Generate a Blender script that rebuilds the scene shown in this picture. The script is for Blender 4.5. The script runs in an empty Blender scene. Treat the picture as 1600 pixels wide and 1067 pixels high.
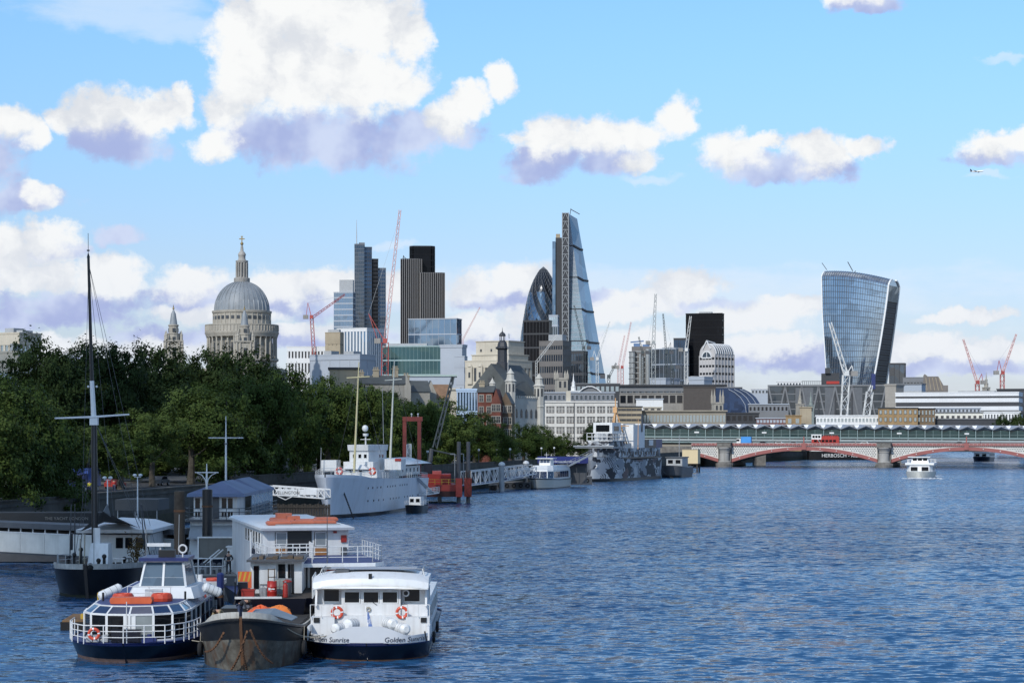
import bpy, bmesh, math, random
from math import sin, cos, tan, atan, atan2, pi, sqrt, radians as R
from mathutils import Vector, Matrix
random.seed(7)
SC = bpy.context.scene
COL = SC.collection
F = 3300.0            # focal length in photograph pixels (1600 wide)
HZ = 680.0            # horizon row
EYE = 13.0            # eye height above the river

# ---------------------------------------------------------------- camera
cam = bpy.data.cameras.new('camera')
camo = bpy.data.objects.new('camera', cam)
COL.objects.link(camo)
camo.location = (0, 0, EYE)
camo.rotation_euler = (pi/2, 0, 0)
cam.sensor_width = 36.0
cam.lens = 36.0*F/1600.0
cam.shift_y = (HZ-533.5)/1600.0
cam.clip_start = 1.0
cam.clip_end = 60000.0
SC.camera = camo

# ---------------------------------------------------------------- light
SUN_AZ, SUN_EL = 205.0, 36.0      # clockwise from +Y, the view direction
SUN_DIR = Vector((sin(R(SUN_AZ))*cos(R(SUN_EL)), cos(R(SUN_AZ))*cos(R(SUN_EL)), sin(R(SUN_EL))))
sun = bpy.data.lights.new('sun', 'SUN')
sun.energy = 3.2
sun.angle = R(0.53)
sun.color = (1.0, 0.955, 0.88)
suno = bpy.data.objects.new('sun', sun)
COL.objects.link(suno)
suno.rotation_euler = SUN_DIR.to_track_quat('Z', 'Y').to_euler()
vs = SC.view_settings
vs.view_transform = 'Standard'
vs.look = 'None'
vs.exposure = 0.12
vs.gamma = 1.0
vs.use_curve_mapping = False

# ---------------------------------------------------------------- sky
W = bpy.data.worlds.new('World')
SC.world = W
W.use_nodes = True
nt = W.node_tree
nt.nodes.clear()
N = nt.nodes.new
L = nt.links.new
def nd(t, **kw):
    n = N(t)
    for k, v in kw.items():
        setattr(n, k, v)
    return n
def math_(op, a, b=None, c=None, clamp=False):
    n = nd('ShaderNodeMath', operation=op, use_clamp=clamp)
    for i, v in enumerate((a, b, c)):
        if v is None: continue
        if isinstance(v, (int, float)): n.inputs[i].default_value = v
        else: L(v, n.inputs[i])
    return n.outputs[0]
def vmath(op, a, b=None, out=0):
    n = nd('ShaderNodeVectorMath', operation=op)
    for i, v in enumerate((a, b)):
        if v is None: continue
        if isinstance(v, (tuple, Vector)): n.inputs[i].default_value = v
        else: L(v, n.inputs[i])
    return n.outputs[out]
def ramp(v, a, b, lo=0.0, hi=1.0):
    n = nd('ShaderNodeMapRange', interpolation_type='SMOOTHSTEP')
    L(v, n.inputs[0])
    n.inputs[1].default_value = a; n.inputs[2].default_value = b
    n.inputs[3].default_value = lo; n.inputs[4].default_value = hi
    return n.outputs[0]
def mixc(f, a, b, mode='MIX'):
    n = nd('ShaderNodeMix', data_type='RGBA', blend_type=mode)
    for k, v in ((0, f), (6, a), (7, b)):
        if isinstance(v, (int, float)): n.inputs[k].default_value = v
        elif isinstance(v, tuple): n.inputs[k].default_value = v if len(v) == 4 else v+(1,)
        else: L(v, n.inputs[k])
    return n.outputs[2]
def noise(vec, scale, detail=6, rough=0.55, out=0, dim='2D'):
    n = nd('ShaderNodeTexNoise', noise_dimensions=dim)
    L(vec, n.inputs['Vector'])
    n.inputs['Scale'].default_value = scale
    n.inputs['Detail'].default_value = detail
    n.inputs['Roughness'].default_value = rough
    return n.outputs[out]
tc = nd('ShaderNodeTexCoord').outputs['Generated']
sep = nd('ShaderNodeSeparateXYZ'); L(tc, sep.inputs[0])
az = math_('ARCTAN2', sep.outputs[0], sep.outputs[1])
el = math_('ARCSINE', sep.outputs[2])
comb = nd('ShaderNodeCombineXYZ'); L(az, comb.inputs[0]); L(el, comb.inputs[1])
P = comb.outputs[0]                                  # azimuth, elevation in radians
# domain warp: billows of two sizes
wn = noise(vmath('MULTIPLY', P, (1, 1.25, 1)), 48, 7, 0.60, 1)
warp = vmath('MULTIPLY', vmath('SUBTRACT', wn, (0.5, 0.5, 0.5)), (0.019, 0.014, 0))
PW = vmath('ADD', P, warp)
wn2 = noise(P, 22, 3, 0.5, 1)
PW = vmath('ADD', PW, vmath('MULTIPLY', vmath('SUBTRACT', wn2, (0.5, 0.5, 0.5)), (0.012, 0.006, 0)))
def ang(px, py):
    return ((px-800)/F, (HZ-py)/F)
def field(puffs, k=0.22):
    acc = None
    for (cx, cy, rx, ry) in puffs:
        a, e = ang(cx, cy)
        n = nd('ShaderNodeVectorMath', operation='MULTIPLY_ADD')
        L(PW, n.inputs[0]); n.inputs[1].default_value = (F/rx, F/ry, 0); n.inputs[2].default_value = (-a*F/rx, -e*F/ry, 0)
        h = vmath('DOT_PRODUCT', n.outputs[0], n.outputs[0], 1)
        acc = h if acc is None else math_('SMOOTH_MIN', acc, h, k)
    return math_('SUBTRACT', 1.0, acc)
white = [(400, 60, 85, 75), (480, 20, 120, 90), (570, 45, 100, 80), (640, 60, 42, 50), (470, 120, 130, 85), (560, 135, 110, 75), (380, 135, 60, 75), (625, 140, 60, 50),
         (355, 185, 45, 40), (345, 235, 52, 32), (700, 195, 48, 34), (735, 165, 40, 36), (778, 135, 26, 34),
         (165, 190, 70, 50), (240, 190, 64, 44), (285, 170, 24, 34), (105, 200, 40, 30),
         (75, 320, 34, 30), (25, 205, 48, 36), (60, 225, 30, 30),
         (850, 220, 58, 42), (930, 218, 80, 40), (1000, 215, 60, 36), (1055, 190, 40, 42), (990, 255, 40, 22),
         (1150, 245, 66, 40), (1270, 250, 60, 36), (1345, 240, 48, 20), (1200, 225, 30, 20),
         (1540, 240, 60, 26), (1590, 235, 50, 24), (1340, 8, 60, 26), (1440, -4, 120, 22),
         (20, 400, 70, 50), (85, 390, 60, 40), (170, 440, 80, 44), (300, 450, 70, 34), (60, 440, 90, 30), (430, 455, 90, 36), (520, 450, 70, 34), (335, 495, 120, 18),
         (640, 450, 60, 30), (740, 452, 70, 34), (815, 440, 60, 32), (1075, 450, 72, 34), (1010, 475, 90, 26), (900, 490, 160, 26), (1180, 500, 120, 30), (1250, 480, 80, 20),
         (1420, 545, 110, 26), (1520, 555, 90, 24), (1500, 500, 80, 14), (1180, 545, 110, 26), (60, 540, 160, 16), (260, 545, 110, 18), (470, 520, 90, 20), (740, 515, 90, 26), (980, 545, 100, 30)]
lav = [(470, 222, 120, 56), (570, 225, 120, 58), (650, 215, 56, 44), (400, 215, 66, 46), (205, 232, 72, 40), (165, 222, 55, 36),
       (10, 260, 66, 60), (45, 325, 90, 26), (850, 258, 76, 32), (945, 256, 66, 32), (1190, 268, 104, 28), (1280, 272, 66, 20), (1540, 254, 74, 18),
       (1350, 26, 60, 14), (100, 400, 50, 18), (190, 375, 44, 18), (130, 480, 190, 24), (330, 470, 160, 26), (500, 480, 140, 24), (60, 505, 190, 18),
       (790, 470, 110, 20), (900, 465, 80, 14), (1080, 478, 120, 14), (400, 530, 260, 20), (1200, 560, 190, 22), (820, 540, 190, 22), (720, 215, 60, 24), (1440, 575, 260, 16), (60, 570, 200, 14)]
thin = [(200, 30, 190, 46), (290, 60, 120, 30), (1555, 115, 50, 10), (1010, 285, 60, 12), (1530, 285, 40, 8), (620, 385, 50, 10), (860, 455, 900, 50), (860, 560, 1100, 60)]
edge = math_('MULTIPLY', math_('SUBTRACT', noise(P, 120, 6, 0.62), 0.5), 1.1)
edge2 = math_('MULTIPLY', math_('SUBTRACT', noise(P, 55, 6, 0.62), 0.5), 2.2)
fw = math_('ADD', field(white), edge)
fl = math_('ADD', field(lav), edge2)
ft = math_('ADD', field(thin), math_('MULTIPLY', math_('SUBTRACT', noise(vmath('MULTIPLY', P, (0.4, 1.6, 1)), 50, 5, 0.6), 0.5), 1.6))
aw = ramp(math_('ADD', fw, math_('MULTIPLY', edge2, 0.16)), -0.10, 0.66)
join = math_('MULTIPLY', ramp(fl, 0.05, 0.9), ramp(fw, 0.2, 1.05, 1, 0))
aw = math_('MULTIPLY', aw, math_('SUBTRACT', 1.0, math_('MULTIPLY', join, 0.85)))
al = ramp(fl, -0.15, 0.85, 0, 0.95)
at_ = ramp(ft, 0.0, 1.0, 0, 0.5)
# the rest of the sky, outside the view: the same sort of broken cumulus on a flat cloud layer
den = math_('MAXIMUM', sep.outputs[2], 0.03)
dv = nd('ShaderNodeVectorMath', operation='DIVIDE'); L(tc, dv.inputs[0])
cz = nd('ShaderNodeCombineXYZ'); L(den, cz.inputs[0]); L(den, cz.inputs[1]); cz.inputs[2].default_value = 1
L(cz.outputs[0], dv.inputs[1])
gn = noise(dv.outputs[0], 0.85, 6, 0.55)
inview = math_('MULTIPLY', ramp(math_('ABSOLUTE', az), 0.27, 0.40, 1, 0), ramp(el, 0.235, 0.34, 1, 0))
outview = math_('SUBTRACT', 1.0, inview)
ag = math_('MULTIPLY', ramp(gn, 0.53, 0.65), outview)
ag = math_('MULTIPLY', ag, ramp(el, 0.0, 0.05))
sky = nd('ShaderNodeTexSky', sky_type='NISHITA')
sky.sun_disc = False
sky.sun_elevation = R(SUN_EL)
sky.sun_rotation = R(SUN_AZ)
sky.air_density = 1.0
sky.dust_density = 0.6
sky.ozone_density = 2.0
tint = mixc(ramp(el, 0.03, 0.22), mixc(ramp(el, 0.0, 0.06), (0.80, 0.86, 1.22), (0.88, 0.90, 1.16)), (1.00, 1.33, 1.52))
skyc = mixc(1.0, sky.outputs[0], tint, 'MULTIPLY')
cl_l = mixc(ramp(noise(P, 26, 4, 0.55), 0.35, 0.68), (3.7, 4.3, 7.0), (5.9, 6.6, 8.5))
bn = noise(vmath('ADD', PW, (0.0, 0.004, 0)), 30, 6, 0.55)
billow = ramp(math_('ADD', bn, math_('MULTIPLY', fw, 0.13)), 0.40, 0.66)
cl_w = mixc(billow, (6.7, 7.0, 7.5), (8.75, 8.85, 8.85))
low = ramp(el, 0.03, 0.13, 1, 0)
cl_w = mixc(math_('MULTIPLY', low, 0.5), cl_w, (7.0, 7.5, 8.4))
cl_g = mixc(ramp(gn, 0.56, 0.78), (8.8, 8.9, 9.2), (4.6, 4.9, 6.0))
c = mixc(at_, skyc, (7.2, 8.0, 9.0))
c = mixc(al, c, cl_l)
c = mixc(aw, c, cl_w)
c = mixc(ag, c, cl_g)
bg = nd('ShaderNodeBackground'); L(c, bg.inputs[0]); bg.inputs[1].default_value = 0.1
out = nd('ShaderNodeOutputWorld'); L(bg.outputs[0], out.inputs[0])
W.cycles.sampling_method = 'MANUAL'
W.cycles.sample_map_resolution = 1024
# unseen cloud added behind the viewer, to put the near boats and trees in shade
def shade_cloud():
    g = random.Random(5); c = Vector((-85, 290, 10))+SUN_DIR*(900/SUN_DIR.z)
    bm = bmesh.new()
    for i in range(46):
        a = g.uniform(0, 2*pi); r = sqrt(g.random())
        x, y = 145*r*cos(a), 300*r*sin(a); s = g.uniform(45, 95)*(1.1-0.4*r)
        m = Matrix.Translation((x, y, g.uniform(-10, 50)*(1-r*0.5))) @ Matrix.Diagonal((s, s, s*0.6, 1))
        bmesh.ops.create_icosphere(bm, subdivisions=3, radius=1.0, matrix=m)
    for v in bm.verts:
        v.co += Vector((sin(v.co.y*0.11)+sin(v.co.z*0.17), sin(v.co.x*0.13), sin(v.co.x*0.09+v.co.y*0.12)))*4
    me = bpy.data.meshes.new('cloud'); bm.to_mesh(me); bm.free()
    m = bpy.data.materials.new('cloud_white'); m.use_nodes = True
    b = m.node_tree.nodes['Principled BSDF']; b.inputs['Base Color'].default_value = (0.85,0.86,0.88,1); b.inputs['Roughness'].default_value = 1.0
    t = m.node_tree; tr = t.nodes.new('ShaderNodeBsdfTransparent'); mx = t.nodes.new('ShaderNodeMixShader'); mx.inputs[0].default_value = 0.052   # thin cloud: lets part of the sun through
    t.links.new(tr.outputs[0], mx.inputs[1]); t.links.new(b.outputs[0], mx.inputs[2]); t.links.new(mx.outputs[0], t.nodes['Material Output'].inputs[0])
    me.materials.append(m); me.polygons.foreach_set('use_smooth', [True]*len(me.polygons))
    o = bpy.data.objects.new('cloud', me); COL.objects.link(o); o.location = c; o['kind'] = 'stuff'
shade_cloud()
# ================================================================ helpers
def PX(px, Y): return (px-800.0)/F*Y
def PZ(py, Y): return EYE+(HZ-py)/F*Y
def PT(px, py, Y): return Vector((PX(px, Y), Y, PZ(py, Y)))
MATS = {}
def mat(name, col, rough=0.6, metal=0.0, var=0.12, scale=0.6, streak=0.0, bump=0.0, spec=0.5, emit=None, col2=None, thr=(0.45, 0.65), bscale=None):
    """procedural paint / stone / metal: base colour, blotches of a second tone, vertical streaks, fine relief"""
    if name in MATS: return MATS[name]
    m = bpy.data.materials.new(name); m.use_nodes = True
    t = m.node_tree; n = t.nodes; l = t.links
    b = n['Principled BSDF']
    b.inputs['Roughness'].default_value = rough
    b.inputs['Metallic'].default_value = metal
    b.inputs['Specular IOR Level'].default_value = spec
    tc = n.new('ShaderNodeTexCoord')
    nz = n.new('ShaderNodeTexNoise'); nz.inputs['Scale'].default_value = scale; nz.inputs['Detail'].default_value = 5; nz.inputs['Roughness'].default_value = 0.65
    l.new(tc.outputs['Object'], nz.inputs['Vector'])
    c2 = col2 or tuple(c*(1-var*1.6) for c in col)
    mr = n.new('ShaderNodeMapRange'); mr.inputs[1].default_value = thr[0]-(0.15 if not col2 else 0); mr.inputs[2].default_value = thr[1]
    l.new(nz.outputs[0], mr.inputs[0])
    mx = n.new('ShaderNodeMix'); mx.data_type = 'RGBA'
    mx.inputs[6].default_value = tuple(col)+(1,); mx.inputs[7].default_value = tuple(c2)+(1,)
    l.new(mr.outputs[0], mx.inputs[0])
    o = mx.outputs[2]
    if streak > 0:
        mp = n.new('ShaderNodeMapping'); mp.inputs['Scale'].default_value = (3.1, 3.1, 0.16)
        l.new(tc.outputs['Object'], mp.inputs[0])
        n2 = n.new('ShaderNodeTexNoise'); n2.inputs['Scale'].default_value = max(scale, 0.25)*1.4; n2.inputs['Detail'].default_value = 4
        l.new(mp.outputs[0], n2.inputs['Vector'])
        m2 = n.new('ShaderNodeMapRange'); m2.inputs[1].default_value = 0.5; m2.inputs[2].default_value = 0.75; m2.inputs[4].default_value = streak
        l.new(n2.outputs[0], m2.inputs[0])
        x2 = n.new('ShaderNodeMix'); x2.data_type = 'RGBA'
        x2.inputs[7].default_value = (col[0]*0.35+0.02, col[1]*0.3+0.012, col[2]*0.26+0.006, 1)
        l.new(m2.outputs[0], x2.inputs[0]); l.new(o, x2.inputs[6]); o = x2.outputs[2]
    l.new(o, b.inputs['Base Color'])
    if bump > 0:
        n3 = n.new('ShaderNodeTexNoise'); n3.inputs['Scale'].default_value = bscale or scale*8; n3.inputs['Detail'].default_value = 4
        l.new(tc.outputs['Object'], n3.inputs['Vector'])
        bp = n.new('ShaderNodeBump'); bp.inputs['Strength'].default_value = bump; bp.inputs['Distance'].default_value = 0.05
        l.new(n3.outputs[0], bp.inputs['Height']); l.new(bp.outputs[0], b.inputs['Normal'])
    MATS[name] = m
    return m
def glass(name, col, rough=0.06, metal=0.75, wob=0.015, wscale=0.35, var=0.3):
    """tinted curtain-wall glass: strong mirror with slightly uneven panes"""
    if name in MATS: return MATS[name]
    m = bpy.data.materials.new(name); m.use_nodes = True
    t = m.node_tree; n = t.nodes; l = t.links
    b = n['Principled BSDF']
    b.inputs['Roughness'].default_value = rough; b.inputs['Metallic'].default_value = metal
    b.inputs['Specular IOR Level'].default_value = 0.8
    tc = n.new('ShaderNodeTexCoord')
    mp = n.new('ShaderNodeMapping'); mp.inputs['Scale'].default_value = (wscale, wscale, wscale)
    l.new(tc.outputs['Object'], mp.inputs[0])
    vo = n.new('ShaderNodeTexVoronoi'); vo.distance = 'CHEBYCHEV'; l.new(mp.outputs[0], vo.inputs['Vector']); vo.inputs['Scale'].default_value = 1.0
    mx = n.new('ShaderNodeMix'); mx.data_type = 'RGBA'
    mx.inputs[6].default_value = tuple(col)+(1,); mx.inputs[7].default_value = tuple(c*(1-var) for c in col)+(1,)
    sx = n.new('ShaderNodeSeparateColor'); l.new(vo.outputs['Color'], sx.inputs[0])
    l.new(sx.outputs[0], mx.inputs[0]); l.new(mx.outputs[2], b.inputs['Base Color'])
    ge = n.new('ShaderNodeNewGeometry')
    sub = n.new('ShaderNodeVectorMath'); sub.operation = 'SUBTRACT'; l.new(vo.outputs['Color'], sub.inputs[0]); sub.inputs[1].default_value = (0.5, 0.5, 0.5)
    ma = n.new('ShaderNodeVectorMath'); ma.operation = 'MULTIPLY_ADD'; l.new(sub.outputs[0], ma.inputs[0]); ma.inputs[1].default_value = (wob,)*3; l.new(ge.outputs['Normal'], ma.inputs[2])
    no = n.new('ShaderNodeVectorMath'); no.operation = 'NORMALIZE'; l.new(ma.outputs[0], no.inputs[0]); l.new(no.outputs[0], b.inputs['Normal'])
    MATS[name] = m
    return m

class MB:
    """collects shapes and links them as ONE mesh object"""
    def __init__(s): s.v = []; s.f = []; s.mi = []; s.m = 0
    def add(s, vs, fs, m=None):
        o = len(s.v); s.v += [tuple(p) for p in vs]
        for f in fs: s.f.append(tuple(i+o for i in f)); s.mi.append(s.m if m is None else m)
        return s
    def box(s, x0, x1, y0, y1, z0, z1, m=None):
        return s.add([(x0,y0,z0),(x1,y0,z0),(x1,y1,z0),(x0,y1,z0),(x0,y0,z1),(x1,y0,z1),(x1,y1,z1),(x0,y1,z1)],
              [(3,2,1,0),(4,5,6,7),(0,1,5,4),(1,2,6,5),(2,3,7,6),(3,0,4,7)], m)
    def quad(s, a, b, c, d, m=None): return s.add([a,b,c,d], [(0,1,2,3)], m)
    def tri(s, a, b, c, m=None): return s.add([a,b,c], [(0,1,2)], m)
    def tube(s, p, q, r, r1=None, n=6, m=None, caps=True):
        p = Vector(p); q = Vector(q); r1 = r if r1 is None else r1
        d = (q-p)
        if d.length < 1e-6: return s
        d.normalize(); a = d.orthogonal().normalized(); b = d.cross(a)
        vs = [p+(a*cos(2*pi*i/n)+b*sin(2*pi*i/n))*r for i in range(n)]+[q+(a*cos(2*pi*i/n)+b*sin(2*pi*i/n))*r1 for i in range(n)]
        fs = [(i,(i+1)%n,n+(i+1)%n,n+i) for i in range(n)]
        if caps: fs += [tuple(range(n-1,-1,-1)), tuple(range(n,2*n))]
        return s.add(vs, fs, m)
    def path(s, pts, r, n=5, m=None):
        for a, b in zip(pts[:-1], pts[1:]): s.tube(a, b, r, None, n, m)
        return s
    def bar(s, p, q, w, h=None, m=None):
        """square beam from p to q"""
        p = Vector(p); q = Vector(q); h = w if h is None else h
        d = (q-p).normalized(); up = Vector((0,0,1)) if abs(d.z) < 0.95 else Vector((0,1,0))
        a = d.cross(up).normalized()*w/2; b = a.cross(d).normalized()*h/2
        vs = [p-a-b,p+a-b,p+a+b,p-a+b,q-a-b,q+a-b,q+a+b,q-a+b]
        return s.add(vs, [(0,1,2,3),(7,6,5,4),(0,4,5,1),(1,5,6,2),(2,6,7,3),(3,7,4,0)], m)
    def lathe(s, prof, n=24, c=(0,0), m=None, sq=False, a0=0.0):
        """profile of (r, z) turned about the vertical through c; sq: 4 sides"""
        if sq: n = 4; a0 = pi/4
        k = sqrt(2) if sq else 1
        vs = [(c[0]+r*k*cos(a0+2*pi*i/n), c[1]+r*k*sin(a0+2*pi*i/n), z) for r, z in prof for i in range(n)]
        fs = []
        for j in range(len(prof)-1):
            for i in range(n):
                fs.append((j*n+i, j*n+(i+1)%n, (j+1)*n+(i+1)%n, (j+1)*n+i))
        fs.append(tuple(range(n-1,-1,-1))); t = (len(prof)-1)*n; fs.append(tuple(range(t, t+n)))
        return s.add(vs, fs, m)
    def prism(s, poly, z0, z1, m=None):
        n = len(poly)
        vs = [(x,y,z0) for x,y in poly]+[(x,y,z1) for x,y in poly]
        return s.add(vs, [tuple(range(n-1,-1,-1)), tuple(range(n,2*n))]+[(i,(i+1)%n,n+(i+1)%n,n+i) for i in range(n)], m)
    def extrude(s, poly, off, m=None):
        """polygon of 3D points pushed along off"""
        n = len(poly); off = Vector(off); a = [Vector(p) for p in poly]
        return s.add(a+[p+off for p in a], [tuple(range(n-1,-1,-1)), tuple(range(n,2*n))]+[(i,(i+1)%n,n+(i+1)%n,n+i) for i in range(n)], m)
    def loft(s, rings, closed=True, caps=True, m=None, mfun=None):
        n = len(rings[0]); vs = [p for r in rings for p in r]; o = len(s.v); s.v += [tuple(p) for p in vs]
        for j in range(len(rings)-1):
            for i in range(n if closed else n-1):
                s.f.append(tuple(o+k for k in (j*n+i, j*n+(i+1)%n, (j+1)*n+(i+1)%n, (j+1)*n+i)))
                s.mi.append(mfun(j, i) if mfun else (s.m if m is None else m))
        if caps:
            s.f.append(tuple(o+k for k in range(n-1,-1,-1))); s.mi.append(m or s.m)
            t = (len(rings)-1)*n; s.f.append(tuple(o+t+k for k in range(n))); s.mi.append(m or s.m)
        return s
    def torus(s, c, R_, r, axis='y', n=20, k=8, m=None, alt=None, seg=(4, 0.28)):
        vs = []; fs = []; ms = []
        for i in range(n):
            a = 2*pi*i/n
            for j in range(k):
                b = 2*pi*j/k; rr = R_+r*cos(b); h = r*sin(b)
                p = (rr*cos(a), h, rr*sin(a)) if axis == 'y' else ((h, rr*cos(a), rr*sin(a)) if axis == 'x' else (rr*cos(a), rr*sin(a), h))
                vs.append((c[0]+p[0], c[1]+p[1], c[2]+p[2]))
        o = len(s.v); s.v += vs
        for i in range(n):
            mm = (s.m if m is None else m)
            if alt is not None and (((i+0.5)/n*seg[0]) % 1.0) < seg[1]: mm = alt
            for j in range(k):
                s.f.append(tuple(o+q for q in (i*k+j, i*k+(j+1)%k, ((i+1)%n)*k+(j+1)%k, ((i+1)%n)*k+j))); s.mi.append(mm)
        return s
    def ball(s, c, r, n=10, m=None, sc=(1,1,1)):
        prof = [(sin(pi*j/n), -cos(pi*j/n)) for j in range(n+1)]
        vs = []; nn = n*2 if n < 8 else 14
        for rr, z in prof:
            for i in range(nn): vs.append((c[0]+r*sc[0]*max(rr,1e-3)*cos(2*pi*i/nn), c[1]+r*sc[1]*max(rr,1e-3)*sin(2*pi*i/nn), c[2]+r*sc[2]*z))
        return s.add(vs, [(j*nn+i, j*nn+(i+1)%nn, (j+1)*nn+(i+1)%nn, (j+1)*nn+i) for j in range(n) for i in range(nn)], m)
    def mesh(s, name, mats):
        me = bpy.data.meshes.new(name)
        me.from_pydata(s.v, [], s.f)
        for m in (mats if isinstance(mats, (list, tuple)) else [mats]): me.materials.append(m)
        me.polygons.foreach_set('material_index', s.mi)
        return me
    def build(s, name, mats, parent=None, smooth=False, loc=None, kind=None, label=None):
        me = s.mesh(name, mats)
        if smooth:
            me.polygons.foreach_set('use_smooth', [True]*len(me.polygons))
            try: me.set_sharp_from_angle(angle=R(38))
            except Exception: pass
        return link(name, me, parent, loc, kind, label)
def link(name, me, parent=None, loc=None, kind=None, label=None):
    o = bpy.data.objects.new(name, me); COL.objects.link(o)
    if parent is not None: o.parent = parent
    if loc is not None: o.location = loc
    if kind: o['kind'] = kind
    if label: o['label'] = label
    return o
def tag(o, label, cat, group=None):
    o['label'] = label; o['category'] = cat
    if group: o['group'] = group
    return o
def thing(name, label, cat, loc=(0,0,0), rz=0.0, group=None):
    o = bpy.data.objects.new(name, None); COL.objects.link(o)
    o.empty_display_size = 0.5
    o.location = loc; o.rotation_euler = (0,0,rz)
    return tag(o, label, cat, group)
def children(o): return list(KIDS.get(o.name, [])) or [c for c in bpy.data.objects if c.parent == o]
KIDS = {}
def copy_tree(o, kids, parent=None):
    c = o.copy(); COL.objects.link(c)
    if parent is not None: c.parent = parent
    for k in kids: copy_tree(k, [], c)
    return c
def lettering(txt, size, mt, parent=None, loc=(0,0,0), rot=(pi/2,0,0), ext=0.01, name='lettering', align='CENTER', shear=0.0, sx=1.0, warp=None):
    cu = bpy.data.curves.new('lettering_curve', 'FONT'); cu.body = txt; cu.size = size; cu.extrude = ext; cu.align_x = align; cu.shear = shear; cu.resolution_u = 3
    q = bpy.data.objects.new('lettering_curve', cu); COL.objects.link(q)
    bpy.context.view_layer.update()
    me = bpy.data.meshes.new_from_object(q.evaluated_get(bpy.context.evaluated_depsgraph_get()))
    bpy.data.objects.remove(q); bpy.data.curves.remove(cu)
    me.materials.clear(); me.materials.append(mt); me.name = name
    o = link(name, me, parent, loc)
    if warp:
        for v in me.vertices: v.co = warp(v.co)
    o.rotation_euler = rot; o.scale = (sx,1,1)
    return o
def rail(mb, pts, h, n_rails=3, r=0.025, step=1.2, m=None):
    """guard rail: posts and horizontal bars along a polyline"""
    for a, b in zip(pts[:-1], pts[1:]):
        a = Vector(a); b = Vector(b); k = max(1, int(round((b-a).length/step)))
        for i in range(k+1):
            p = a.lerp(b, i/k); mb.tube(p, p+Vector((0,0,h)), r*1.15, None, 5, m)
        for j in range(n_rails):
            z = Vector((0,0,h*(j+1)/n_rails)); mb.tube(a+z, b+z, r, None, 5, m)
    return mb
# ================================================================ materials
white = mat('white_paint', (0.75,0.755,0.75), 0.45, var=0.08, scale=0.7, streak=0.32)
white_clean = mat('white_gloss', (0.78,0.79,0.79), 0.38, var=0.06, scale=0.7, streak=0.20)
offwhite = mat('cream_paint', (0.70,0.69,0.62), 0.5, var=0.08, scale=0.5, streak=0.3)
grey_paint = mat('grey_paint', (0.36,0.38,0.40), 0.5, var=0.12, streak=0.15)
dgrey = mat('dark_grey_paint', (0.09,0.095,0.105), 0.5, var=0.2, streak=0.1)
black = mat('black_paint', (0.012,0.013,0.015), 0.38, var=0.3, scale=0.8, streak=0.05)
navy = mat('navy_paint', (0.005,0.007,0.018), 0.3, var=0.2, scale=0.6)
blue = mat('blue_paint', (0.02,0.035,0.16), 0.4, var=0.2, scale=0.8)
deckblue = mat('blue_deck', (0.05,0.075,0.22), 0.6, var=0.2, scale=0.8)
red = mat('red_paint', (0.42,0.03,0.02), 0.45, var=0.2, scale=0.8, streak=0.15)
orange = mat('orange_plastic', (0.72,0.13,0.04), 0.5, var=0.15, scale=1.5)
yellow = mat('yellow_paint', (0.65,0.42,0.05), 0.5, var=0.15)
rubber = mat('black_rubber', (0.015,0.015,0.016), 0.85, var=0.2)
steel = mat('galvanised_steel', (0.42,0.44,0.46), 0.45, metal=0.5, var=0.15)
rust = mat('rust', (0.16,0.075,0.035), 0.85, var=0.3, scale=2, bump=0.3)
wood = mat('weathered_timber', (0.17,0.12,0.08), 0.8, var=0.35, scale=1.2, streak=0.3, bump=0.3)
dwood = mat('dark_timber', (0.055,0.045,0.035), 0.85, var=0.3, scale=1.2, streak=0.3, bump=0.3)
win = glass('boat_window', (0.010,0.012,0.015), 0.05, 0.0, 0.01, 0.5)
win.node_tree.nodes['Principled BSDF'].inputs['Specular IOR Level'].default_value = 0.3
winblue = glass('tinted_window', (0.02,0.035,0.09), 0.04, 0.0, 0.01, 0.5)
rope = mat('rope', (0.42,0.38,0.30), 0.9, var=0.2)
stone = mat('portland_stone', (0.41,0.385,0.335), 0.85, var=0.18, scale=0.12, streak=0.35)
stone_grey = mat('grey_stone', (0.36,0.35,0.33), 0.85, var=0.2, scale=0.15, streak=0.4)
granite = mat('granite', (0.20,0.19,0.175), 0.85, var=0.3, scale=0.5, streak=0.4, bump=0.2)
lead = mat('lead_roof', (0.25,0.28,0.31), 0.55, var=0.18, scale=0.15, streak=0.35)
slate = mat('slate_roof', (0.085,0.095,0.095), 0.7, var=0.2, scale=0.3, streak=0.2)
concrete = mat('concrete', (0.29,0.28,0.265), 0.85, var=0.15, scale=0.2, streak=0.25)
brick_red = mat('red_brick', (0.20,0.065,0.045), 0.85, var=0.25, scale=0.5)
brick_tan = mat('stock_brick', (0.36,0.24,0.12), 0.85, var=0.25, scale=0.3)
dark_glass = glass('dark_window_glass', (0.05,0.06,0.075), 0.1, 0.35, 0.02, 0.25)
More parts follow.
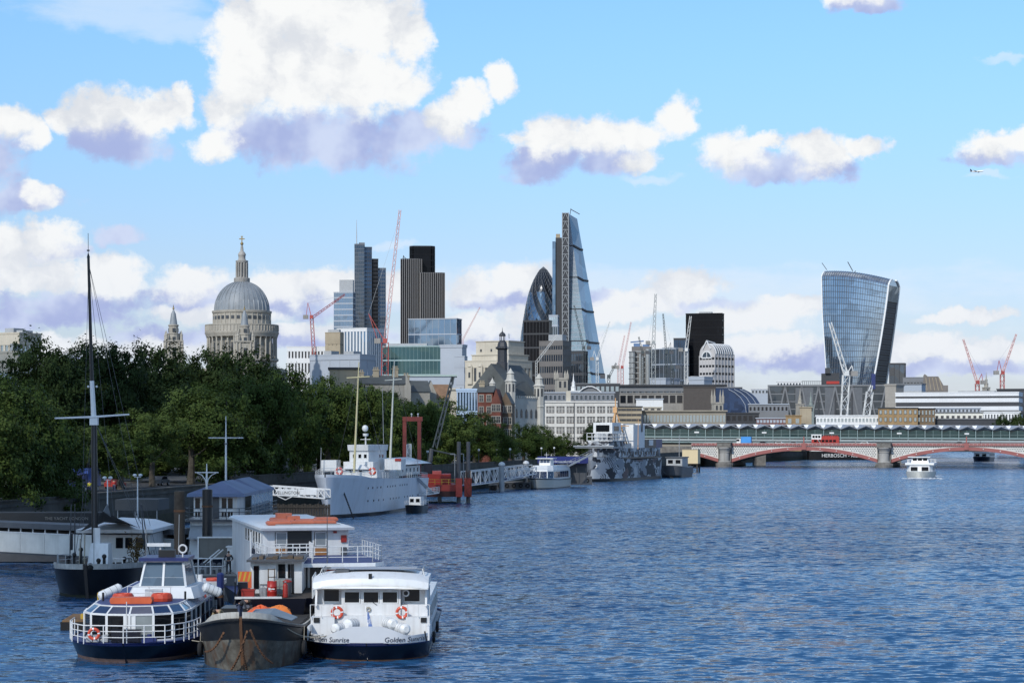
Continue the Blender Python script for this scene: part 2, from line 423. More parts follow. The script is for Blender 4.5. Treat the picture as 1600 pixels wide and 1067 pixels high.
# ================================================================ river, land, quay
def water_material():
    m = bpy.data.materials.new('river_water'); m.use_nodes = True
    t = m.node_tree; n = t.nodes; l = t.links
    b = n['Principled BSDF']
    b.inputs['Base Color'].default_value = (0.020,0.078,0.180,1)  # blue of the reflected sky is put into the base colour
    b.inputs['Roughness'].default_value = 0.10
    b.inputs['IOR'].default_value = 1.50
    b.inputs['Specular IOR Level'].default_value = 0.5
    tc = n.new('ShaderNodeTexCoord')
    def nz(scale, sx, detail, rough, dist=0.0):
        mp = n.new('ShaderNodeMapping'); mp.inputs['Scale'].default_value = (sx,1,1); mp.inputs['Rotation'].default_value = (0,0,R(8))
        l.new(tc.outputs['Object'], mp.inputs[0])
        k = n.new('ShaderNodeTexNoise'); k.noise_dimensions = '2D'; k.inputs['Scale'].default_value = scale; k.inputs['Detail'].default_value = detail
        k.inputs['Roughness'].default_value = rough; k.inputs['Distortion'].default_value = dist
        l.new(mp.outputs[0], k.inputs['Vector']); return k
    def vm(op, a, b_):
        k = n.new('ShaderNodeVectorMath'); k.operation = op
        for i, v in enumerate((a, b_)):
            if isinstance(v, tuple): k.inputs[i].default_value = v
            else: l.new(v, k.inputs[i])
        return k.outputs[0]
    gust = nz(0.018, 0.40, 4, 0.62)
    mr = n.new('ShaderNodeMapRange'); l.new(gust.outputs[0], mr.inputs[0]); mr.inputs[1].default_value = 0.38; mr.inputs[2].default_value = 0.64; mr.inputs[3].default_value = 0.80; mr.inputs[4].default_value = 1.15
    # slopes of chop and of the longer swell, as vectors
    chop = vm('MULTIPLY', vm('SUBTRACT', nz(1.35, 0.5, 3, 0.62, 0.3).outputs[1], (0.5,0.5,0.5)), (0.85,1.40,0))
    swell = vm('MULTIPLY', vm('SUBTRACT', nz(0.22, 0.5, 2, 0.5, 0.5).outputs[1], (0.5,0.5,0.5)), (0.25,0.5,0))
    sc_ = n.new('ShaderNodeVectorMath'); sc_.operation = 'SCALE'; l.new(vm('ADD', chop, swell), sc_.inputs[0]); l.new(mr.outputs[0], sc_.inputs['Scale'])
    nrm = vm('ADD', sc_.outputs[0], (0,-0.10,1))
    nn_ = n.new('ShaderNodeVectorMath'); nn_.operation = 'NORMALIZE'; l.new(nrm, nn_.inputs[0])
    l.new(nn_.outputs[0], b.inputs['Normal'])
    return m
def sheet(name, poly, z, mt, kind='structure'):
    mb = MB(); mb.add([(x,y,z) for x,y in poly], [tuple(range(len(poly)))])
    o = mb.build(name, mt); o['kind'] = kind; return o
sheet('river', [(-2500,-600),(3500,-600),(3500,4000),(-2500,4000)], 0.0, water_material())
BANK = [(-120,-200),(-95,60),(-75,150),(-62,230),(-45,340),(-12,500),(22,640),(48,760),(72,858),(108,1000),(225,1300),(300,1600),(330,1760),(900,1800),(2200,1700),(4000,1500)]
ground_m = mat('city_ground', (0.13,0.125,0.115), 0.9, var=0.25, scale=0.05)
sheet('ground', BANK+[(40000,1500),(40000,45000),(-40000,45000),(-40000,-200)], 5.2, ground_m)
wall_m = mat('quay_granite', (0.085,0.083,0.072), 0.85, var=0.35, scale=0.4, streak=0.5, bump=0.3)
mb = MB()
for (x0,y0),(x1,y1) in zip(BANK[1:-1], BANK[2:]):
    d = Vector((x1-x0,y1-y0,0)).normalized(); nn = Vector((-d.y,d.x,0))
    a = Vector((x0,y0,0)); b = Vector((x1,y1,0))
    lowpart = y1 < 345          # by the piers the parapet is a low kerb
    for (w0,w1,z0,z1) in ((0.6,-0.25,-1,4.6),(0.6,-0.45,4.6,4.95),(0.55,-0.1,4.95,5.25 if lowpart else 6.2),(0.65,-0.2,5.25 if lowpart else 6.2,5.4 if lowpart else 6.4)):
        p = [a+nn*w0,a+nn*w1,b+nn*w1,b+nn*w0]
        mb.prism([(q.x,q.y) for q in p], z0, z1)
    p = [a+nn*0.3,a-nn*0.32,b-nn*0.32,b+nn*0.3]; mb.prism([(q.x,q.y) for q in p], -1, 1.7, 1)
    p = [a+nn*0.3,a-nn*0.30,b-nn*0.30,b+nn*0.3]; mb.prism([(q.x,q.y) for q in p], 1.7, 2.3, 2)
weed = mat('weed', (0.045,0.048,0.028), 0.9, var=0.3, scale=0.8, streak=0.3)
tag(mb.build('embankment_wall', [wall_m, weed, mat('tide_stain', (0.06,0.058,0.045), 0.9, var=0.3, streak=0.5)]), 'long granite river wall with parapet along the tree lined bank', 'wall')
road_m = mat('asphalt', (0.05,0.05,0.052), 0.9, var=0.2, scale=0.4)
def inland(off, z, w, name, mt):
    L0, R0 = [], []
    for i in range(2, 8):
        x, y = BANK[i]; x2, y2 = BANK[i+1]
        d = Vector((x2-x,y2-y)).normalized(); nn = Vector((-d.y,d.x))
        L0.append((x+nn.x*(off+w), y+nn.y*(off+w))); R0.append((x+nn.x*off, y+nn.y*off))
    return sheet(name, R0+L0[::-1], z, mt)
inland(4.0, 5.208, 15, 'embankment_road', road_m)
inland(1.0, 5.204, 3, 'embankment_pavement', concrete)

def bank_x(Y):
    for (x0,y0),(x1,y1) in zip(BANK[:-1], BANK[1:]):
        if y0 <= Y <= y1: return x0+(x1-x0)*(Y-y0)/(y1-y0)
    return BANK[0][0]
def bankY(px, off):
    """distance along column px at which one stands off metres inland of the river wall"""
    a, b = 150.0, 1500.0
    k = (px-800)/F
    f = lambda Y: k*Y-(bank_x(Y)-off)
    for i in range(50):
        m = (a+b)/2
        if f(m) > 0: a = m
        else: b = m
    return (a+b)/2
# ================================================================ the City, far to near
GZ = 5.2
def place(x0, xc, x1, Y, theta=22.0, left=False):
    """front spans x0..xc, the right side xc..x1 (left=True: left side x0..xc, front xc..x1); local x along the front, y away"""
    s = Y/F; phi = atan((xc-800)/F); th = R(theta)
    if left: w = (x1-xc)*s/cos(th); d = max((xc-x0)*s/max(sin(th),1e-3), 4) if xc > x0 else 18
    else:    w = (xc-x0)*s/cos(th); d = max((x1-xc)*s/max(sin(th),1e-3), 4) if x1 > xc else 18
    rz = -phi+(th if left else -th)
    if (left and xc <= x0) or (not left and x1 <= xc): rz = -phi; w = (x1-x0)*s
    return (PX(xc, Y), Y, GZ), rz, w, d
def ring(mb, x0, x1, y0, y1, z0, z1, o, m=None): mb.box(x0-o, x1+o, y0-o, y1+o, z0, z1, m)
def office(name, label, x0, xc, x1, ytop, Y, wallm, glassm, nf, nx, ny=None, theta=22.0, left=False, band=0.4, pier=0.3, depth=None, roofh=0.0, base=0.0, cat='building', proud=0.35, group=None, parapet=True, plant=None, lowz=None):
    loc, rz, w, d = place(x0, xc, x1, Y, theta, left)
    if depth: d = depth
    t = thing(name, label, cat, loc, rz, group)
    H = PZ(ytop, Y)-GZ
    X0, X1 = (0, w) if left else (-w, 0)
    if not left and x1 <= xc: X0, X1 = -w, 0
    mb = MB(); mb.box(X0, X1, 0, d, 0, H-0.5); mb.build('glazing', glassm, t)
    z_lo = lowz if lowz is not None else 0.0
    fh = (H-base-z_lo)/nf
    fpx = fh*F/Y
    if band > 0:
        if fpx*1.0 >= 6.5 and nf <= 30:
            me = None
            for i in range(nf+1):
                hh = fh*band
                if me is None:
                    b = MB(); ring(b, X0, X1, 0, d, -hh/2, hh/2, proud); me = b.mesh('floor_band', wallm)
                link('floor_band', me, t, (0,0,z_lo+base+i*fh-(hh/2 if i == nf else 0)))
        else:
            b = MB()
            for i in range(nf+1): ring(b, X0, X1, 0, d, z_lo+base+i*fh-fh*band*(1 if i == nf else 0.5), z_lo+base+i*fh+(0 if i == nf else fh*band*0.5), proud)
            b.build('floor_bands', wallm, t, kind='stuff')
    if pier > 0 and nx > 0:
        ny = ny if ny is not None else max(2, int(nx*d/max(w,1)))
        sp = w/nx; pw = sp*pier; big = sp*F/Y >= 8 and nx <= 40
        def pierbox(b, cx, cy, lx, ly): b.box(cx-lx/2, cx+lx/2, cy-ly/2, cy+ly/2, z_lo, H-0.25)
        b = MB(); me = None
        for i in range(nx+1):
            cx = X0+pw/2-proud*0.7+(w-pw+1.4*proud)*i/nx
            if big:
                if me is None:
                    q = MB(); q.box(-pw/2, pw/2, -proud*0.62, 0.3, z_lo, H-0.25); me = q.mesh('pier', wallm)
                link('pier', me, t, (cx, 0, 0))
            else: b.box(cx-pw/2, cx+pw/2, -proud*0.62, 0.3, z_lo, H-0.25)
        xs = X0 if left else X1
        for i in range(1, ny+1):
            cy = d*i/ny
            sg = -1 if left else 1
            xa, xb = sorted((xs-sg*0.3, xs+sg*proud*0.62))
            b.box(xa, xb, cy-sp*pier/2, cy+sp*pier/2, z_lo, H-0.25)
        if b.v: b.build('mullions', wallm, t, kind='stuff')
    if parapet:
        b = MB(); b.box(X0-0.5, X1+0.5, -0.5, d+0.5, H-0.6, H); b.build('roof', wallm, t)
    if plant:
        for (fx0, fx1, hh) in plant: b = MB(); b.box(X0+(X1-X0)*fx0, X0+(X1-X0)*fx1, d*0.25, d*0.75, H, H+hh); b.build('roof_plant', grey_paint, t)
    t['_'] = 0; del t['_']
    return t, X0, X1, d, H
# ---- facade finishes
f_white = mat('white_facade', (0.66,0.67,0.68), 0.6, var=0.06, scale=0.06, streak=0.1)
f_pale = mat('pale_blue_grey_facade', (0.36,0.40,0.46), 0.55, var=0.08, scale=0.05)
f_grey = mat('grey_facade', (0.17,0.178,0.192), 0.6, var=0.12, scale=0.06)
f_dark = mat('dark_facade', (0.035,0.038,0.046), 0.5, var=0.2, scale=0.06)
f_brown = mat('brown_grey_facade', (0.15,0.14,0.135), 0.6, var=0.15, scale=0.06)
f_cream = mat('cream_stone_facade', (0.52,0.48,0.40), 0.85, var=0.12, scale=0.08, streak=0.25)
f_tan = mat('tan_stone_facade', (0.38,0.32,0.23), 0.85, var=0.15, scale=0.08, streak=0.25)
g_blue = glass('sky_blue_glass', (0.17,0.26,0.37), 0.07, 0.7, 0.03, 0.10)
g_deep = glass('deep_blue_glass', (0.06,0.095,0.15), 0.08, 0.85, 0.03, 0.10)
g_teal = glass('teal_glass', (0.045,0.12,0.14), 0.08, 0.65, 0.03, 0.12)
g_slate = glass('slate_glass', (0.10,0.125,0.155), 0.10, 0.8, 0.04, 0.12)
g_black = glass('black_glass', (0.020,0.024,0.032), 0.12, 0.5, 0.02, 0.10)
f_black = mat('black_facade', (0.010,0.011,0.014), 0.4, var=0.1)
g_ink = glass('ink_glass', (0.008,0.009,0.012), 0.12, 0.05, 0.01, 0.1)
for m_ in (f_black, g_ink): m_.node_tree.nodes['Principled BSDF'].inputs['Specular IOR Level'].default_value = 0.12
g_pale = glass('pale_glass', (0.40,0.50,0.56), 0.10, 0.8, 0.03, 0.15)
crane_red = mat('crane_red', (0.40,0.07,0.06), 0.5, var=0.15)
crane_white = mat('crane_white', (0.66,0.67,0.66), 0.5, var=0.1)
crane_pink = mat('crane_faded_red', (0.62,0.36,0.34), 0.5, var=0.1)
crane_dark = mat('crane_dark', (0.06,0.075,0.08), 0.5, var=0.1)

# ---- flared glass tower with curved roof (far right)
def flared_tower():
    Y = 2000.0; s = Y/F
    xc = 1385; phi = atan((xc-800)/F); th = R(18)
    t = thing('flared_tower', 'bulging blue glass skyscraper wider at its sloping curved top, white fins and dark right flank', 'skyscraper', (PX(xc,Y), Y, GZ), -phi-th)
    Ht = PZ(437, Y)-GZ; c, sn = cos(th), sin(th)
    def rowf(py):   # photo columns of the three visible edges at a row of the photograph
        k = (py-425)/175.0
        left = 1284+ (4*k if k < 0.4 else 1.6+ (k-0.4)*13)
        corner = 1390-6*k-20*max(k,0)**1.35 if k > 0 else 1391
        right = 1407-14*k-9*max(k,0)**1.5 if k > 0 else 1407
        return left, corner, right
    rings = []; NF = 14
    levels = [660-(660-446)*i/26 for i in range(27)]
    def ringat(py, z, lift=0.0, inset=0.0):
        l, cc, r = rowf(py)
        w = (cc-l)*s/c; d = (r-cc)*s/sn; x1 = (cc-xc)*s/c
        pts = []
        for i in range(NF+1):
            u = i/NF; bulge = -3.2*sin(pi*u)
            # the roof slopes down towards the right-hand corner
            pts.append((x1-w+w*u, bulge+inset, z+lift*(1-u**1.9)))
        pts.append((x1-0.3, d-inset, z)); pts.append((x1-w+0.3, d-inset, z+lift))
        return pts
    for py in levels:
        k = max(0, (560-py)/114.0)
        rings.append(ringat(py, PZ(py,Y)-GZ, 10.5*min(1,k)**1.0, 0))
    body = MB(); n = len(rings[0])
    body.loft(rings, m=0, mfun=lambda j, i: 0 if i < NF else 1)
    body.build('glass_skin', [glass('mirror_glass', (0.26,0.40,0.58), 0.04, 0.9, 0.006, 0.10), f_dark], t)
    # vaulted roof: three steps back
    top = [rings[-1]]
    for (up, ins) in ((4.2, 1.4), (7.2, 5.5), (8.6, 10.5)):
        r0 = ringat(446, Ht-6+up-2.0, 10.5, 0)
        d = (rowf(446)[2]-rowf(446)[1])*s/sn
        rr = []
        for i, p in enumerate(r0):
            yy = p[1]+ins if i <= NF else d-ins
            rr.append((p[0], yy, p[2]))
        top.append(rr)
    cap = MB(); cap.loft(top, caps=True, mfun=lambda j, i: 0)
    cap.build('vaulted_roof', glass('roof_glass', (0.42,0.48,0.55), 0.12, 0.8, 0.04, 0.2), t)
    fin = MB()
    for i in range(0, 29):
        u = i/28.0
        path = []
        for r in rings+top[1:]:
            q = u*NF; a = min(int(q), NF-1); k = q-a
            p = Vector(r[a]).lerp(Vector(r[a+1]), k); path.append(p+Vector((0,-0.35,0.15)))
        for a, b in zip(path[:-1], path[1:]): fin.bar(a, b, 0.20, 0.35)
    fin.build('vertical_fins', mat('white_fin', (0.20,0.215,0.24), 0.45, var=0.05), t, kind='stuff')
    fl = MB()
    for j in range(0, 26):
        for h in (0.5,):
            r = [Vector(a).lerp(Vector(b), h)+Vector((0,-0.02,0)) for a, b in zip(rings[j][:NF+1], rings[j+1][:NF+1])]
            for a, b in zip(r[:-1], r[1:]): fl.bar(a, b, 0.3, 0.45)
    fl.build('floor_edges', f_dark, t, kind='stuff')
    # white frame round the dark right flank, louvres on it
    fr = MB(); lo = MB()
    pa = [Vector(r[NF])+Vector((0.3,-0.4,0)) for r in rings+top[1:]]
    pb = [Vector(r[NF+1])+Vector((0.4,0.2,0)) for r in rings+top[1:]]
    for P_ in (pa, pb):
        fr = MB()
        for a, b in zip(P_[:-1], P_[1:]): fr.bar(a, b, 1.5, 1.3)
        fr.build('white_edge_rib', white_clean, t)
    pl = [Vector(r[0])+Vector((-0.3,-0.2,0)) for r in rings+top[1:]]
    fe = MB()
    for a, b in zip(pl[:-1], pl[1:]): fe.bar(a, b, 0.9, 0.9)
    fe.build('white_edge_rib', white_clean, t)
    for j in range(0, 23):
        for h in (0.2, 0.6):
            a = Vector(rings[j][NF]).lerp(Vector(rings[j+1][NF]), h); b = Vector(rings[j][NF+1]).lerp(Vector(rings[j+1][NF+1]), h)
            lo.bar(a+Vector((0.2,0,0)), b+Vector((0.2,0,0)), 0.3, 0.5)
    lo.build('louvres', f_grey, t, kind='stuff')
    g = MB(); a, b = Vector(rings[-4][NF]), Vector(rings[-4][NF+1]); a2, b2 = Vector(rings[-1][NF]), Vector(rings[-1][NF+1])
    o = Vector((0.5,0,0)); g.extrude([a+o+Vector((0,1,0)), b+o, b2+o, a2+o+Vector((0,1,0))], (0.3,0,0)); g.build('sky_garden_window', g_pale, t)
    cr = MB(); cr.bar((-62,8,Ht+12), (-67,8,Ht+19), 0.5); cr.bar((-36,8,Ht+10), (-41,8,Ht+19), 0.7); cr.bar((-36,8,Ht+7), (-33,8,Ht+10), 0.6)
    cr.build('roof_crane', crane_dark, t)
flared_tower()

# ---- wedge tower with lattice spine
def wedge_tower():
    Y = 2150.0; s = Y/F; xc = 889
    t = thing('wedge_tower', 'tall wedge of pale glass sloping to a narrow top, with a latticed grey edge', 'skyscraper', (PX(xc,Y), Y, GZ), -atan((xc-800)/F))
    def q(px, py, y=0.0): return ((px-xc)*s, y, PZ(py,Y)-GZ)
    zb = 0.0
    sec = MB()
    TL, TR = q(889,332,16), q(902,338,26)
    ML = q(891,343,15.5)
    BL, BC, BR = ((-1)*s, 0, zb), ((937-xc)*s, -6, zb), ((964-xc)*s, 26, zb)
    BK = ((950-xc)*s, 60, zb); TB = q(900,336,60); BLk = (-1*s, 60, zb); TLk = q(889,332,60)
    sec.add([TL, TR, BL, BC, BR, BK, TB, BLk, TLk], [(0,2,3),(0,3,1),(1,3,4),(1,4,5,6),(0,8,7,2),(0,1,6,8),(8,6,5,7)], 0)
    sec.mi = [0,1,1,1,0,0,0]
    sec.build('glass_skin', [glass('wedge_glass_left', (0.30,0.39,0.41), 0.12, 0.6, 0.03, 0.12), glass('wedge_glass_right', (0.44,0.50,0.55), 0.10, 0.5, 0.015, 0.06)], t)
    # floor lines on the left face; dark belts on the sloping face
    def lerp(a, b, k): return Vector(a).lerp(Vector(b), k)
    fl = MB()
    for i in range(1, 52):
        k = i/52.0
        a = lerp(TL, BL, k); b = lerp(TL, BC, k); o = Vector((0,-0.25,0))
        fl.bar(a+o, b+o, 0.3, 0.55)
    fl.build('floor_edges', f_pale, t, kind='stuff')
    bm_ = MB()
    for i in range(1, 13):
        u = i/13.0
        a = lerp(BL, BC, u); k0 = 0.03
        fl2 = lerp(a, TL, 1-k0); bm_.bar(a+Vector((0,-0.3,0)), fl2+Vector((0,-0.3,0)), 0.35)
    bm_.build('mullions', f_pale, t, kind='stuff')
    for i in range(1, 8):
        k = i/7.2
        b = MB(); a1 = lerp(TL, BC, k); a2 = lerp(lerp(TR, BC, k), lerp(TR, BR, k), 0.0); a3 = lerp(TR, BR, k)
        p0 = lerp(TL, BL, k); o = Vector((0.1,-0.6,0))
        b.bar(lerp(TL, BC, k)+o, lerp(TR, BC, k)+o, 1.0, 1.9); b.bar(lerp(TR, BC, k)+o, a3+o, 1.0, 1.9)
        b.bar(p0+o, lerp(TL, BC, k)+o, 0.5, 0.9)
        b.build('belt', f_dark, t)
    # lattice spine
    H = PZ(333,Y)-GZ; x0, x1 = (878-xc)*s, (889-xc)*s
    sp = MB(); sp.box(x0, x1-0.1, 2, 50, 0, H); sp.build('service_core', f_dark, t)
    la = MB(); nseg = 28
    la.bar((x0+0.4,1.7,0), (x0+0.4,1.7,H), 0.9); la.bar((x1-0.5,1.7,0), (x1-0.5,1.7,H), 0.9)
    for i in range(nseg):
        z0, z1 = H*i/nseg, H*(i+1)/nseg
        la.bar((x0,1.7,z0), (x1,1.7,z0), 0.7); la.bar((x0,1.6,z0), ((x0+x1)/2,1.6,z1), 0.5); la.bar(((x0+x1)/2,1.6,z1), (x1,1.6,z0), 0.5)
    la.bar((x0,1.7,H), (x1,1.7,H), 0.9)
    la.build('lattice', mat('lattice_grey', (0.28,0.30,0.32), 0.5), t)
    H2 = PZ(370,Y)-GZ
    b = MB(); b.box((868-xc)*s, x0-0.2, 10, 50, 0, H2); b.build('lift_shaft', f_dark, t)
    b = MB(); b.box((863-xc)*s, (868-xc)*s-0.1, 8, 50, 0, PZ(376,Y)-GZ); b.build('lift_glass', g_blue, t)
    b = MB(); b.box((868.5-xc)*s, (875-xc)*s, 12, 40, H2, H2+4); b.build('machine_room', f_tan, t)
    c = MB(); c.bar((1,22,H), (2,22,H+7), 0.7); c.bar((2,22,H+6), (11,22,H+1), 0.8); c.build('roof_crane', crane_dark, t)
wedge_tower()

# ---- bullet-shaped tower
def bullet_tower():
    Y = 2250.0; s = Y/F; xc = 849
    t = thing('bullet_tower', 'dark rounded bullet shaped glass tower with spiral bands, half hidden by the glass wedge', 'skyscraper', (PX(xc,Y), Y, GZ), 0)
    prof = [(417,0.3),(419,3),(422,6),(428,10),(436,14.5),(448,19.5),(462,24),(480,28),(500,31.5),(520,34.5),(540,36.5),(560,37.5),(580,37.5),(600,36.5),(620,35),(650,32)]
    rows = []; ys = [417+ (650-417)*i/46 for i in range(47)]
    def rad(py):
        for (a, ra), (b, rb) in zip(prof[:-1], prof[1:]):
            if a <= py <= b: return ra+(rb-ra)*(py-a)/(b-a)
        return prof[-1][1]
    n = 36; rings = []
    for j, py in enumerate(ys):
        r = max(rad(py),0.3)*s; z = PZ(py,Y)-GZ
        rings.append([(r*cos(2*pi*(i+0.5*j)/n), r*sin(2*pi*(i+0.5*j)/n), z) for i in range(n)])
    mb = MB()
    mb.loft(rings[::-1], mfun=lambda j, i: (0 if ((i-((46-j)//2)*0) % 6) < 2 else (2 if j > 37 else 1)))
    mb.build('glass_skin', [g_black, glass('bullet_glass', (0.14,0.20,0.27), 0.06, 0.8, 0.04, 0.2), g_black], t)
    la = MB()
    for j in range(0, 44, 1):
        for i in range(0, n, 2):
            a = Vector(rings[j][i]); b = Vector(rings[j+1][i]); c_ = Vector(rings[j+1][(i-1) % n])
            if a.y < 3:
                k = 1.004
                la.bar((a.x*k,a.y*k,a.z), (b.x*k,b.y*k,b.z), 0.28); la.bar((a.x*k,a.y*k,a.z), (c_.x*k,c_.y*k,c_.z), 0.28)
    la.build('diagonal_grid', mat('grid_grey',(0.12,0.13,0.15),0.5), t, kind='stuff')
bullet_tower()

# ---- stepped tower with spire, left group
def stepped_tower():
    Y = 2250.0; s = Y/F; xc = 554
    t = thing('stepped_tower', 'slim stepped blue grey glass tower with a thin rooftop mast, tallest of the left group', 'skyscraper', (PX(xc,Y), Y, GZ), -atan((xc-800)/F))
    st = [(554,569,382,0),(568,581,386,5),(581,591,404,8),(590,603,418,11)]
    for k, (a, b_, py, y) in enumerate(st):
        H = PZ(py,Y)-GZ; x0, x1 = (a-xc)*s, (b_-xc)*s
        b = MB(); b.box(x0, x1, y, 45, 0, H); b.build('tower_block', [g_slate, g_deep, g_ink, g_deep][k], t)
        f = MB(); nf = int(H/4.2)
        for i in range(nf+1): f.box(x0-0.1, x1+0.2, y-0.25, y+1, i*4.2, i*4.2+0.8)
        for i in range(int((x1-x0)/2.2)+1): f.box(x0+i*2.2-0.12, x0+i*2.2+0.12, y-0.3, y+1, 0, H)
        f.box(x0-0.2, x1+0.2, y-0.4, 45, H-0.5, H+0.6)
        f.build('mullions', f_dark if k in (1,2) else mat('tower_mullion',(0.12,0.14,0.17),0.5), t, kind='stuff')
    b = MB(); b.box((561-xc)*s, (570-xc)*s, 8, 30, PZ(382,Y)-GZ, PZ(378,Y)-GZ); b.build('roof_plant', f_grey, t)
    b = MB(); b.tube((2.2,3,PZ(384,Y)-GZ), (2.2,3,PZ(343,Y)-GZ), 0.55, 0.2, 6); b.build('mast', steel, t)
stepped_tower()
office('glass_tower', 'pale blue glass tower with a stepped top just left of the masted tower', 522, 551, 555, 456, 2150, f_pale, g_blue, 26, 12, band=0.22, pier=0.1, theta=14, plant=[(0.25,0.98,12.5)])

# ---- ribbed dark tower
def ribbed_tower():
    Y = 2050.0; s = Y/F; xc = 626
    t = thing('ribbed_tower', 'dark tower of grey vertical ribs with a black block rising from its top', 'skyscraper', (PX(xc,Y), Y, GZ), -atan((xc-800)/F))
    rib = mat('pale_rib', (0.23,0.222,0.22), 0.5, var=0.05)
    def lobe(a, b_, py, y0, dark, ch=3.0):
        H = PZ(py,Y)-GZ; x0, x1 = (a-xc)*s, (b_-xc)*s
        poly = [(x0,y0+ch),(x0+ch,y0),(x1-ch,y0),(x1,y0+ch),(x1,y0+40),(x0,y0+40)]
        b = MB(); b.prism(poly, 0, H); b.build('tower_lobe', g_ink, t)
        f = MB()
        if not dark:
            n = int((x1-x0)/1.75)
            for i in range(n+1):
                x = x0+(x1-x0)*i/n; yy = y0+max(0, ch-min(x-x0, x1-x))
                f.box(x-0.26, x+0.26, yy-0.6, yy+0.4, 0, H+0.8)
            f.build('ribs', rib, t, kind='stuff')
        else:
            n = int((x1-x0)/2.5)
            for i in range(n+1): f.box(x0+(x1-x0)*i/n-0.15, x0+(x1-x0)*i/n+0.15, y0-0.2, y0+1, 0, H)
            for i in range(8): f.box(x0-0.2, x1+0.2, y0-0.1, y0+1, H-2-i*6, H-1.2-i*6)
            f.build('ribs', f_black, t, kind='stuff')
        b = MB(); b.prism([(x*1.0,y-0.3) for x, y in poly], H, H+0.9); b.build('roof_edge', f_dark, t)
    lobe(626, 659, 405, 4, False); lobe(640, 680, 383, 16, True, 4); lobe(657, 695, 427, 0, False)
    b = MB(); b.box((646-xc)*s, (676-xc)*s, 22, 40, PZ(383,Y)-GZ, PZ(381,Y)-GZ); b.build('roof_plant', f_dark, t)
    b = MB(); b.tube((2,8,PZ(406,Y)-GZ), (3,8,PZ(398,Y)-GZ), 0.4); b.bar((2.8,8,PZ(400,Y)-GZ), (6,8,PZ(404,Y)-GZ), 0.6); b.build('roof_crane', f_dark, t)
ribbed_tower()
# ---- left group, middle distance
office('white_block', 'low white gridded office block at the left foot of the tower group', 449, 522, 524, 541, 1500, f_white, g_black, 7, 14, band=0.35, pier=0.5, theta=10)
office('tan_block', 'tan concrete tower block with blank sides beside the striped white block', 509, 531, 536, 519, 1480, f_tan, dark_glass, 6, 3, band=0.62, pier=0.7, theta=18, plant=[(0.1,0.9,2)])
office('striped_block', 'white office block with tall vertical blue stripes in front of the masted tower', 527, 573, 600, 512, 1550, f_white, g_blue, 1, 9, band=0.03, pier=0.45, theta=30)
office('plain_grey_hall', 'long plain pale blue grey roof block behind the tree tops', 484, 562, 586, 553, 1300, f_pale, f_pale, 1, 5, band=0.06, pier=0.03, theta=30, plant=[(0.2,0.35,2.5),(0.6,0.8,2)])
office('blue_glass_block', 'sky blue glass office with a curved cornice in front of the ribbed tower', 638, 713, 721, 497, 1600, f_pale, g_blue, 8, 8, band=0.07, pier=0.05, theta=16)
office('teal_glass_block', 'wide teal glass office with three horizontal white bands below the blue glass one', 598, 689, 692, 540, 1350, mat('pale_teal_trim',(0.30,0.42,0.43),0.5), g_teal, 7, 15, band=0.09, pier=0.04, theta=10, plant=[(0.1,0.75,1.6)])
office('grey_slab_block', 'blank pale grey slab building right of the teal glass office', 688, 722, 729, 538, 1250, f_pale, f_pale, 1, 0, band=0.03, theta=18)
office('blue_window_block', 'small grey blue block with a column of blue windows', 711, 725, 729, 556, 1200, f_pale, g_blue, 4, 1, band=0.5, pier=0.6, theta=12)
# left edge
office('rooftop_block_left', 'pale stone block with rooftop plant at the far left above the trees', 0, 30, 62, 519, 700, f_cream, g_pale, 5, 4, band=0.5, pier=0.4, theta=40, plant=[(0.0,0.45,1.6),(0.6,0.9,0.8)])
office('stone_block_left', 'cream stone house with dark attic windows at the left picture edge', -30, 28, 50, 548, 560, f_cream, dark_glass, 5, 9, band=0.5, pier=0.55, theta=35, plant=[(0.1,0.2,1.5),(0.7,0.8,2.0)])
office('white_house_left', 'small white house with blue grey mansard just above the leftmost tree', -20, 8, 20, 582, 480, f_white, g_slate, 5, 4, band=0.4, pier=0.4, theta=35)

# ---- cream government block with ranked bays
def cream_block():
    Y = 1150.0; s = Y/F
    t, X0, X1, d, H = office('cream_stone_block', 'massive cream stone office block with stepped attic behind the dark cupola', 727, 793, 830, 562, Y, f_cream, dark_glass, 3, 7, band=0.30, pier=0.55, theta=32, lowz=8)
    w = X1-X0
    b = MB(); b.box(X0+2, X1-1, 3, d-1, H, H+3.2); b.box(X0+3.5, X1-2.5, 5, d-3, H+3.2, PZ(531,Y)-GZ); b.build('attic', f_cream, t)
    b = MB(); b.box(X0+1.6, X1-0.6, 2.6, d-0.6, H+2.8, H+3.3); b.box(X0+3.1, X1-2.1, 4.6, d-2.6, PZ(531,Y)-GZ-0.5, PZ(531,Y)-GZ); b.build('cornice', f_cream, t)
    for i in range(3):
        g = MB(); g.box(-0.5, 0.5, -0.15, 0.2, -0.7, 0.7); g.build('attic_window', dark_glass, t, loc=(X0+w*(0.25+0.25*i), 4.95, H+5.6))
    for i in range(4):
        g = MB(); g.box(-1.6, 1.6, -1.0, 0.5, 0, 9.5); g.lathe([(1.5,9.5),(1.3,10.3),(0.7,11),(0.1,11.3)], 10, (0,-0.1)); g.box(-0.6,0.6,-1.15,-0.9,3.5,6.5, 1)
        g.build('bay', [f_cream, dark_glass], t, loc=(X0+w*(0.12+0.25*i), -0.4, H-13))
cream_block()

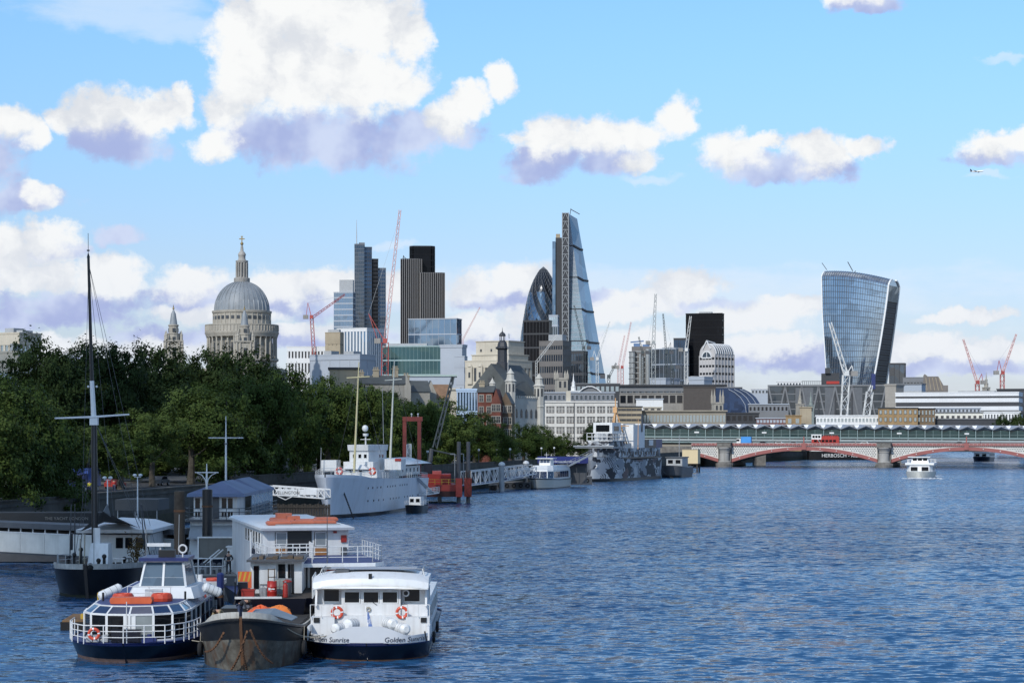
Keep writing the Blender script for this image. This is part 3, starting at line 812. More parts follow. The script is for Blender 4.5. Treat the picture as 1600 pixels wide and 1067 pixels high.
# ---- cathedral
def cathedral():
    Y = 1235.0; s = Y/F; xc = 378
    t = thing('cathedral_dome', 'grey domed cathedral with colonnaded drum, stone lantern and golden cross above the trees', 'cathedral', (PX(xc,Y), Y, GZ), 0)
    def z(py): return PZ(py,Y)-GZ
    def r(px): return px*s
    b = MB(); b.lathe([(r(54),0),(r(54),z(566)),(r(57),z(564)),(r(57),z(561)),(r(47),z(561)),(r(47),z(525))], 48); b.build('drum', stone, t, smooth=True)
    cm = MB(); cm.lathe([(0.75,0),(0.75,0.6),(0.58,0.9),(0.5,z(527)-z(561)-0.9),(0.75,z(527)-z(561)-0.4),(0.8,z(527)-z(561))], 8); me = cm.mesh('column', stone)
    for i in range(32):
        a = 2*pi*(i+0.5)/32
        link('column', me, t, (r(53.2)*cos(a), r(53.2)*sin(a), z(561)))
    nb = MB()
    for i in range(8):
        a = 2*pi*(i+0.25)/8
        nb.box(r(45)*cos(a)-1.2, r(45)*cos(a)+1.2, r(45)*sin(a)-1.2, r(45)*sin(a)+1.2, z(561), z(527)) if False else None
    for i in range(32):
        a = 2*pi*i/32
        if i % 4 == 0: continue
        p = Vector((cos(a), sin(a), 0)); q = Vector((-sin(a), cos(a), 0))
        c = p*r(47.1)
        nb.extrude([c-q*0.55+Vector((0,0,z(556))), c+q*0.55+Vector((0,0,z(556))), c+q*0.55+Vector((0,0,z(536))), c-q*0.55+Vector((0,0,z(536)))], p*0.12)
    nb.build('drum_windows', dark_glass, t, kind='stuff')
    b = MB(); b.lathe([(r(46),z(527)),(r(55.5),z(527)),(r(56.5),z(523.5)),(r(57.5),z(522)),(r(57.5),z(519)),(r(56.5),z(518.5)),(r(56.5),z(510)),(r(57.2),z(509.5)),(r(57.2),z(508)),(r(44.5),z(508))], 48); b.build('entablature', stone, t, smooth=True)
    bl = MB()
    for i in range(64):
        a = 2*pi*i/64; bl.bar((r(56.7)*cos(a),r(56.7)*sin(a),z(518)), (r(56.7)*cos(a),r(56.7)*sin(a),z(510)), 0.5)
    bl.build('balustrade', stone, t, kind='stuff')
    b = MB(); b.lathe([(r(44.5),z(509)),(r(44.5),z(491)),(r(46),z(490)),(r(46.5),z(488)),(r(46.5),z(486.5)),(r(43),z(486))], 48); b.build('attic', stone, t, smooth=True)
    wm = MB(); wm.box(-0.9,0.9,-0.25,0.25,0,1.9); wme = wm.mesh('window', dark_glass)
    pm = MB(); pm.box(-0.3,0.3,-0.25,0.3,0,z(491)-z(508)); pme = pm.mesh('pilaster', stone)
    for i in range(32):
        a = 2*pi*i/32
        o = link('window', wme, t, (r(44.5)*cos(a), r(44.5)*sin(a), z(500))); o.rotation_euler = (0,0,a-pi/2)
        a += pi/32
        o = link('pilaster', pme, t, (r(44.6)*cos(a), r(44.6)*sin(a), z(508))); o.rotation_euler = (0,0,a-pi/2)
    n = 20; prof = []
    for i in range(n+1):
        u = i/n; rr = 42.5*cos(u*pi/2*0.865)**0.93; prof.append((r(rr), z(486)+ (z(441)-z(486))*sin(u*pi/2*0.865)/sin(pi/2*0.865)))
    b = MB(); b.lathe(prof, 64); b.build('dome', lead, t, smooth=True)
    ribs = MB()
    for i in range(32):
        a = 2*pi*i/32
        for (r0,z0),(r1,z1) in zip(prof[:-1], prof[1:]): ribs.bar((r0*cos(a),r0*sin(a),z0), (r1*cos(a),r1*sin(a),z1), 0.62, 0.5)
    ribs.build('dome_ribs', lead, t, kind='stuff')
    b = MB(); b.lathe([(r(11),z(443)),(r(12.5),z(441)),(r(12.5),z(435)),(r(12),z(434.5)),(r(9),z(434.5)),(r(7),z(432)),(r(7),z(412)),(r(9),z(411)),(r(9.8),z(409)),(r(9.8),z(407.5)),(r(7),z(407)),(r(5.5),z(405)),(r(5.5),z(400)),(r(6.2),z(399)),(r(6),z(397)),(r(4.5),z(394.5)),(r(2.6),z(392.5)),(r(2.0),z(386)),(r(1.2),z(383))], 24); b.build('lantern', stone_grey, t, smooth=True)
    cc = MB()
    for i in range(12):
        a = 2*pi*i/12; cc.tube((r(8.6)*cos(a),r(8.6)*sin(a),z(434.5)), (r(8.6)*cos(a),r(8.6)*sin(a),z(411)), 0.5, None, 6)
    cc.build('lantern_columns', stone_grey, t, kind='stuff')
    g = MB(); g.ball((0,0,z(381)), 0.95, 8); g.box(-0.28,0.28,-0.28,0.28,z(379),z(369)); g.box(-1.55,1.55,-0.27,0.27,z(374.2),z(372.6)); g.box(-0.6,0.6,-0.3,0.3,z(370.3),z(369.3)); g.build('cross', mat('gilded', (0.30,0.22,0.09), 0.45, metal=0.6), t)
    b = MB(); b.box(-r(75), r(60), 6, 40, 0, z(575)); b.build('nave', stone, t)
cathedral()
def west_tower(label, xc, ytip, ybase, Y, k=1.0):
    s = Y/F
    t = thing('bell_tower', label, 'tower', (PX(xc,Y), Y, GZ), R(14))
    def z(d): return PZ(ytip+d*k, Y)-GZ
    def r(p): return p*s*k
    b = MB(); b.lathe([(r(14),0),(r(14),z(88)),(r(15),z(86)),(r(15),z(84)),(r(12.5),z(84)),(r(12.5),z(58))], sq=True); b.build('belfry', stone, t)
    cm = MB(); cm.tube((0,0,0), (0,0,z(58)-z(84)), 0.55, 0.48, 7); me = cm.mesh('column', stone)
    for sx in (-1,1):
        for sy in (-1,1):
            for q in (0.62, 1.0):
                link('column', me, t, (sx*r(13.2)*q, sy*r(13.2), z(84)))
                if q < 1: link('column', me, t, (sx*r(13.2), sy*r(13.2)*q, z(84)))
    op = MB()
    for (dx, dy) in ((0,-1),(1,0),(-1,0),(0,1)):
        c = Vector((dx*r(12.5), dy*r(12.5), 0)); q = Vector((-dy, dx, 0))
        op.extrude([c-q*1.0+Vector((0,0,z(80))), c+q*1.0+Vector((0,0,z(80))), c+q*1.0+Vector((0,0,z(66))), c-q*1.0+Vector((0,0,z(66)))], Vector((dx,dy,0))*0.15)
        c = Vector((dx*r(7.6), dy*r(7.6), 0))
        for (za, zb_) in ((55,49.5),(42,36)): op.extrude([c-q*0.8+Vector((0,0,z(za))), c+q*0.8+Vector((0,0,z(za))), c+q*0.8+Vector((0,0,z(zb_))), c-q*0.8+Vector((0,0,z(zb_)))], Vector((dx,dy,0))*(0.6 if za == 55 else 0.15))
    op.build('openings', dark_glass, t)
    b = MB(); b.lathe([(r(13.8),z(58)),(r(14.6),z(56.5)),(r(14.6),z(55)),(r(9),z(55))], sq=True)
    b.lathe([(r(9),z(55)),(r(9),z(46)),(r(10),z(45)),(r(10),z(44)),(r(7.4),z(44)),(r(7.4),z(33)),(r(8.4),z(32)),(r(8.2),z(30.5)),(r(6),z(30))], 12); b.build('tiers', stone, t)
    for sx in (-1,1):
        for sy in (-1,1):
            p = MB(); p.lathe([(0.75,0),(0.7,2.6),(0.9,2.9),(0.5,3.5),(0.2,5),(0.05,5.6)], 8); p.build('finial', stone, t, loc=(sx*r(11.5), sy*r(11.5), z(55)))
    b = MB(); b.lathe([(r(6.2),z(30)),(r(5.4),z(25)),(r(4.4),z(18)),(r(3.6),z(13)),(r(2.2),z(10)),(r(1.3),z(8)),(r(1.0),z(6))], 12); b.build('cap', lead, t, smooth=True)
    b = MB(); b.ball((0,0,z(5)), r(1.6), 6); b.tube((0,0,z(4)), (0,0,z(-1)), 0.35, 0.08, 5); b.build('pineapple', mat('gilded', (0.3,0.22,0.09)), t)
west_tower('baroque stone bell tower standing alone left of the dome', 271, 477, 600, 1180)
west_tower('baroque stone bell tower directly in front of the dome', 382, 478, 600, 1175)

# ---- buildings round the wedge and bullet towers
office('dark_slab', 'dark blank fronted office slab before the bullet shaped tower', 818, 858, 862, 500, 1900, f_dark, g_ink, 9, 8, band=0.12, pier=0.1, theta=12)
office('brown_office', 'brown grey office block with rows of lit windows below the latticed tower', 843, 879, 892, 532, 1700, f_brown, g_slate, 9, 10, band=0.45, pier=0.3, theta=24, plant=[(0.3,0.9,5)])
office('teal_lift_block', 'narrow greenish glazed block against the lattice tower foot', 858, 871, 873, 492, 1950, f_pale, g_pale, 12, 4, band=0.2, pier=0.2, theta=10)
office('scaffolded_block', 'dark unfinished block at the foot of the glass wedge', 884, 912, 918, 548, 1850, f_dark, g_slate, 8, 7, band=0.25, pier=0.2, theta=14)
# the black tower, the silver box, the arched building
office('black_tower', 'black glass slab tower behind the arched striped building', 1072, 1128, 1131, 489, 2000, f_black, g_ink, 18, 12, band=0.12, pier=0.08, theta=8, plant=[(0.35,0.7,1.5)])
office('blue_low_tower', 'short dark blue glass block against the left of the black tower', 1053, 1074, 1076, 528, 1990, f_dark, g_deep, 8, 6, band=0.15, pier=0.1, theta=8)
office('silver_box', 'large silver blue box building right of the pipe clad office', 1018, 1056, 1076, 544, 1850, f_pale, g_slate, 6, 6, band=0.06, pier=0.05, theta=32, plant=[(0.3,0.8,1.2)])
office('silver_annex', 'low silver grey box at the foot of the larger silver building', 1016, 1040, 1062, 590, 1700, f_pale, f_pale, 2, 3, band=0.05, pier=0.04, theta=32)
def pipe_building():
    Y = 1900.0; s = Y/F; xc = 999
    t = thing('pipe_clad_office', 'steel office wrapped in round stair towers and pipes beneath the tallest grey crane', 'building', (PX(xc,Y), Y, GZ), -0.06)
    H = PZ(541,Y)-GZ
    b = MB(); b.box((987-xc)*s, (1018-xc)*s, 6, 40, 0, H); b.build('core', f_brown, t)
    silver = mat('stainless', (0.5,0.5,0.48), 0.35, metal=0.7)
    for (px, w, py) in ((988,5,550),(1000,2.2,553),(1004,2.0,556),(1012,4,545)):
        c = MB(); c.tube(((px-xc)*s,4,0), ((px-xc)*s,4,PZ(py,Y)-GZ), w*s, None, 12); c.build('stair_tower', silver, t)
    f = MB()
    for i in range(18):
        z = i*H/18
        f.torus(((988-xc)*s,4,z), 5.2*s, 0.5, 'z', 12, 4); f.box((993-xc)*s, (1018-xc)*s, 5.5, 6.2, z, z+0.9)
    f.build('floor_rings', silver, t, kind='stuff')
    p = MB(); p.box((990-xc)*s, (1000-xc)*s, 8, 20, H, H+3); p.box((1004-xc)*s, (1015-xc)*s, 8, 20, H, H+2); p.bar((-8,8,H+4), (4,8,H+5), 1.2); p.build('roof_crane', mat('blue_steel', (0.12,0.2,0.36)), t)
pipe_building()
def arched_building():
    Y = 1700.0; s = Y/F; xc = 1117
    t = thing('arched_building', 'pale striped office with barrel vaulted top and glazed arches', 'building', (PX(xc,Y), Y, GZ), -atan((xc-800)/F)-R(38))
    st = mat('pale_granite', (0.46,0.45,0.45), 0.7, var=0.06, scale=0.1)
    c = cos(R(38)); sn = sin(R(38))
    wl = (xc-1093)*s/c; d = (1147-xc)*s/sn; Hs = PZ(553,Y)-GZ
    def arch(w, x0, base, n=12): return [(x0-w/2+w/2-w/2*cos(pi*i/n), base+w/2*1.05*sin(pi*i/n)) for i in range(n+1)]
    cx = -wl/2
    prof = [(-wl,0)]+arch(wl, cx, Hs)+[(0,0)]
    b = MB(); b.extrude([(x,0,z) for x, z in prof], (0,d,0)); b.build('vaulted_body', st, t)
    bands = MB(); nf = 12
    for i in range(nf):
        z0 = i*Hs/nf+1.6; bands.box(-wl-0.06, 0.06, -0.06, d+0.06, z0, z0+1.9)
    bands.build('window_strips', g_black, t, kind='stuff')
    pr = MB()
    for i in range(7): pr.box(0.0, 0.35, d*i/6-0.45 if i else 0, d*i/6+0.45, 0, Hs)
    for i in range(6): pr.box(-wl*i/5-0.35, -wl*i/5+0.35, -0.3, 0, 0, Hs-1)
    pr.build('piers', st, t, kind='stuff')
    # ribs over the vault with dark glazing between
    gl = MB(); a = arch(wl+0.3, cx, Hs)
    gl.loft([[(x,y,z+0.1) for x, z in a] for y in (2.0, d-1)], closed=False, caps=False); gl.build('vault_glazing', g_slate, t)
    rb = MB()
    for i in range(9):
        y = 1.5+(d-2.5)*i/8
        for (x0,z0),(x1,z1) in zip(a[:-1], a[1:]): rb.bar((x0,y,z0+0.1), (x1,y,z1+0.1), 1.0, 0.7)
    rb.build('vault_ribs', f_white, t)
    w2 = wl*0.62; ar = arch(w2, cx, Hs-3)
    g = MB(); g.extrude([(x,-0.35,z) for x, z in [(cx-w2/2,Hs-3)]+ar], (0,0.3,0)); g.build('arch_window', g_slate, t)
    m = MB()
    for (x0,z0),(x1,z1) in zip(ar[:-1], ar[1:]): m.bar((x0,-0.5,z0), (x1,-0.5,z1), 0.9)
    m.bar((cx-w2/2,-0.5,Hs-3), (cx+w2/2,-0.5,Hs-3), 0.9); m.bar((cx,-0.5,Hs-3), (cx,-0.5,Hs-3+w2/2), 0.5)
    m.build('arch_frame', f_white, t)
    p = MB(); zt = Hs+wl/2*1.05
    p.bar((cx-4,-0.6,zt-4), (cx,-0.6,zt+2.6), 0.8); p.bar((cx,-0.6,zt+2.6), (cx+4,-0.6,zt-4), 0.8); p.bar((cx,-0.6,zt+2.6), (cx,d*0.4,zt+1.0), 0.8)
    p.build('gable_frame', f_white, t)
    # small front wing with its own arch
    Hw = PZ(588,Y)-GZ; ww = (1122-1086)*s*0.72
    b = MB(); x0 = -wl-ww*0.1; pr_ = arch(ww, x0, Hw-ww/2); b.extrude([(x0-ww/2,-9,0)]+[(x,-9,z) for x, z in pr_]+[(x0+ww/2,-9,0)], (0,9.5,0)); b.build('front_wing', st, t)
    g = MB(); ar = arch(ww*0.6, x0, Hw-ww/2-1); g.extrude([(x,-9.3,z) for x, z in ar], (0,0.3,0)); g.build('wing_window', g_slate, t)
arched_building()
office('grey_cube', 'plain grey cube building before the arched block', 1076, 1100, 1113, 588, 1500, f_pale, f_pale, 1, 0, band=0.05, theta=28)
def blue_dome():
    Y = 1250.0; s = Y/F; xc = 1142
    t = thing('ribbed_glass_hall', 'low curved dark blue glass hall with white ribs', 'building', (PX(xc,Y), Y, GZ), -0.1)
    def z(py): return PZ(py,Y)-GZ
    prof = [(1108,606),(1130,606),(1150,606),(1162,608),(1172,613),(1181,621),(1188,632),(1190,645)]
    rings = [[((px-xc)*s, y, z(py)) for px, py in prof] for y in (0, 24)]
    b = MB(); b.loft(rings, closed=False, caps=False); b.extrude([((px-xc)*s,0,z(py)) for px, py in [(1108,660)]+prof+[(1190,660)]], (0,24,0)); b.build('glass_shell', glass('navy_glass', (0.035,0.07,0.16), 0.1, 0.7, 0.02, 0.2), t)
    for k in range(3):
        rb = MB(); o = k*0.02
        pts = [Vector(((px-6-k*9*(1 if px < 1165 else 1)-xc)*s, -0.5+0.0*k, z(py))) for px, py in prof[3:]]
        for a, b2 in zip(pts[:-1], pts[1:]): rb.bar(a, b2, 0.28)
        rb.build('rib', f_pale, t)
    r2 = MB(); r2.box((1108-xc)*s, (1160-xc)*s, -0.4, 24, z(606), z(604.5)); r2.build('roof_edge', f_grey, t)
blue_dome()

# ---- office terraces along the middle
def slab(name, label, x0, x1, ytop, ybot, Y, m, roofm=None, nw=0, wm=None, rows=1, depth=14, theta=0, wfrac=0.6, hfrac=0.5, overhang=0.0, cat='building', group=None):
    """long low building: wall, oversailing roof slab, and real windows set in rows"""
    s = Y/F; xc = x1
    t = thing(name, label, cat, (PX(xc,Y), Y, GZ), -atan((xc-800)/F)+R(theta), group)
    w = (x1-x0)*s; H = PZ(ytop,Y)-GZ; zb = max(0, PZ(ybot,Y)-GZ)
    b = MB(); b.box(-w, 0, 0, depth, 0, H); b.build('wall', m, t)
    b = MB(); o = 0.4+overhang; b.box(-w-o, o, -o, depth+o, H, H+0.5+overhang*0.4); b.build('roof', roofm or m, t)
    if nw:
        rh = (H-zb)/rows; ww = w/nw*wfrac; hh = rh*hfrac
        fr = MB(); fr.box(-ww/2-0.08, ww/2+0.08, -0.12, 0.05, -hh/2-0.08, hh/2+0.08, 0); fr.box(-ww/2, ww/2, -0.10, 0.05, -hh/2, hh/2, 1)
        # frame with a recessed pane
        q = MB()
        for (a0,a1,c0,c1) in ((-ww/2-0.12,-ww/2,-hh/2,hh/2),(ww/2,ww/2+0.12,-hh/2,hh/2),(-ww/2-0.12,ww/2+0.12,-hh/2-0.14,-hh/2),(-ww/2-0.12,ww/2+0.12,hh/2,hh/2+0.12)): q.box(a0,a1,-0.16,0.05,c0,c1,0)
        q.box(-ww/2, ww/2, -0.05, 0.02, -hh/2, hh/2, 1)
        me = q.mesh('window', [roofm or m, wm or dark_glass])
        big = w/nw*F/Y >= 4
        if big:
            for j in range(rows):
                for i in range(nw): link('window', me, t, (-w+w*(i+0.5)/nw, 0, zb+rh*(j+0.5)))
        else:
            jn = MB()
            for j in range(rows):
                for i in range(nw):
                    for vtx in (0,): jn.box(-w+w*(i+0.5)/nw-ww/2, -w+w*(i+0.5)/nw+ww/2, -0.06, 0.05, zb+rh*(j+0.5)-hh/2, zb+rh*(j+0.5)+hh/2)
            jn.build('windows', wm or dark_glass, t, kind='stuff')
    return t, w, H
slab('flat_roofed_gallery', 'long low building with oversailing flat roof and square columns', 960, 1132, 603, 640, 1300, f_grey, f_dark, 18, g_slate, 1, 20, 0, 0.8, 0.55, 1.2)
slab('gallery_base', 'long grey colonnaded block with dark openings under the flat roofed gallery', 968, 1112, 615, 632, 1240, concrete, concrete, 13, g_black, 1, 14, 0, 0.78, 0.7)
slab('dark_roofed_block', 'dark brown block with sloped roof right of the gallery', 1068, 1118, 605, 618, 1220, mat('dark_brown', (0.07,0.06,0.055), 0.7), None)
slab('curved_roof_hall', 'low hall with pale curved roof before the gallery', 994, 1036, 624, 632, 1120, f_white, f_pale, 0)
slab('brown_flat_block', 'wide brown concrete block with a ribbed cornice behind the station roof', 1000, 1134, 643, 665, 1040, mat('brown_concrete', (0.30,0.27,0.22), 0.85, var=0.12, scale=0.1), None, 26, g_pale, 1, 14, 0, 0.7, 0.5, 0.5)
slab('stepped_tan_block', 'tan stepped terrace block left of the station roof', 962, 1003, 636, 660, 1030, f_tan, f_dark, 5, dark_glass, 3, 14, 0, 0.85, 0.3)
slab('small_cream_hut', 'small cream rooftop building over the brown block', 1005, 1034, 637, 642, 1100, f_cream, None, 3, dark_glass, 1, 6)
slab('red_terrace', 'red brick terrace with pale blue roof right of the brown block', 1182, 1228, 654, 662, 1050, brick_red, f_pale, 9, f_pale, 1, 10)
slab('dark_terrace', 'dark flat terrace roof between the brown block and red terrace', 1134, 1186, 646, 660, 1070, f_dark, None, 6, g_black, 1, 12)
slab('tan_windowed_house', 'tan brick house with two paned windows by the church spires', 1228, 1252, 650, 665, 1045, brick_tan, None, 2, g_pale, 1, 10, 0, 0.45, 0.5)
slab('brown_tower_block', 'brown stone stub tower behind the station roof', 1250, 1268, 637, 665, 1060, f_tan, None, 0)
slab('white_terrace', 'low white glazed terrace roof behind the station', 1276, 1374, 650, 662, 1030, white, white_clean, 18, g_pale, 1, 8, 0, 0.6, 0.45)
slab('grey_flat_roofs', 'jumble of grey low roofs left of the braced building', 1170, 1232, 632, 645, 1150, f_grey, f_pale, 10, g_black, 1, 16)
slab('pale_roof_hall', 'pale long roof left of the braced building', 1174, 1206, 608, 616, 1500, f_pale, f_white, 6, g_slate, 1, 16)
slab('white_plant_block', 'white stepped roof block at the left end of the braced building', 1214, 1252, 596, 605, 1420, f_white, None, 8, g_slate, 1, 12)
def braced_building():
    Y = 1380.0; s = Y/F; xc = 1384
    t = thing('braced_building', 'dark glass building with big diagonal steel braces below the bulging skyscraper', 'building', (PX(xc,Y), Y, GZ), -atan((xc-800)/F))
    w = (1384-1202)*s; H = PZ(603,Y)-GZ
    b = MB(); b.box(-w, 0, 0, 40, 0, H); b.build('glazing', glass('braced_glass', (0.07,0.09,0.11), 0.12, 0.6, 0.02, 0.2), t)
    b = MB(); b.box(-w-0.6, 0.4, -0.6, 40, H, H+1.0); b.build('roof', f_grey, t)
    f = MB()
    for i in range(1, 8): f.box(-w, 0, -0.15, 0.3, H*i/8-0.3, H*i/8+0.3)
    f.build('floor_edges', f_grey, t, kind='stuff')
    for i in range(7):
        x0 = -w+w*i/7; x1 = -w+w*(i+1)/7; xm = (x0+x1)/2
        for (a, b_) in (((x0,-0.6,H),(xm,-0.6,H*0.35)), ((xm,-0.6,H*0.35),(x1,-0.6,H))):
            q = MB(); q.bar(a, b_, 1.0, 1.0); q.build('brace', f_grey, t)
        q = MB(); q.box(x0-0.5, x0+0.5, -0.7, 0.2, 0, H); q.build('column', f_dark, t)
    for (a, c) in ((1244,1272),(1290,1306),(1330,1348)):
        q = MB(); q.box((a-xc)*s, (c-xc)*s, -0.5, 0.3, 0, H-1); q.build('grey_panel', mat('panel_slate', (0.11,0.12,0.135), 0.6), t)
    q = MB(); q.box((1284-xc)*s, (1312-xc)*s, 4, 20, H+1, H+8.5); q.box((1290-xc)*s, (1298-xc)*s, 2, 20, H+8.5, H+12); q.build('roof_block', f_dark, t)
    q = MB(); q.box((1292-xc)*s, (1312-xc)*s, 3.6, 4.1, H+1.6, H+3.4); q.build('red_screen', red, t)
    q = MB(); q.box((1362-xc)*s, (1368-xc)*s, -1, 3, H-2, H+8); q.build('blue_hoist', blue, t)
    q = MB()
    for k in range(11): q.tube(((1255+k*3-xc)*s,1,H+1), ((1255+k*3-xc)*s,1,H+3.4), 0.15)
    q.bar(((1254-xc)*s,1,H+3.4), ((1287-xc)*s,1,H+3.4), 0.25); q.build('roof_rail', f_dark, t)
braced_building()
office('curved_dark_block', 'dark block with concave white edged top right of the bulging skyscraper', 1390, 1413, 1415, 567, 1900, f_dark, g_slate, 1, 3, band=0.02, pier=0.12, theta=6)
office('grey_mansard_office', 'grey office with mansard roof behind the blank grey box', 1412, 1443, 1446, 589, 1600, f_grey, g_slate, 4, 6, band=0.3, pier=0.3, theta=10)
office('blank_grey_box', 'blank pale grey box building left of the long white striped office', 1386, 1440, 1446, 599, 1300, f_grey, f_pale, 2, 0, band=0.03, theta=14)
office('blank_tan_box', 'blank tan grey slab right of the braced building', 1383, 1400, 1412, 600, 1250, mat('tan_grey', (0.33,0.31,0.28), 0.8), mat('tan_grey', (0.33,0.31,0.28), 0.8), 1, 0, band=0.03, theta=28)
def ziggurat():
    Y = 1500.0; s = Y/F; xc = 1462
    t = thing('stepped_stone_building', 'dark stepped stone building with sloping flanks above the long striped office', 'building', (PX(xc,Y), Y, GZ), -atan((xc-800)/F))
    def z(py): return PZ(py,Y)-GZ
    m = mat('dark_stone', (0.20,0.18,0.165), 0.85, var=0.2, scale=0.1)
    pts = [(1443,660),(1443,587),(1445,584),(1450,588),(1466,588),(1474,602),(1481,602),(1481,660)]
    b = MB(); b.extrude([((px-xc)*s,0,z(py)) for px, py in pts], (0,25,0)); b.build('wall', m, t)
    for i in range(5):
        q = MB(); q.bar(((1447+i*5-xc)*s,-0.2,z(590)), ((1449+i*5.8-xc)*s,-0.2,z(610)), 0.5); q.build('rib', f_tan, t)
ziggurat()
office('long_striped_office', 'long white office with three black window strips at right', 1402, 1591, 1594, 612, 1180, f_white, f_dark, 7, 0, band=0.50, pier=0, theta=4, depth=30, plant=[(0.05,0.2,1.0),(0.5,0.8,0.8)])
slab('dark_end_block', 'dark glass building running off the right edge behind the striped office', 1560, 1660, 608, 655, 1350, f_dark, f_dark, 30, g_slate, 3, 20)
t_, w_, H_ = slab('tan_warehouse', 'tan brick warehouse with white framed windows behind the station roof', 1373, 1434, 638, 661, 1000, brick_tan, f_dark, 8, g_pale, 2, 16, 0, 0.42, 0.5)
slab('tan_warehouse_wing', 'darker brick wing of the warehouse with narrow windows', 1434, 1461, 639, 661, 1002, mat('dark_brick', (0.20,0.14,0.085), 0.85, var=0.2), f_dark, 5, g_pale, 2, 16, 0, 0.4, 0.6)
slab('cream_terrace', 'cream terrace with grey mansard windows right of the brick warehouse', 1461, 1536, 645, 660, 1030, offwhite, f_grey, 9, dark_glass, 1, 10, 0, 0.45, 0.4)
slab('cream_mansard', 'pale grey mansard row above the cream terrace', 1462, 1532, 638, 645, 1036, f_pale, f_pale, 12, g_slate, 1, 8, 0, 0.5, 0.6)
slab('white_low_terrace', 'white colonnaded low block at the far right', 1530, 1594, 644, 660, 1060, white, None, 14, g_slate, 1, 8, 0, 0.45, 0.6)
slab('grey_shed_roofs', 'dark grey low sheds by the station at right', 1460, 1560, 655, 664, 1000, f_dark, f_grey, 0)

# ---- white hotel-like office behind the dazzle ship
def white_office():
    white = mat('office_white', (0.60,0.585,0.55), 0.7, var=0.08, scale=0.2, streak=0.2)
    Y = 800.0; s = Y/F; xc = 963
    t = thing('white_riverside_office', 'white office with four rows of dark paired windows behind the camouflaged ship', 'building', (PX(xc,Y), Y, GZ), -atan((xc-800)/F)+R(4))
    w = (963-852)*s; H = PZ(629,Y)-GZ; nf = 5; fh = (H-0.6)/nf; nb = 7
    b = MB(); b.box(-w, 0, 0.4, 22, 0, H); b.build('wall', mat('brown_infill', (0.16,0.11,0.09), 0.8, var=0.2), t)
    bm_ = MB(); bm_.box(-w-0.3, 0.3, -0.15, 0.7, -0.75, 0.55); me = bm_.mesh('floor_band', white)
    for i in range(nf+1): link('floor_band', me, t, (0,0,i*fh+(0.6 if i == 0 else 0)))
    pm = MB(); pm.box(-0.42, 0.42, -0.05, 0.75, 0.5, H-0.5); pe = pm.mesh('pier', white)
    for i in range(nb+1): link('pier', pe, t, (-w+w*i/nb, 0, 0))
    wm = MB()
    ww = w/nb/3*0.66
    wm.box(-ww/2, ww/2, 0.3, 0.45, 0, fh-1.5, 1)
    for (a, c, z0, z1) in ((-ww/2-0.12,-ww/2+0.05,0,fh-1.4),(ww/2-0.05,ww/2+0.12,0,fh-1.4),(-0.05,0.05,0,fh-1.4)): wm.box(a, c, 0.2, 0.42, z0, z1, 0)
    wm.box(-ww/2, ww/2, 0.22, 0.42, (fh-1.5)*0.55, (fh-1.5)*0.55+0.1, 0)
    we = wm.mesh('window', [white, dark_glass])
    for j in range(nf):
        for i in range(nb):
            for k in (-1,0,1): link('window', we, t, (-w+w*(i+0.5)/nb+k*w/nb/3.3, 0, j*fh+0.75))
    dp = MB(); dp.tube((-w*0.595,-0.35,1), (-w*0.595,-0.35,H+1), 0.14); dp.build('drainpipe', dgrey, t)
    c = MB(); c.box(-w-0.5, 0.5, -0.5, 22, H, H+0.6); c.build('cornice', white, t)
    tw = MB(); tw.box(-w*0.70, -w*0.64, 2, 6, H+0.6, H+4.5); tw.build('roof_tower', f_cream, t)
white_office()
office('grey_end_block', 'narrow blue grey block left of the white riverside office', 843, 852, 853, 634, 830, f_pale, f_pale, 1, 0, band=0.04, theta=4)
slab('grey_roof_behind', 'long grey roof with plant behind the white office', 850, 960, 614, 628, 950, f_grey, f_pale, 16, g_slate, 1, 14)
slab('plant_roofs', 'grey roof plant rooms below the wedge tower', 893, 968, 600, 615, 1150, f_dark, f_grey, 10, g_pale, 1, 14)
def barrel_roof():
    Y = 1050.0; s = Y/F; xc = 920
    t = thing('barrel_roof_hall', 'hall with a shallow curved blue glass roof below the wedge tower', 'building', (PX(xc,Y), Y, GZ), 0)
    a = [((px-xc)*s, PZ(620-16*sin(pi*(px-897)/49.0),Y)-GZ) for px in range(897, 947, 7)]
    b = MB(); b.extrude([(a[0][0],0,0)]+[(x,0,z) for x, z in a]+[(a[-1][0],0,0)], (0,20,0)); b.build('wall', f_grey, t)
    g = MB(); g.loft([[(x,y,z+0.15) for x, z in a] for y in (-0.6,20)], closed=False, caps=False); g.build('curved_roof', g_slate, t)
    r = MB()
    for (x0,z0),(x1,z1) in zip(a[:-1], a[1:]): r.bar((x0,-0.7,z0+0.2), (x1,-0.7,z1+0.2), 0.5)
    r.build('roof_edge', f_white, t)
barrel_roof()
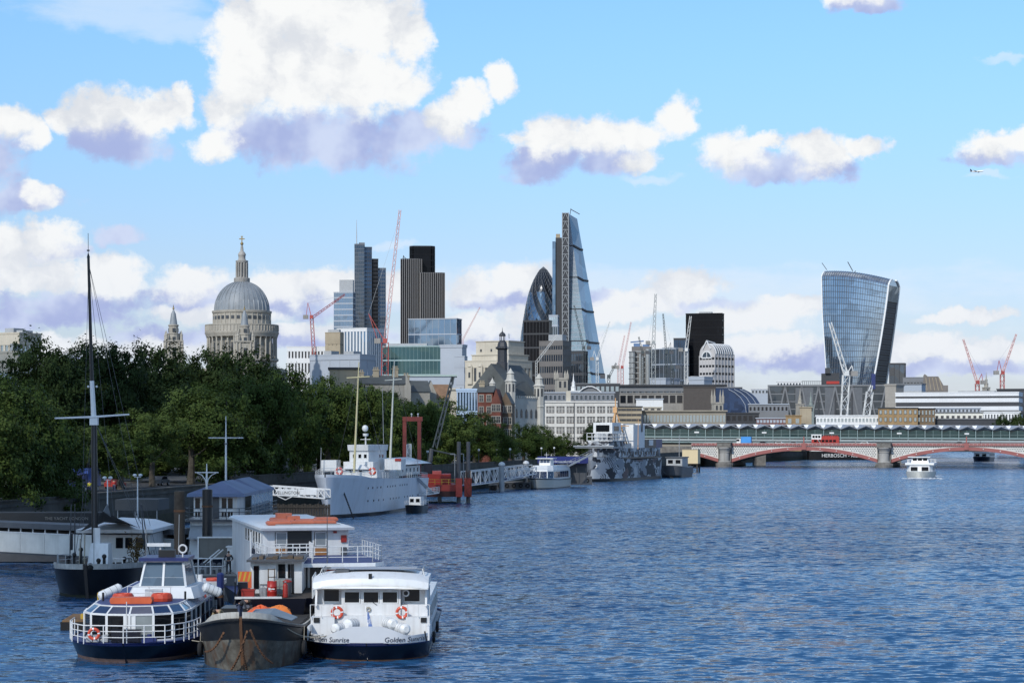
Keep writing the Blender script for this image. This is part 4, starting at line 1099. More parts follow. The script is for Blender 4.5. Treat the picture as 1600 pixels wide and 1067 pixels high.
def pinnacle_tower(label, px, w, ytip, ybase, Y, m=stone):
    s = Y/F; t = thing('church_tower', label, 'church tower', (PX(px,Y), Y, GZ), R(12))
    H = PZ(ybase,Y)-GZ; r = w/2*s*0.85; tip = PZ(ytip,Y)-GZ
    b = MB(); b.box(-r,r,-r,r,0,H); b.build('tower', m, t)
    b = MB(); b.box(-r-0.25,r+0.25,-r-0.25,r+0.25,H-0.4,H+0.5); b.build('parapet', m, t)
    for i, (sx,sy) in enumerate(((-1,-1),(1,-1),(1,1),(-1,1))):
        p = MB(); q = r*0.2; p.box(-q,q,-q,q,0,(tip-H)*0.5); p.lathe([(q*1.2,(tip-H)*0.5),(q*0.8,(tip-H)*0.62),(0.03,tip-H)], 6); p.build('pinnacle', m, t, loc=(sx*r*0.95, sy*r*0.95, H))
    o = MB()
    for sx in (-0.45,0.45):
        o.box(sx*r-r*0.22, sx*r+r*0.22, -r-0.06, -r+0.1, H-4.2, H-1.2); o.box(r-0.1, r+0.06, sx*r-r*0.22, sx*r+r*0.22, H-4.2, H-1.2)
    o.build('louvres', dark_glass, t)
pinnacle_tower('pale square church tower with four tall corner pinnacles below the brown office', 877, 20, 578, 592, 1000)
pinnacle_tower('square church tower with four pinnacles beside the blue glass hall', 1121, 17, 608, 630, 1080)
def spire(label, px, w, ytip, ysh, Y, m=stone):
    s = Y/F; t = thing('church_spire', label, 'church spire', (PX(px,Y), Y, GZ), R(20))
    H = PZ(ysh,Y)-GZ; r = w/2*s*0.8; tip = PZ(ytip,Y)-GZ; dh = tip-H
    b = MB(); b.lathe([(r,0),(r,H),(r*1.12,H),(r*1.12,H+0.5),(r*0.8,H+0.5)], sq=True); b.build('tower', m, t)
    b = MB(); b.lathe([(r*0.72,H+0.5),(r*0.72,H+dh*0.25),(r*0.85,H+dh*0.27),(r*0.5,H+dh*0.3),(r*0.45,H+dh*0.5),(r*0.55,H+dh*0.52),(r*0.25,H+dh*0.56),(0.05,tip)], 8); b.build('spire', m, t)
    o = MB(); o.box(-r*0.3,r*0.3,-r-0.05,-r+0.1,H-3,H-0.8); o.box(r-0.1,r+0.05,-r*0.3,r*0.3,H-3,H-0.8); o.build('louvres', dark_glass, t)
spire('white tiered wedding cake spire right of the pinnacled church tower', 896, 14, 583, 612, 980, white)
spire('pale pointed church spire taller of the pair before the braced building', 1250, 12, 607, 632, 1150)
spire('green grey short church spire right of the paler one', 1267, 9, 611, 634, 1155, mat('copper_grey', (0.27,0.31,0.29), 0.8))
spire('domed baroque lantern tower beside the red luffing crane at far right', 1541, 11, 581, 606, 1500)

# ---- slate roofed school with cupola, red brick house, gothic turrets, gables
def cupola_house():
    Y = 720.0; s = Y/F; xc = 768
    t = thing('slate_roofed_house', 'steep slate roofed building with a dark lead cupola and lantern on its ridge', 'building', (PX(xc,Y), Y, GZ), R(-24))
    zr = PZ(568,Y)-GZ; ze = PZ(622,Y)-GZ; w = 9.5; d = 24
    b = MB(); b.box(-w, w, 0, d, 0, ze); b.build('wall', stone, t)
    b = MB(); b.extrude([(-w-0.6,-0.6,ze),(w+0.6,-0.6,ze),(0,-0.6,zr)], (0,d+1.2,0)); b.build('roof', slate, t)
    b = MB(); b.box(-1.1,1.1,-1.0,0.3,ze+4.5,ze+7.2); b.box(-0.8,0.8,-1.1,-0.9,ze+4.8,ze+6.8,1); b.extrude([(-1.3,-1.05,ze+7.2),(1.3,-1.05,ze+7.2),(0,-1.05,ze+8.2)], (0,1.6,0)); b.build('dormer', [slate, dark_glass], t)
    cx, cy = 0.0, 9.0; k = s
    b = MB(); b.lathe([(2.2,zr-2.5),(2.2,zr+0.4),(1.8,zr+0.8),(1.75,PZ(545,Y)-GZ),(2.5,PZ(543,Y)-GZ),(2.5,PZ(541,Y)-GZ),(1.9,PZ(540,Y)-GZ),(1.6,PZ(534,Y)-GZ),(1.1,PZ(531,Y)-GZ),(1.0,PZ(530,Y)-GZ)], 8, (cx,cy)); b.build('cupola', f_dark, t)
    c = MB()
    for i in range(8):
        a = 2*pi*i/8; c.tube((cx+0.9*cos(a),cy+0.9*sin(a),PZ(531,Y)-GZ), (cx+0.9*cos(a),cy+0.9*sin(a),PZ(523,Y)-GZ), 0.13, None, 5)
    c.lathe([(1.15,PZ(523.5,Y)-GZ),(1.2,PZ(522,Y)-GZ),(0.9,PZ(519,Y)-GZ),(0.3,PZ(517,Y)-GZ),(0.12,PZ(515,Y)-GZ),(0.05,PZ(510,Y)-GZ)], 10, (cx,cy)); c.build('lantern', f_dark, t)
cupola_house()
def gothic_hall():
    Y = 690.0; s = Y/F; xc = 797
    t = thing('gothic_library', 'white stone gothic hall with two octagonal turrets and a slate roof', 'building', (PX(xc,Y), Y, GZ), -R(34))
    gw = mat('pale_gothic_stone', (0.50,0.49,0.45), 0.85, var=0.15, scale=0.2, streak=0.3)
    zt = PZ(622,Y)-GZ; d = 17.0; w = 7
    b = MB(); b.box(-w, 0.5, 0, d, 0, zt); b.build('wall', gw, t)
    b = MB(); b.extrude([(-w,1.5,zt),(0,1.5,zt),(-w/2,1.5,PZ(594,Y)-GZ)], (0,d-3,0)); b.build('roof', slate, t)
    mb = MB()
    for i in range(13): mb.box(0.3, 0.7, 0.2+i*1.32, 0.9+i*1.32, zt, zt+0.8)
    for i in range(5): mb.box(-w+0.6+i*1.32, -w+1.3+i*1.32, -0.2, 0.2, zt, zt+0.8)
    mb.build('battlements', gw, t)
    for (x, y, yt, r) in ((0.2, 0.0, 575, 1.75),(0.2, d, 581, 1.75),(-w, 0.0, 590, 1.5)):
        b = MB(); z1 = PZ(yt+22,Y)-GZ; zt2 = PZ(yt,Y)-GZ
        b.lathe([(r,0),(r,zt-3),(r*1.12,zt-2.6),(r,zt-2.2),(r,z1),(r*1.2,z1+0.3),(r*0.8,z1+0.9),(r*0.65,z1+2.6),(r*0.8,z1+2.8),(r*0.45,z1+3.4),(0.05,zt2)], 8, (x,y)); b.build('turret', gw, t)
        o = MB()
        for i in range(8):
            a = 2*pi*(i+0.5)/8; p = Vector((x+cos(a)*r*0.925, y+sin(a)*r*0.925, 0)); q = Vector((-sin(a),cos(a),0))*0.32
            o.extrude([p-q+Vector((0,0,z1-3.2)), p+q+Vector((0,0,z1-3.2)), p+q+Vector((0,0,z1-0.6)), p-q+Vector((0,0,z1-0.6))], Vector((cos(a),sin(a),0))*0.06)
        o.build('turret_openings', dark_glass, t)
    wn = MB(); wn.extrude([(0.5,-0.55,0),(0.5,0.55,0),(0.5,0.55,2.2),(0.5,0,3.0),(0.5,-0.55,2.2)], (0.12,0,0)); wme = wn.mesh('lancet_window', dark_glass)
    for i in range(5): link('lancet_window', wme, t, (0,3.0+i*2.9,zt-6.4))
    for i in range(3): link('lancet_window', wme, t, (0,4.5+i*3.9,zt-11.5))
    fp = MB(); fp.tube((-1.5,1,PZ(590,Y)-GZ), (-1.5,1,PZ(520,Y)-GZ), 0.10, 0.05); fp.build('flagpole', white, t)
    fl = MB(); fl.extrude([(-1.4,1,PZ(521,Y)-GZ),(-1.2,1.5,PZ(521.5,Y)-GZ),(-1.25,1.6,PZ(529,Y)-GZ),(-1.4,1.1,PZ(528,Y)-GZ)], (0.03,0,0)); fl.build('flag', f_white, t)
gothic_hall()
def gabled(name, label, x0, x1, yridge, yeave, Y, wallm, roofm, gable='x', depth=11.0, theta=0, wins=0, rows=1, chim=(), zb=0.0, winm=None):
    s = Y/F; xc = (x0+x1)/2; w = (x1-x0)*s
    t = thing(name, label, 'building', (PX(xc,Y), Y, GZ), -atan((xc-800)/F)+R(theta))
    zr, ze = PZ(yridge,Y)-GZ, PZ(yeave,Y)-GZ
    b = MB(); b.box(-w/2, w/2, 0, depth, 0, ze); 
    if gable == 'front': b.extrude([(-w/2,0,ze),(w/2,0,ze),(0,0,zr-0.2)], (0,0.5,0))
    b.build('wall', wallm, t)
    b = MB()
    if gable == 'front': b.extrude([(-w/2-0.1,0.45,ze-0.1),(w/2+0.1,0.45,ze-0.1),(0,0.45,zr)], (0,depth,0))
    else: b.extrude([(-w/2-0.3,-0.4,ze),(-w/2-0.3,depth+0.4,ze),(-w/2-0.3,depth*0.5,zr)], (w+0.6,0,0))
    b.build('roof', roofm, t)
    for (fx, hh) in chim:
        c = MB(); x = -w/2+w*fx; c.box(x-0.8, x+0.8, depth*0.4, depth*0.6, ze, zr+hh); c.box(x-0.95, x+0.95, depth*0.38, depth*0.62, zr+hh, zr+hh+0.3)
        for q in (-0.5,0,0.5): c.tube((x+q,depth/2,zr+hh+0.3), (x+q,depth/2,zr+hh+1.0), 0.16)
        c.build('chimney', f_tan, t)
    if wins:
        q = MB(); q.box(-0.55,0.55,-0.06,0.05,-0.9,0.9,1)
        for (a,c_,e,f) in ((-0.75,-0.55,-1,1),(0.55,0.75,-1,1),(-0.75,0.75,0.9,1.1),(-0.85,0.85,-1.1,-0.9),(-0.05,0.05,-0.9,0.9)): q.box(a,c_,-0.14,0.05,e,f,0)
        q.box(-0.55,0.55,-0.12,0.05,0.1,0.18,0)
        me = q.mesh('window', [stone, winm or dark_glass])
        for j in range(rows):
            for i in range(wins): link('window', me, t, (-w/2+w*(i+0.5)/wins, 0, ze-1.7-j*3.4))
    return t, w, ze, zr
gabled('red_brick_gable_house', 'red brick house with stone framed windows left of the gothic hall', 746, 770, 602, 613, 610, brick_red, slate, 'x', 9, -6, 2, 3, ((0.2,0.6),))
gabled('red_brick_gable_end', 'narrow red brick gable beside the gothic turret', 768, 782, 607, 628, 607, brick_red, brick_red, 'front', 10, -6, 2, 3)
gabled('brown_gothic_house', 'dark brown ornate house with pointed gables against the gothic hall', 781, 799, 612, 630, 612, mat('brown_stone', (0.17,0.12,0.08), 0.85, var=0.3, scale=0.4), slate, 'front', 10, -6, 3, 3)
t_, X0_, X1_, d_, H_ = office('blue_oriel_house', 'pale blue and white house with tall bay windows left of the red brick house', 715, 746, 749, 607, 640, mat('pale_blue_facade', (0.40,0.52,0.68), 0.5, var=0.06), g_blue, 3, 7, band=0.16, pier=0.35, theta=6)
office('white_side_house', 'plain white house left of the pale blue bay windowed one', 698, 717, 718, 606, 650, f_cream, f_cream, 2, 0, band=0.04, theta=6)
gabled('stone_gable_house', 'grey stone house with a pointed gable and dark roof above the trees', 636, 672, 594, 612, 600, stone, slate, 'x', 10, 10, 0, 1, ((0.08,1.2),))
gabled('pointed_stone_gable', 'pointed pale stone gable between two dark roofs', 626, 642, 581, 603, 590, stone, slate, 'front', 8, 0)
gabled('orange_roof_house', 'house with brown tiled roof between stone gables', 678, 702, 600, 622, 620, stone, mat('brown_tiles', (0.25,0.15,0.09), 0.85, var=0.2), 'x', 9, 6, 0)
gabled('pointed_end_gable', 'narrow pale gable beside the brown tiled roof', 665, 682, 594, 615, 610, stone, slate, 'front', 8, 4)
gabled('chimney_house', 'dark roofed house with three broad stone chimney stacks above the tree line', 560, 632, 586, 600, 560, stone, slate, 'x', 9, 0, 0, 1, ((0.05,0.6),(0.38,1.3),(0.8,1.6)))
gabled('white_gable_house', 'small white gable left of the chimney house', 578, 594, 578, 592, 570, f_cream, f_tan, 'front', 6, 0)
slab('flat_chimney_roof', 'dark flat roof with two stubby stone chimneys left among the tree tops', 515, 560, 577, 590, 540, f_tan, f_dark, 0)
slab('green_roof_terrace', 'pale green flat roof terrace with railing before the teal glass office', 640, 712, 588, 600, 680, f_pale, mat('pale_green_roof', (0.35,0.45,0.42), 0.6), 0)

# ---- cranes
def lat(mb, p, q, w, seg, r, taper=1.0):
    p = Vector(p); q = Vector(q); d = (q-p); n = max(2, int(d.length/seg)); u = d.normalized()
    a = u.orthogonal().normalized() if abs(u.z) < 0.99 else Vector((1,0,0)); a = Vector((0,1,0)).cross(u).normalized(); b = u.cross(a).normalized()
    def c(i, k):
        ww = w/2*(1+(taper-1)*i/n); return p+d*(i/n)+a*(ww if k in (0,1) else -ww)+b*(ww if k in (0,3) else -ww)
    for k in range(4): mb.tube(c(0,k), c(n,k), r, None, 4)
    for i in range(n):
        for k in range(4):
            k2 = (k+1) % 4
            mb.tube(c(i,k), c(i+1,k2), r*0.7, None, 3, caps=False) if (i+k) % 2 else mb.tube(c(i,k2), c(i+1,k), r*0.7, None, 3, caps=False)
def crane(label, Y, base, top, tip, m, apex=None, cw=None, w=2.0, wj=1.5, jm=None, r=0.22, cab=True, pend=True):
    t = thing('tower_crane', label, 'crane', (PX(base[0],Y), Y, GZ), 0)
    o = Vector((PX(base[0],Y), Y, GZ))
    P_ = lambda q: PT(q[0], q[1], Y)-o
    b0 = P_(base); b0.z = 0 if base[1] > 600 else b0.z-30
    b = MB(); lat(b, b0, P_(top), w, w*1.3, r); b.build('mast', m, t)
    b = MB(); lat(b, P_(top)+Vector((0,-0.3,0)), P_(tip), wj, wj*1.5, r*0.8, 0.6); b.build('jib', jm or m, t)
    ap = P_(apex) if apex else P_(top)+Vector((-3,0,9))
    sgn = -1 if tip[0] >= top[0] else 1
    if apex or pend:
        b = MB(); b.tube(P_(top), ap, r*1.6, r, 4); b.tube(P_(top)+Vector((sgn*4,0,0.5)), ap, r*1.2, r, 4); b.build('a_frame', m, t)
        b = MB(); b.tube(ap, P_(top).lerp(P_(tip), 0.93), 0.08, None, 4); b.build('pendant', steel, t)
    if cab:
        b = MB(); c = P_(top); b.box(c.x+(sgn*6 if sgn < 0 else 2.5), c.x+(sgn*2.5 if sgn < 0 else 6), -1.3, 1.3, c.z-0.6, c.z+2.2); b.build('counterweight', concrete if m is not crane_dark else dgrey, t)
        b = MB(); b.box(c.x-1.2, c.x+1.2, -2.6, -1.2, c.z-0.5, c.z+2.0); b.build('cab', m, t)
crane('red crane with short mast and jib raised to the right, left of the glass towers', 1500, (494,540), (487,497), (539,460), crane_red, apex=(481,473), w=2.2)
crane('tallest red crane with white and red jib almost upright before the ribbed tower', 1150, (600,585), (602,535), (625,328), crane_red, apex=(576,490), w=3.6, wj=1.9, jm=crane_pink, r=0.2)
crane('thin faded red crane jib left of the cream stone block', 1400, (723,560), (723,531), (750,480), crane_pink, pend=False, w=1.0, wj=0.9, r=0.12, cab=False)
crane('white crane jib slanting across the brown office', 1250, (838,600), (838,566), (871,523), crane_white, pend=False, w=1.2, wj=1.3, r=0.14, cab=False)
crane('dark lattice crane standing before the glass wedge tower', 1700, (913,600), (912,545), (897,477), crane_dark, apex=(919,530), w=2.4)
crane('white jib crane leaning right just beside the wedge tower', 1800, (934,600), (933,562), (953,502), crane_white, apex=(928,548), w=2.0)
crane('dark crane with raised jib low at the right foot of the wedge', 1500, (950,610), (951,590), (963,567), crane_dark, w=2.0, pend=False)
crane('slim red and white crane, left of a close pair near the pipe clad office', 1900, (966,602), (966,575), (976,524), crane_pink, w=1.6, pend=False, r=0.2)
crane('slim red based crane, right of a close pair near the pipe clad office', 1850, (973,602), (972,575), (986,503), crane_red, jm=crane_pink, w=2.4, pend=False, r=0.2)
crane('tallest grey lattice crane above the pipe clad office', 1650, (1021,600), (1021,537), (1024.5,459), mat('crane_grey',(0.34,0.36,0.36),0.5), apex=(1012,540), w=3.0, wj=2.4, r=0.26)
crane('dark thin crane right of the tallest grey one', 1750, (1042,590), (1041,552), (1036,490), crane_dark, w=1.8, apex=(1048,535))
crane('white crane jib in front of the black tower', 1650, (1072,600), (1072,548), (1079,494), crane_white, w=2.2, wj=2.2, pend=False)
crane('small dark crane on the pipe clad office roof', 1800, (1005,560), (1004,552), (998,526), crane_dark, w=1.6, pend=False)
crane('small dark crane before the silver box building', 1600, (1052,600), (1050,575), (1045,552), crane_dark, w=2.0, pend=False)
crane('big white lattice crane in front of the bulging skyscraper', 1120, (1316,647), (1322,586), (1297,504), crane_white, apex=(1331,571), w=3.4, wj=2.2, r=0.26)
crane('leaning white lattice mast right of the big white crane', 1110, (1346,647), (1359,612), (1362,602), crane_white, w=3.2, wj=1.6, pend=False, cab=False)
crane('red and white crane with jib leaning left at the far right', 1500, (1529,612), (1527,599), (1505,530), crane_red, jm=crane_pink, apex=(1534,584), w=2.6)
crane('red and white crane with jib leaning right, rightmost on the skyline', 1500, (1566,612), (1566,584), (1588,522), crane_red, jm=crane_pink, apex=(1561,563), w=2.6)
# ---- airliner
def airliner():
    Y = 5200.0; s = Y/F; c = PT(1527, 268, Y)
    t = thing('airliner', 'small white airliner low in the sky at right', 'aeroplane', c, R(62))
    b = MB(); rings = []
    for (x, r) in ((-17,0.3),(-15,1.3),(-11,2.0),(0,2.0),(8,1.9),(14,1.0),(18,0.3)):
        rings.append([(r*cos(2*pi*i/10), x, r*sin(2*pi*i/10)) for i in range(10)])
    b.loft(rings); b.build('fuselage', white_clean, t, smooth=True)
    for sg in (-1,1):
        w = MB(); w.extrude([(sg*1.6,-4,-0.8),(sg*17,5,1.0),(sg*17,7,1.0),(sg*1.6,3,-0.8)], (0,0,0.4)); w.build('wing', grey_paint, t)
        w = MB(); w.extrude([(sg*0.8,13,0.6),(sg*6,16.5,0.9),(sg*6,18,0.9),(sg*0.8,17,0.6)], (0,0,0.25)); w.build('tailplane', grey_paint, t)
        w = MB(); w.tube((sg*6,-3.5,-1.8), (sg*6,1,-1.6), 1.0, 0.8, 10); w.build('engine', white, t)
    w = MB(); w.extrude([(-0.15,12,1.2),(-0.15,17,1.0),(-0.15,18.5,7),(-0.15,16.5,7)], (0.3,0,0)); w.build('tail_fin', navy, t)
airliner()
# ================================================================ trees along the bank
def leaf_material(name, a, b):
    m = bpy.data.materials.new(name); m.use_nodes = True
    t = m.node_tree; n = t.nodes; l = t.links
    bs = n['Principled BSDF']; bs.inputs['Roughness'].default_value = 0.6; bs.inputs['Specular IOR Level'].default_value = 0.10
    tc = n.new('ShaderNodeTexCoord'); oi = n.new('ShaderNodeObjectInfo')
    z = n.new('ShaderNodeTexNoise'); z.inputs['Scale'].default_value = 1.1; z.inputs['Detail'].default_value = 5; z.inputs['Roughness'].default_value = 0.7
    l.new(tc.outputs['Object'], z.inputs['Vector'])
    ad = n.new('ShaderNodeMath'); ad.operation = 'MULTIPLY_ADD'; l.new(oi.outputs['Random'], ad.inputs[0]); ad.inputs[1].default_value = 0.35
    l.new(z.outputs[0], ad.inputs[2])
    mr = n.new('ShaderNodeMapRange'); mr.inputs[1].default_value = 0.40; mr.inputs[2].default_value = 0.95; l.new(ad.outputs[0], mr.inputs[0])
    mx = n.new('ShaderNodeMix'); mx.data_type = 'RGBA'; mx.inputs[6].default_value = a+(1,); mx.inputs[7].default_value = b+(1,)
    l.new(mr.outputs[0], mx.inputs[0]); l.new(mx.outputs[2], bs.inputs['Base Color'])
    tr = n.new('ShaderNodeBsdfTranslucent'); l.new(mx.outputs[2], tr.inputs[0])
    ms = n.new('ShaderNodeMixShader'); ms.inputs[0].default_value = 0.22
    l.new(bs.outputs[0], ms.inputs[1]); l.new(tr.outputs[0], ms.inputs[2]); l.new(ms.outputs[0], n['Material Output'].inputs[0])
    return m
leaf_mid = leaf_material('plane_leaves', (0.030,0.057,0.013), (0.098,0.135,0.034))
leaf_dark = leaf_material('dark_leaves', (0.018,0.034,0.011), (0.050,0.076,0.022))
bark = mat('bark', (0.10,0.085,0.065), 0.9, var=0.35, scale=1.5, bump=0.4)
rng = random.Random(11)
def crown_mesh(seed, leafm, n_cl=185, per=118, leaf=0.33):
    """leaf clumps through an uneven crown about 12 m wide and 13 m tall, base at z 0"""
    g = random.Random(seed); v = []; f = []
    lobes = [(g.uniform(-3.0,3.0), g.uniform(-3.0,3.0), g.uniform(1.8,9.6), g.uniform(2.2,3.7)) for _ in range(11)]+[(0,0,6.5,4.6),(g.uniform(-1,1),g.uniform(-1,1),8.9,3.7)]
    for c in range(n_cl):
        lx, ly, lz, lr = lobes[c % len(lobes)]
        # clumps sit on the outer shell of each lobe
        while True:
            d = Vector((g.gauss(0,1), g.gauss(0,1), g.gauss(0.15,1)))
            if d.length > 0.1: break
        d.normalize(); rr = lr*g.uniform(0.72,1.06)
        cx, cy, cz = lx+d.x*rr, ly+d.y*rr, max(0.4, lz+d.z*rr*0.9)
        cr = g.uniform(0.55,1.25)
        for k in range(per):
            e = Vector((g.gauss(0,0.48), g.gauss(0,0.48), g.gauss(0,0.38)))*cr
            p = Vector((cx,cy,cz))+e
            nrm = (d*0.9+e*0.5+Vector((g.gauss(0,0.42), g.gauss(0,0.42), g.gauss(0.25,0.42)))).normalized()
            a = nrm.orthogonal().normalized(); b = nrm.cross(a); an = g.uniform(0,6.28)
            a, b = a*cos(an)+b*sin(an), b*cos(an)-a*sin(an)
            s = leaf*g.uniform(0.6,1.25)
            o = len(v)
            v += [p-a*s*0.5, p+b*s*0.38, p+a*s*0.55, p-b*s*0.38]; f.append((o,o+1,o+2,o+3))
    me = bpy.data.meshes.new('crown'); me.from_pydata([tuple(q) for q in v], [], f); me.materials.append(leafm)
    return me
def trunk_mesh(seed):
    g = random.Random(seed); mb = MB()
    p = [(0,0,-6.5),(0.1,0.05,-3),(0.0,0.1,1.0),(0.2,0,5),(0.1,0.1,9)]; r = [0.55,0.42,0.36,0.22,0.08]
    for i in range(4): mb.tube(p[i], p[i+1], r[i], r[i+1], 8, caps=False)
    for i in range(6):
        a = g.uniform(0,6.28); z = g.uniform(-1.0,5.0); L_ = g.uniform(2.5,4.0)
        q = Vector((0.05,0.05,z)); e = q+Vector((cos(a)*L_, sin(a)*L_, L_*g.uniform(0.5,1.1))); m_ = q.lerp(e,0.5)+Vector((0,0,-0.3))
        mb.tube(q, m_, 0.2, 0.14, 6, caps=False); mb.tube(m_, e, 0.14, 0.04, 6, caps=False)
    return mb.mesh('trunk', bark)
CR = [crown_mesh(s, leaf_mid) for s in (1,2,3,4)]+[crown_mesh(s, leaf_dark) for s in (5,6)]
TR = [trunk_mesh(s) for s in (1,2,3)]
def tree(px, ytop, wpx, Y, dark=False, label='', group='plane trees along the river bank', zbot=5.6, low=None):
    """crown centred on column px, its top at row ytop, wpx wide"""
    ztop = PZ(ytop, Y); zc = zbot if low is None else low
    X = PX(px, Y); h = max(3.0, ztop-zc)
    t = thing('plane_tree', label, 'tree', (X, Y, GZ), rng.uniform(0,6.28), group)
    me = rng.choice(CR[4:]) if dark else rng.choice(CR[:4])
    c = link('crown', me, t, (0,0,zc-GZ)); w = wpx*Y/F/12.0*1.12
    c.scale = (w, w*rng.uniform(0.9,1.1), h/12.6)
    sz = 0.72*(h+zc-GZ)/15.5
    k = link('trunk', rng.choice(TR), t, (0,0,6.5*sz)); k.scale = (min(w,1.3), min(w,1.3), sz)
    return t
front = [(-40,600,150,252,'at the left picture edge under the cream house'),(22,577,135,262,'with a domed crown filling the left picture edge'),(78,628,110,258,'left of the black mast, low and dark'),(62,690,110,240,'lowest one above the grey canopy at far left'),
 (135,660,100,262,'directly behind the black mast'),(188,655,100,272,'with yellowish leaves right of the black mast'),(238,632,105,282,'behind the two slim lamp posts'),(298,596,125,300,'with the bright rounded top left of the small cross mast'),
 (352,577,120,315,'behind the white cross mast with yard'),(408,574,105,330,'beside the stone monument, below the dome'),(462,574,105,345,'right of the stone monument'),(512,580,95,358,'behind the yellow foremast of the grey ship'),
 (560,588,90,372,'between the two masts of the grey ship'),(608,602,84,390,'behind the slim aftermast of the grey ship'),(652,618,76,412,'behind the red gantry'),(700,622,86,440,'behind the black crane boom, with a high round top'),
 (742,640,66,470,'right of the black crane boom'),(782,656,60,505,'above the white truss gangway, before the red brick house'),(818,655,56,540,'below the gothic hall'),(850,659,52,570,'above the white passenger boat'),(874,674,40,598,'last at the right end of the row, small')]
for px, y, w, Y, where in front: tree(px, y, w*1.1, bankY(px, 6.0 if px > 420 or 100 < px < 300 else 3.5), False, 'leafy green plane tree '+where, low=6.9 if 100 < px < 300 else (2.9 if px < 420 else 4.2))
back = [(66,519,88,352,'highest left one under the bare flagpole tip'),(112,534,90,346,'between the high left crown and the black mast'),(150,531,84,350,'behind the black topmast'),(196,525,86,356,'right of the black topmast on the skyline'),
 (246,527,96,362,'hiding the foot of the lone bell tower'),(292,548,84,366,'in the dip between bell tower and dome'),(334,534,90,372,'left of the dome columns'),(378,540,86,378,'covering the foot of the dome'),(404,560,60,384,'right shoulder below the dome drum'),
 (90,570,120,320,'deep in shade left of the mast'),(160,580,120,325,'deep in shade behind the white mast top'),(225,585,120,332,'deep in shade below the bell tower'),(285,590,110,340,'shaded behind the bright rounded crown')]
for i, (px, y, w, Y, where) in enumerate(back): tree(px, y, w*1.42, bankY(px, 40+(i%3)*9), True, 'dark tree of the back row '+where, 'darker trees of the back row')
fill = [(445,590,100,372),(500,592,100,395),(545,598,90,410),(590,606,90,425),(640,622,80,445),(690,634,70,470),(420,640,110,322),(330,650,120,298),(250,690,110,272),(480,650,100,342),(540,650,90,362),(600,660,80,392),(660,670,80,425),(720,675,70,460),(180,700,110,262),(380,690,100,312),(20,650,130,248),(110,700,110,250)]
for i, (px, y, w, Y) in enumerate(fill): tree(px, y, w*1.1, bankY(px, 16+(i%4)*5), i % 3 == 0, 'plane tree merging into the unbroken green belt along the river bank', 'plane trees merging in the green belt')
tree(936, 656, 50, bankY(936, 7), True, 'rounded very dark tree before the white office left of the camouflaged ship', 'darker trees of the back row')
tree(905, 690, 36, bankY(905, 6), True, 'low dark bush tree at the foot of the white office', 'darker trees of the back row')
for (px, y, w, Y, wh) in ((1566,646,30,985,'before the long striped office'),(1590,644,34,990,'at the right picture edge')): tree(px, y, w, Y, True, 'small dark tree '+wh, 'small trees by the far station')
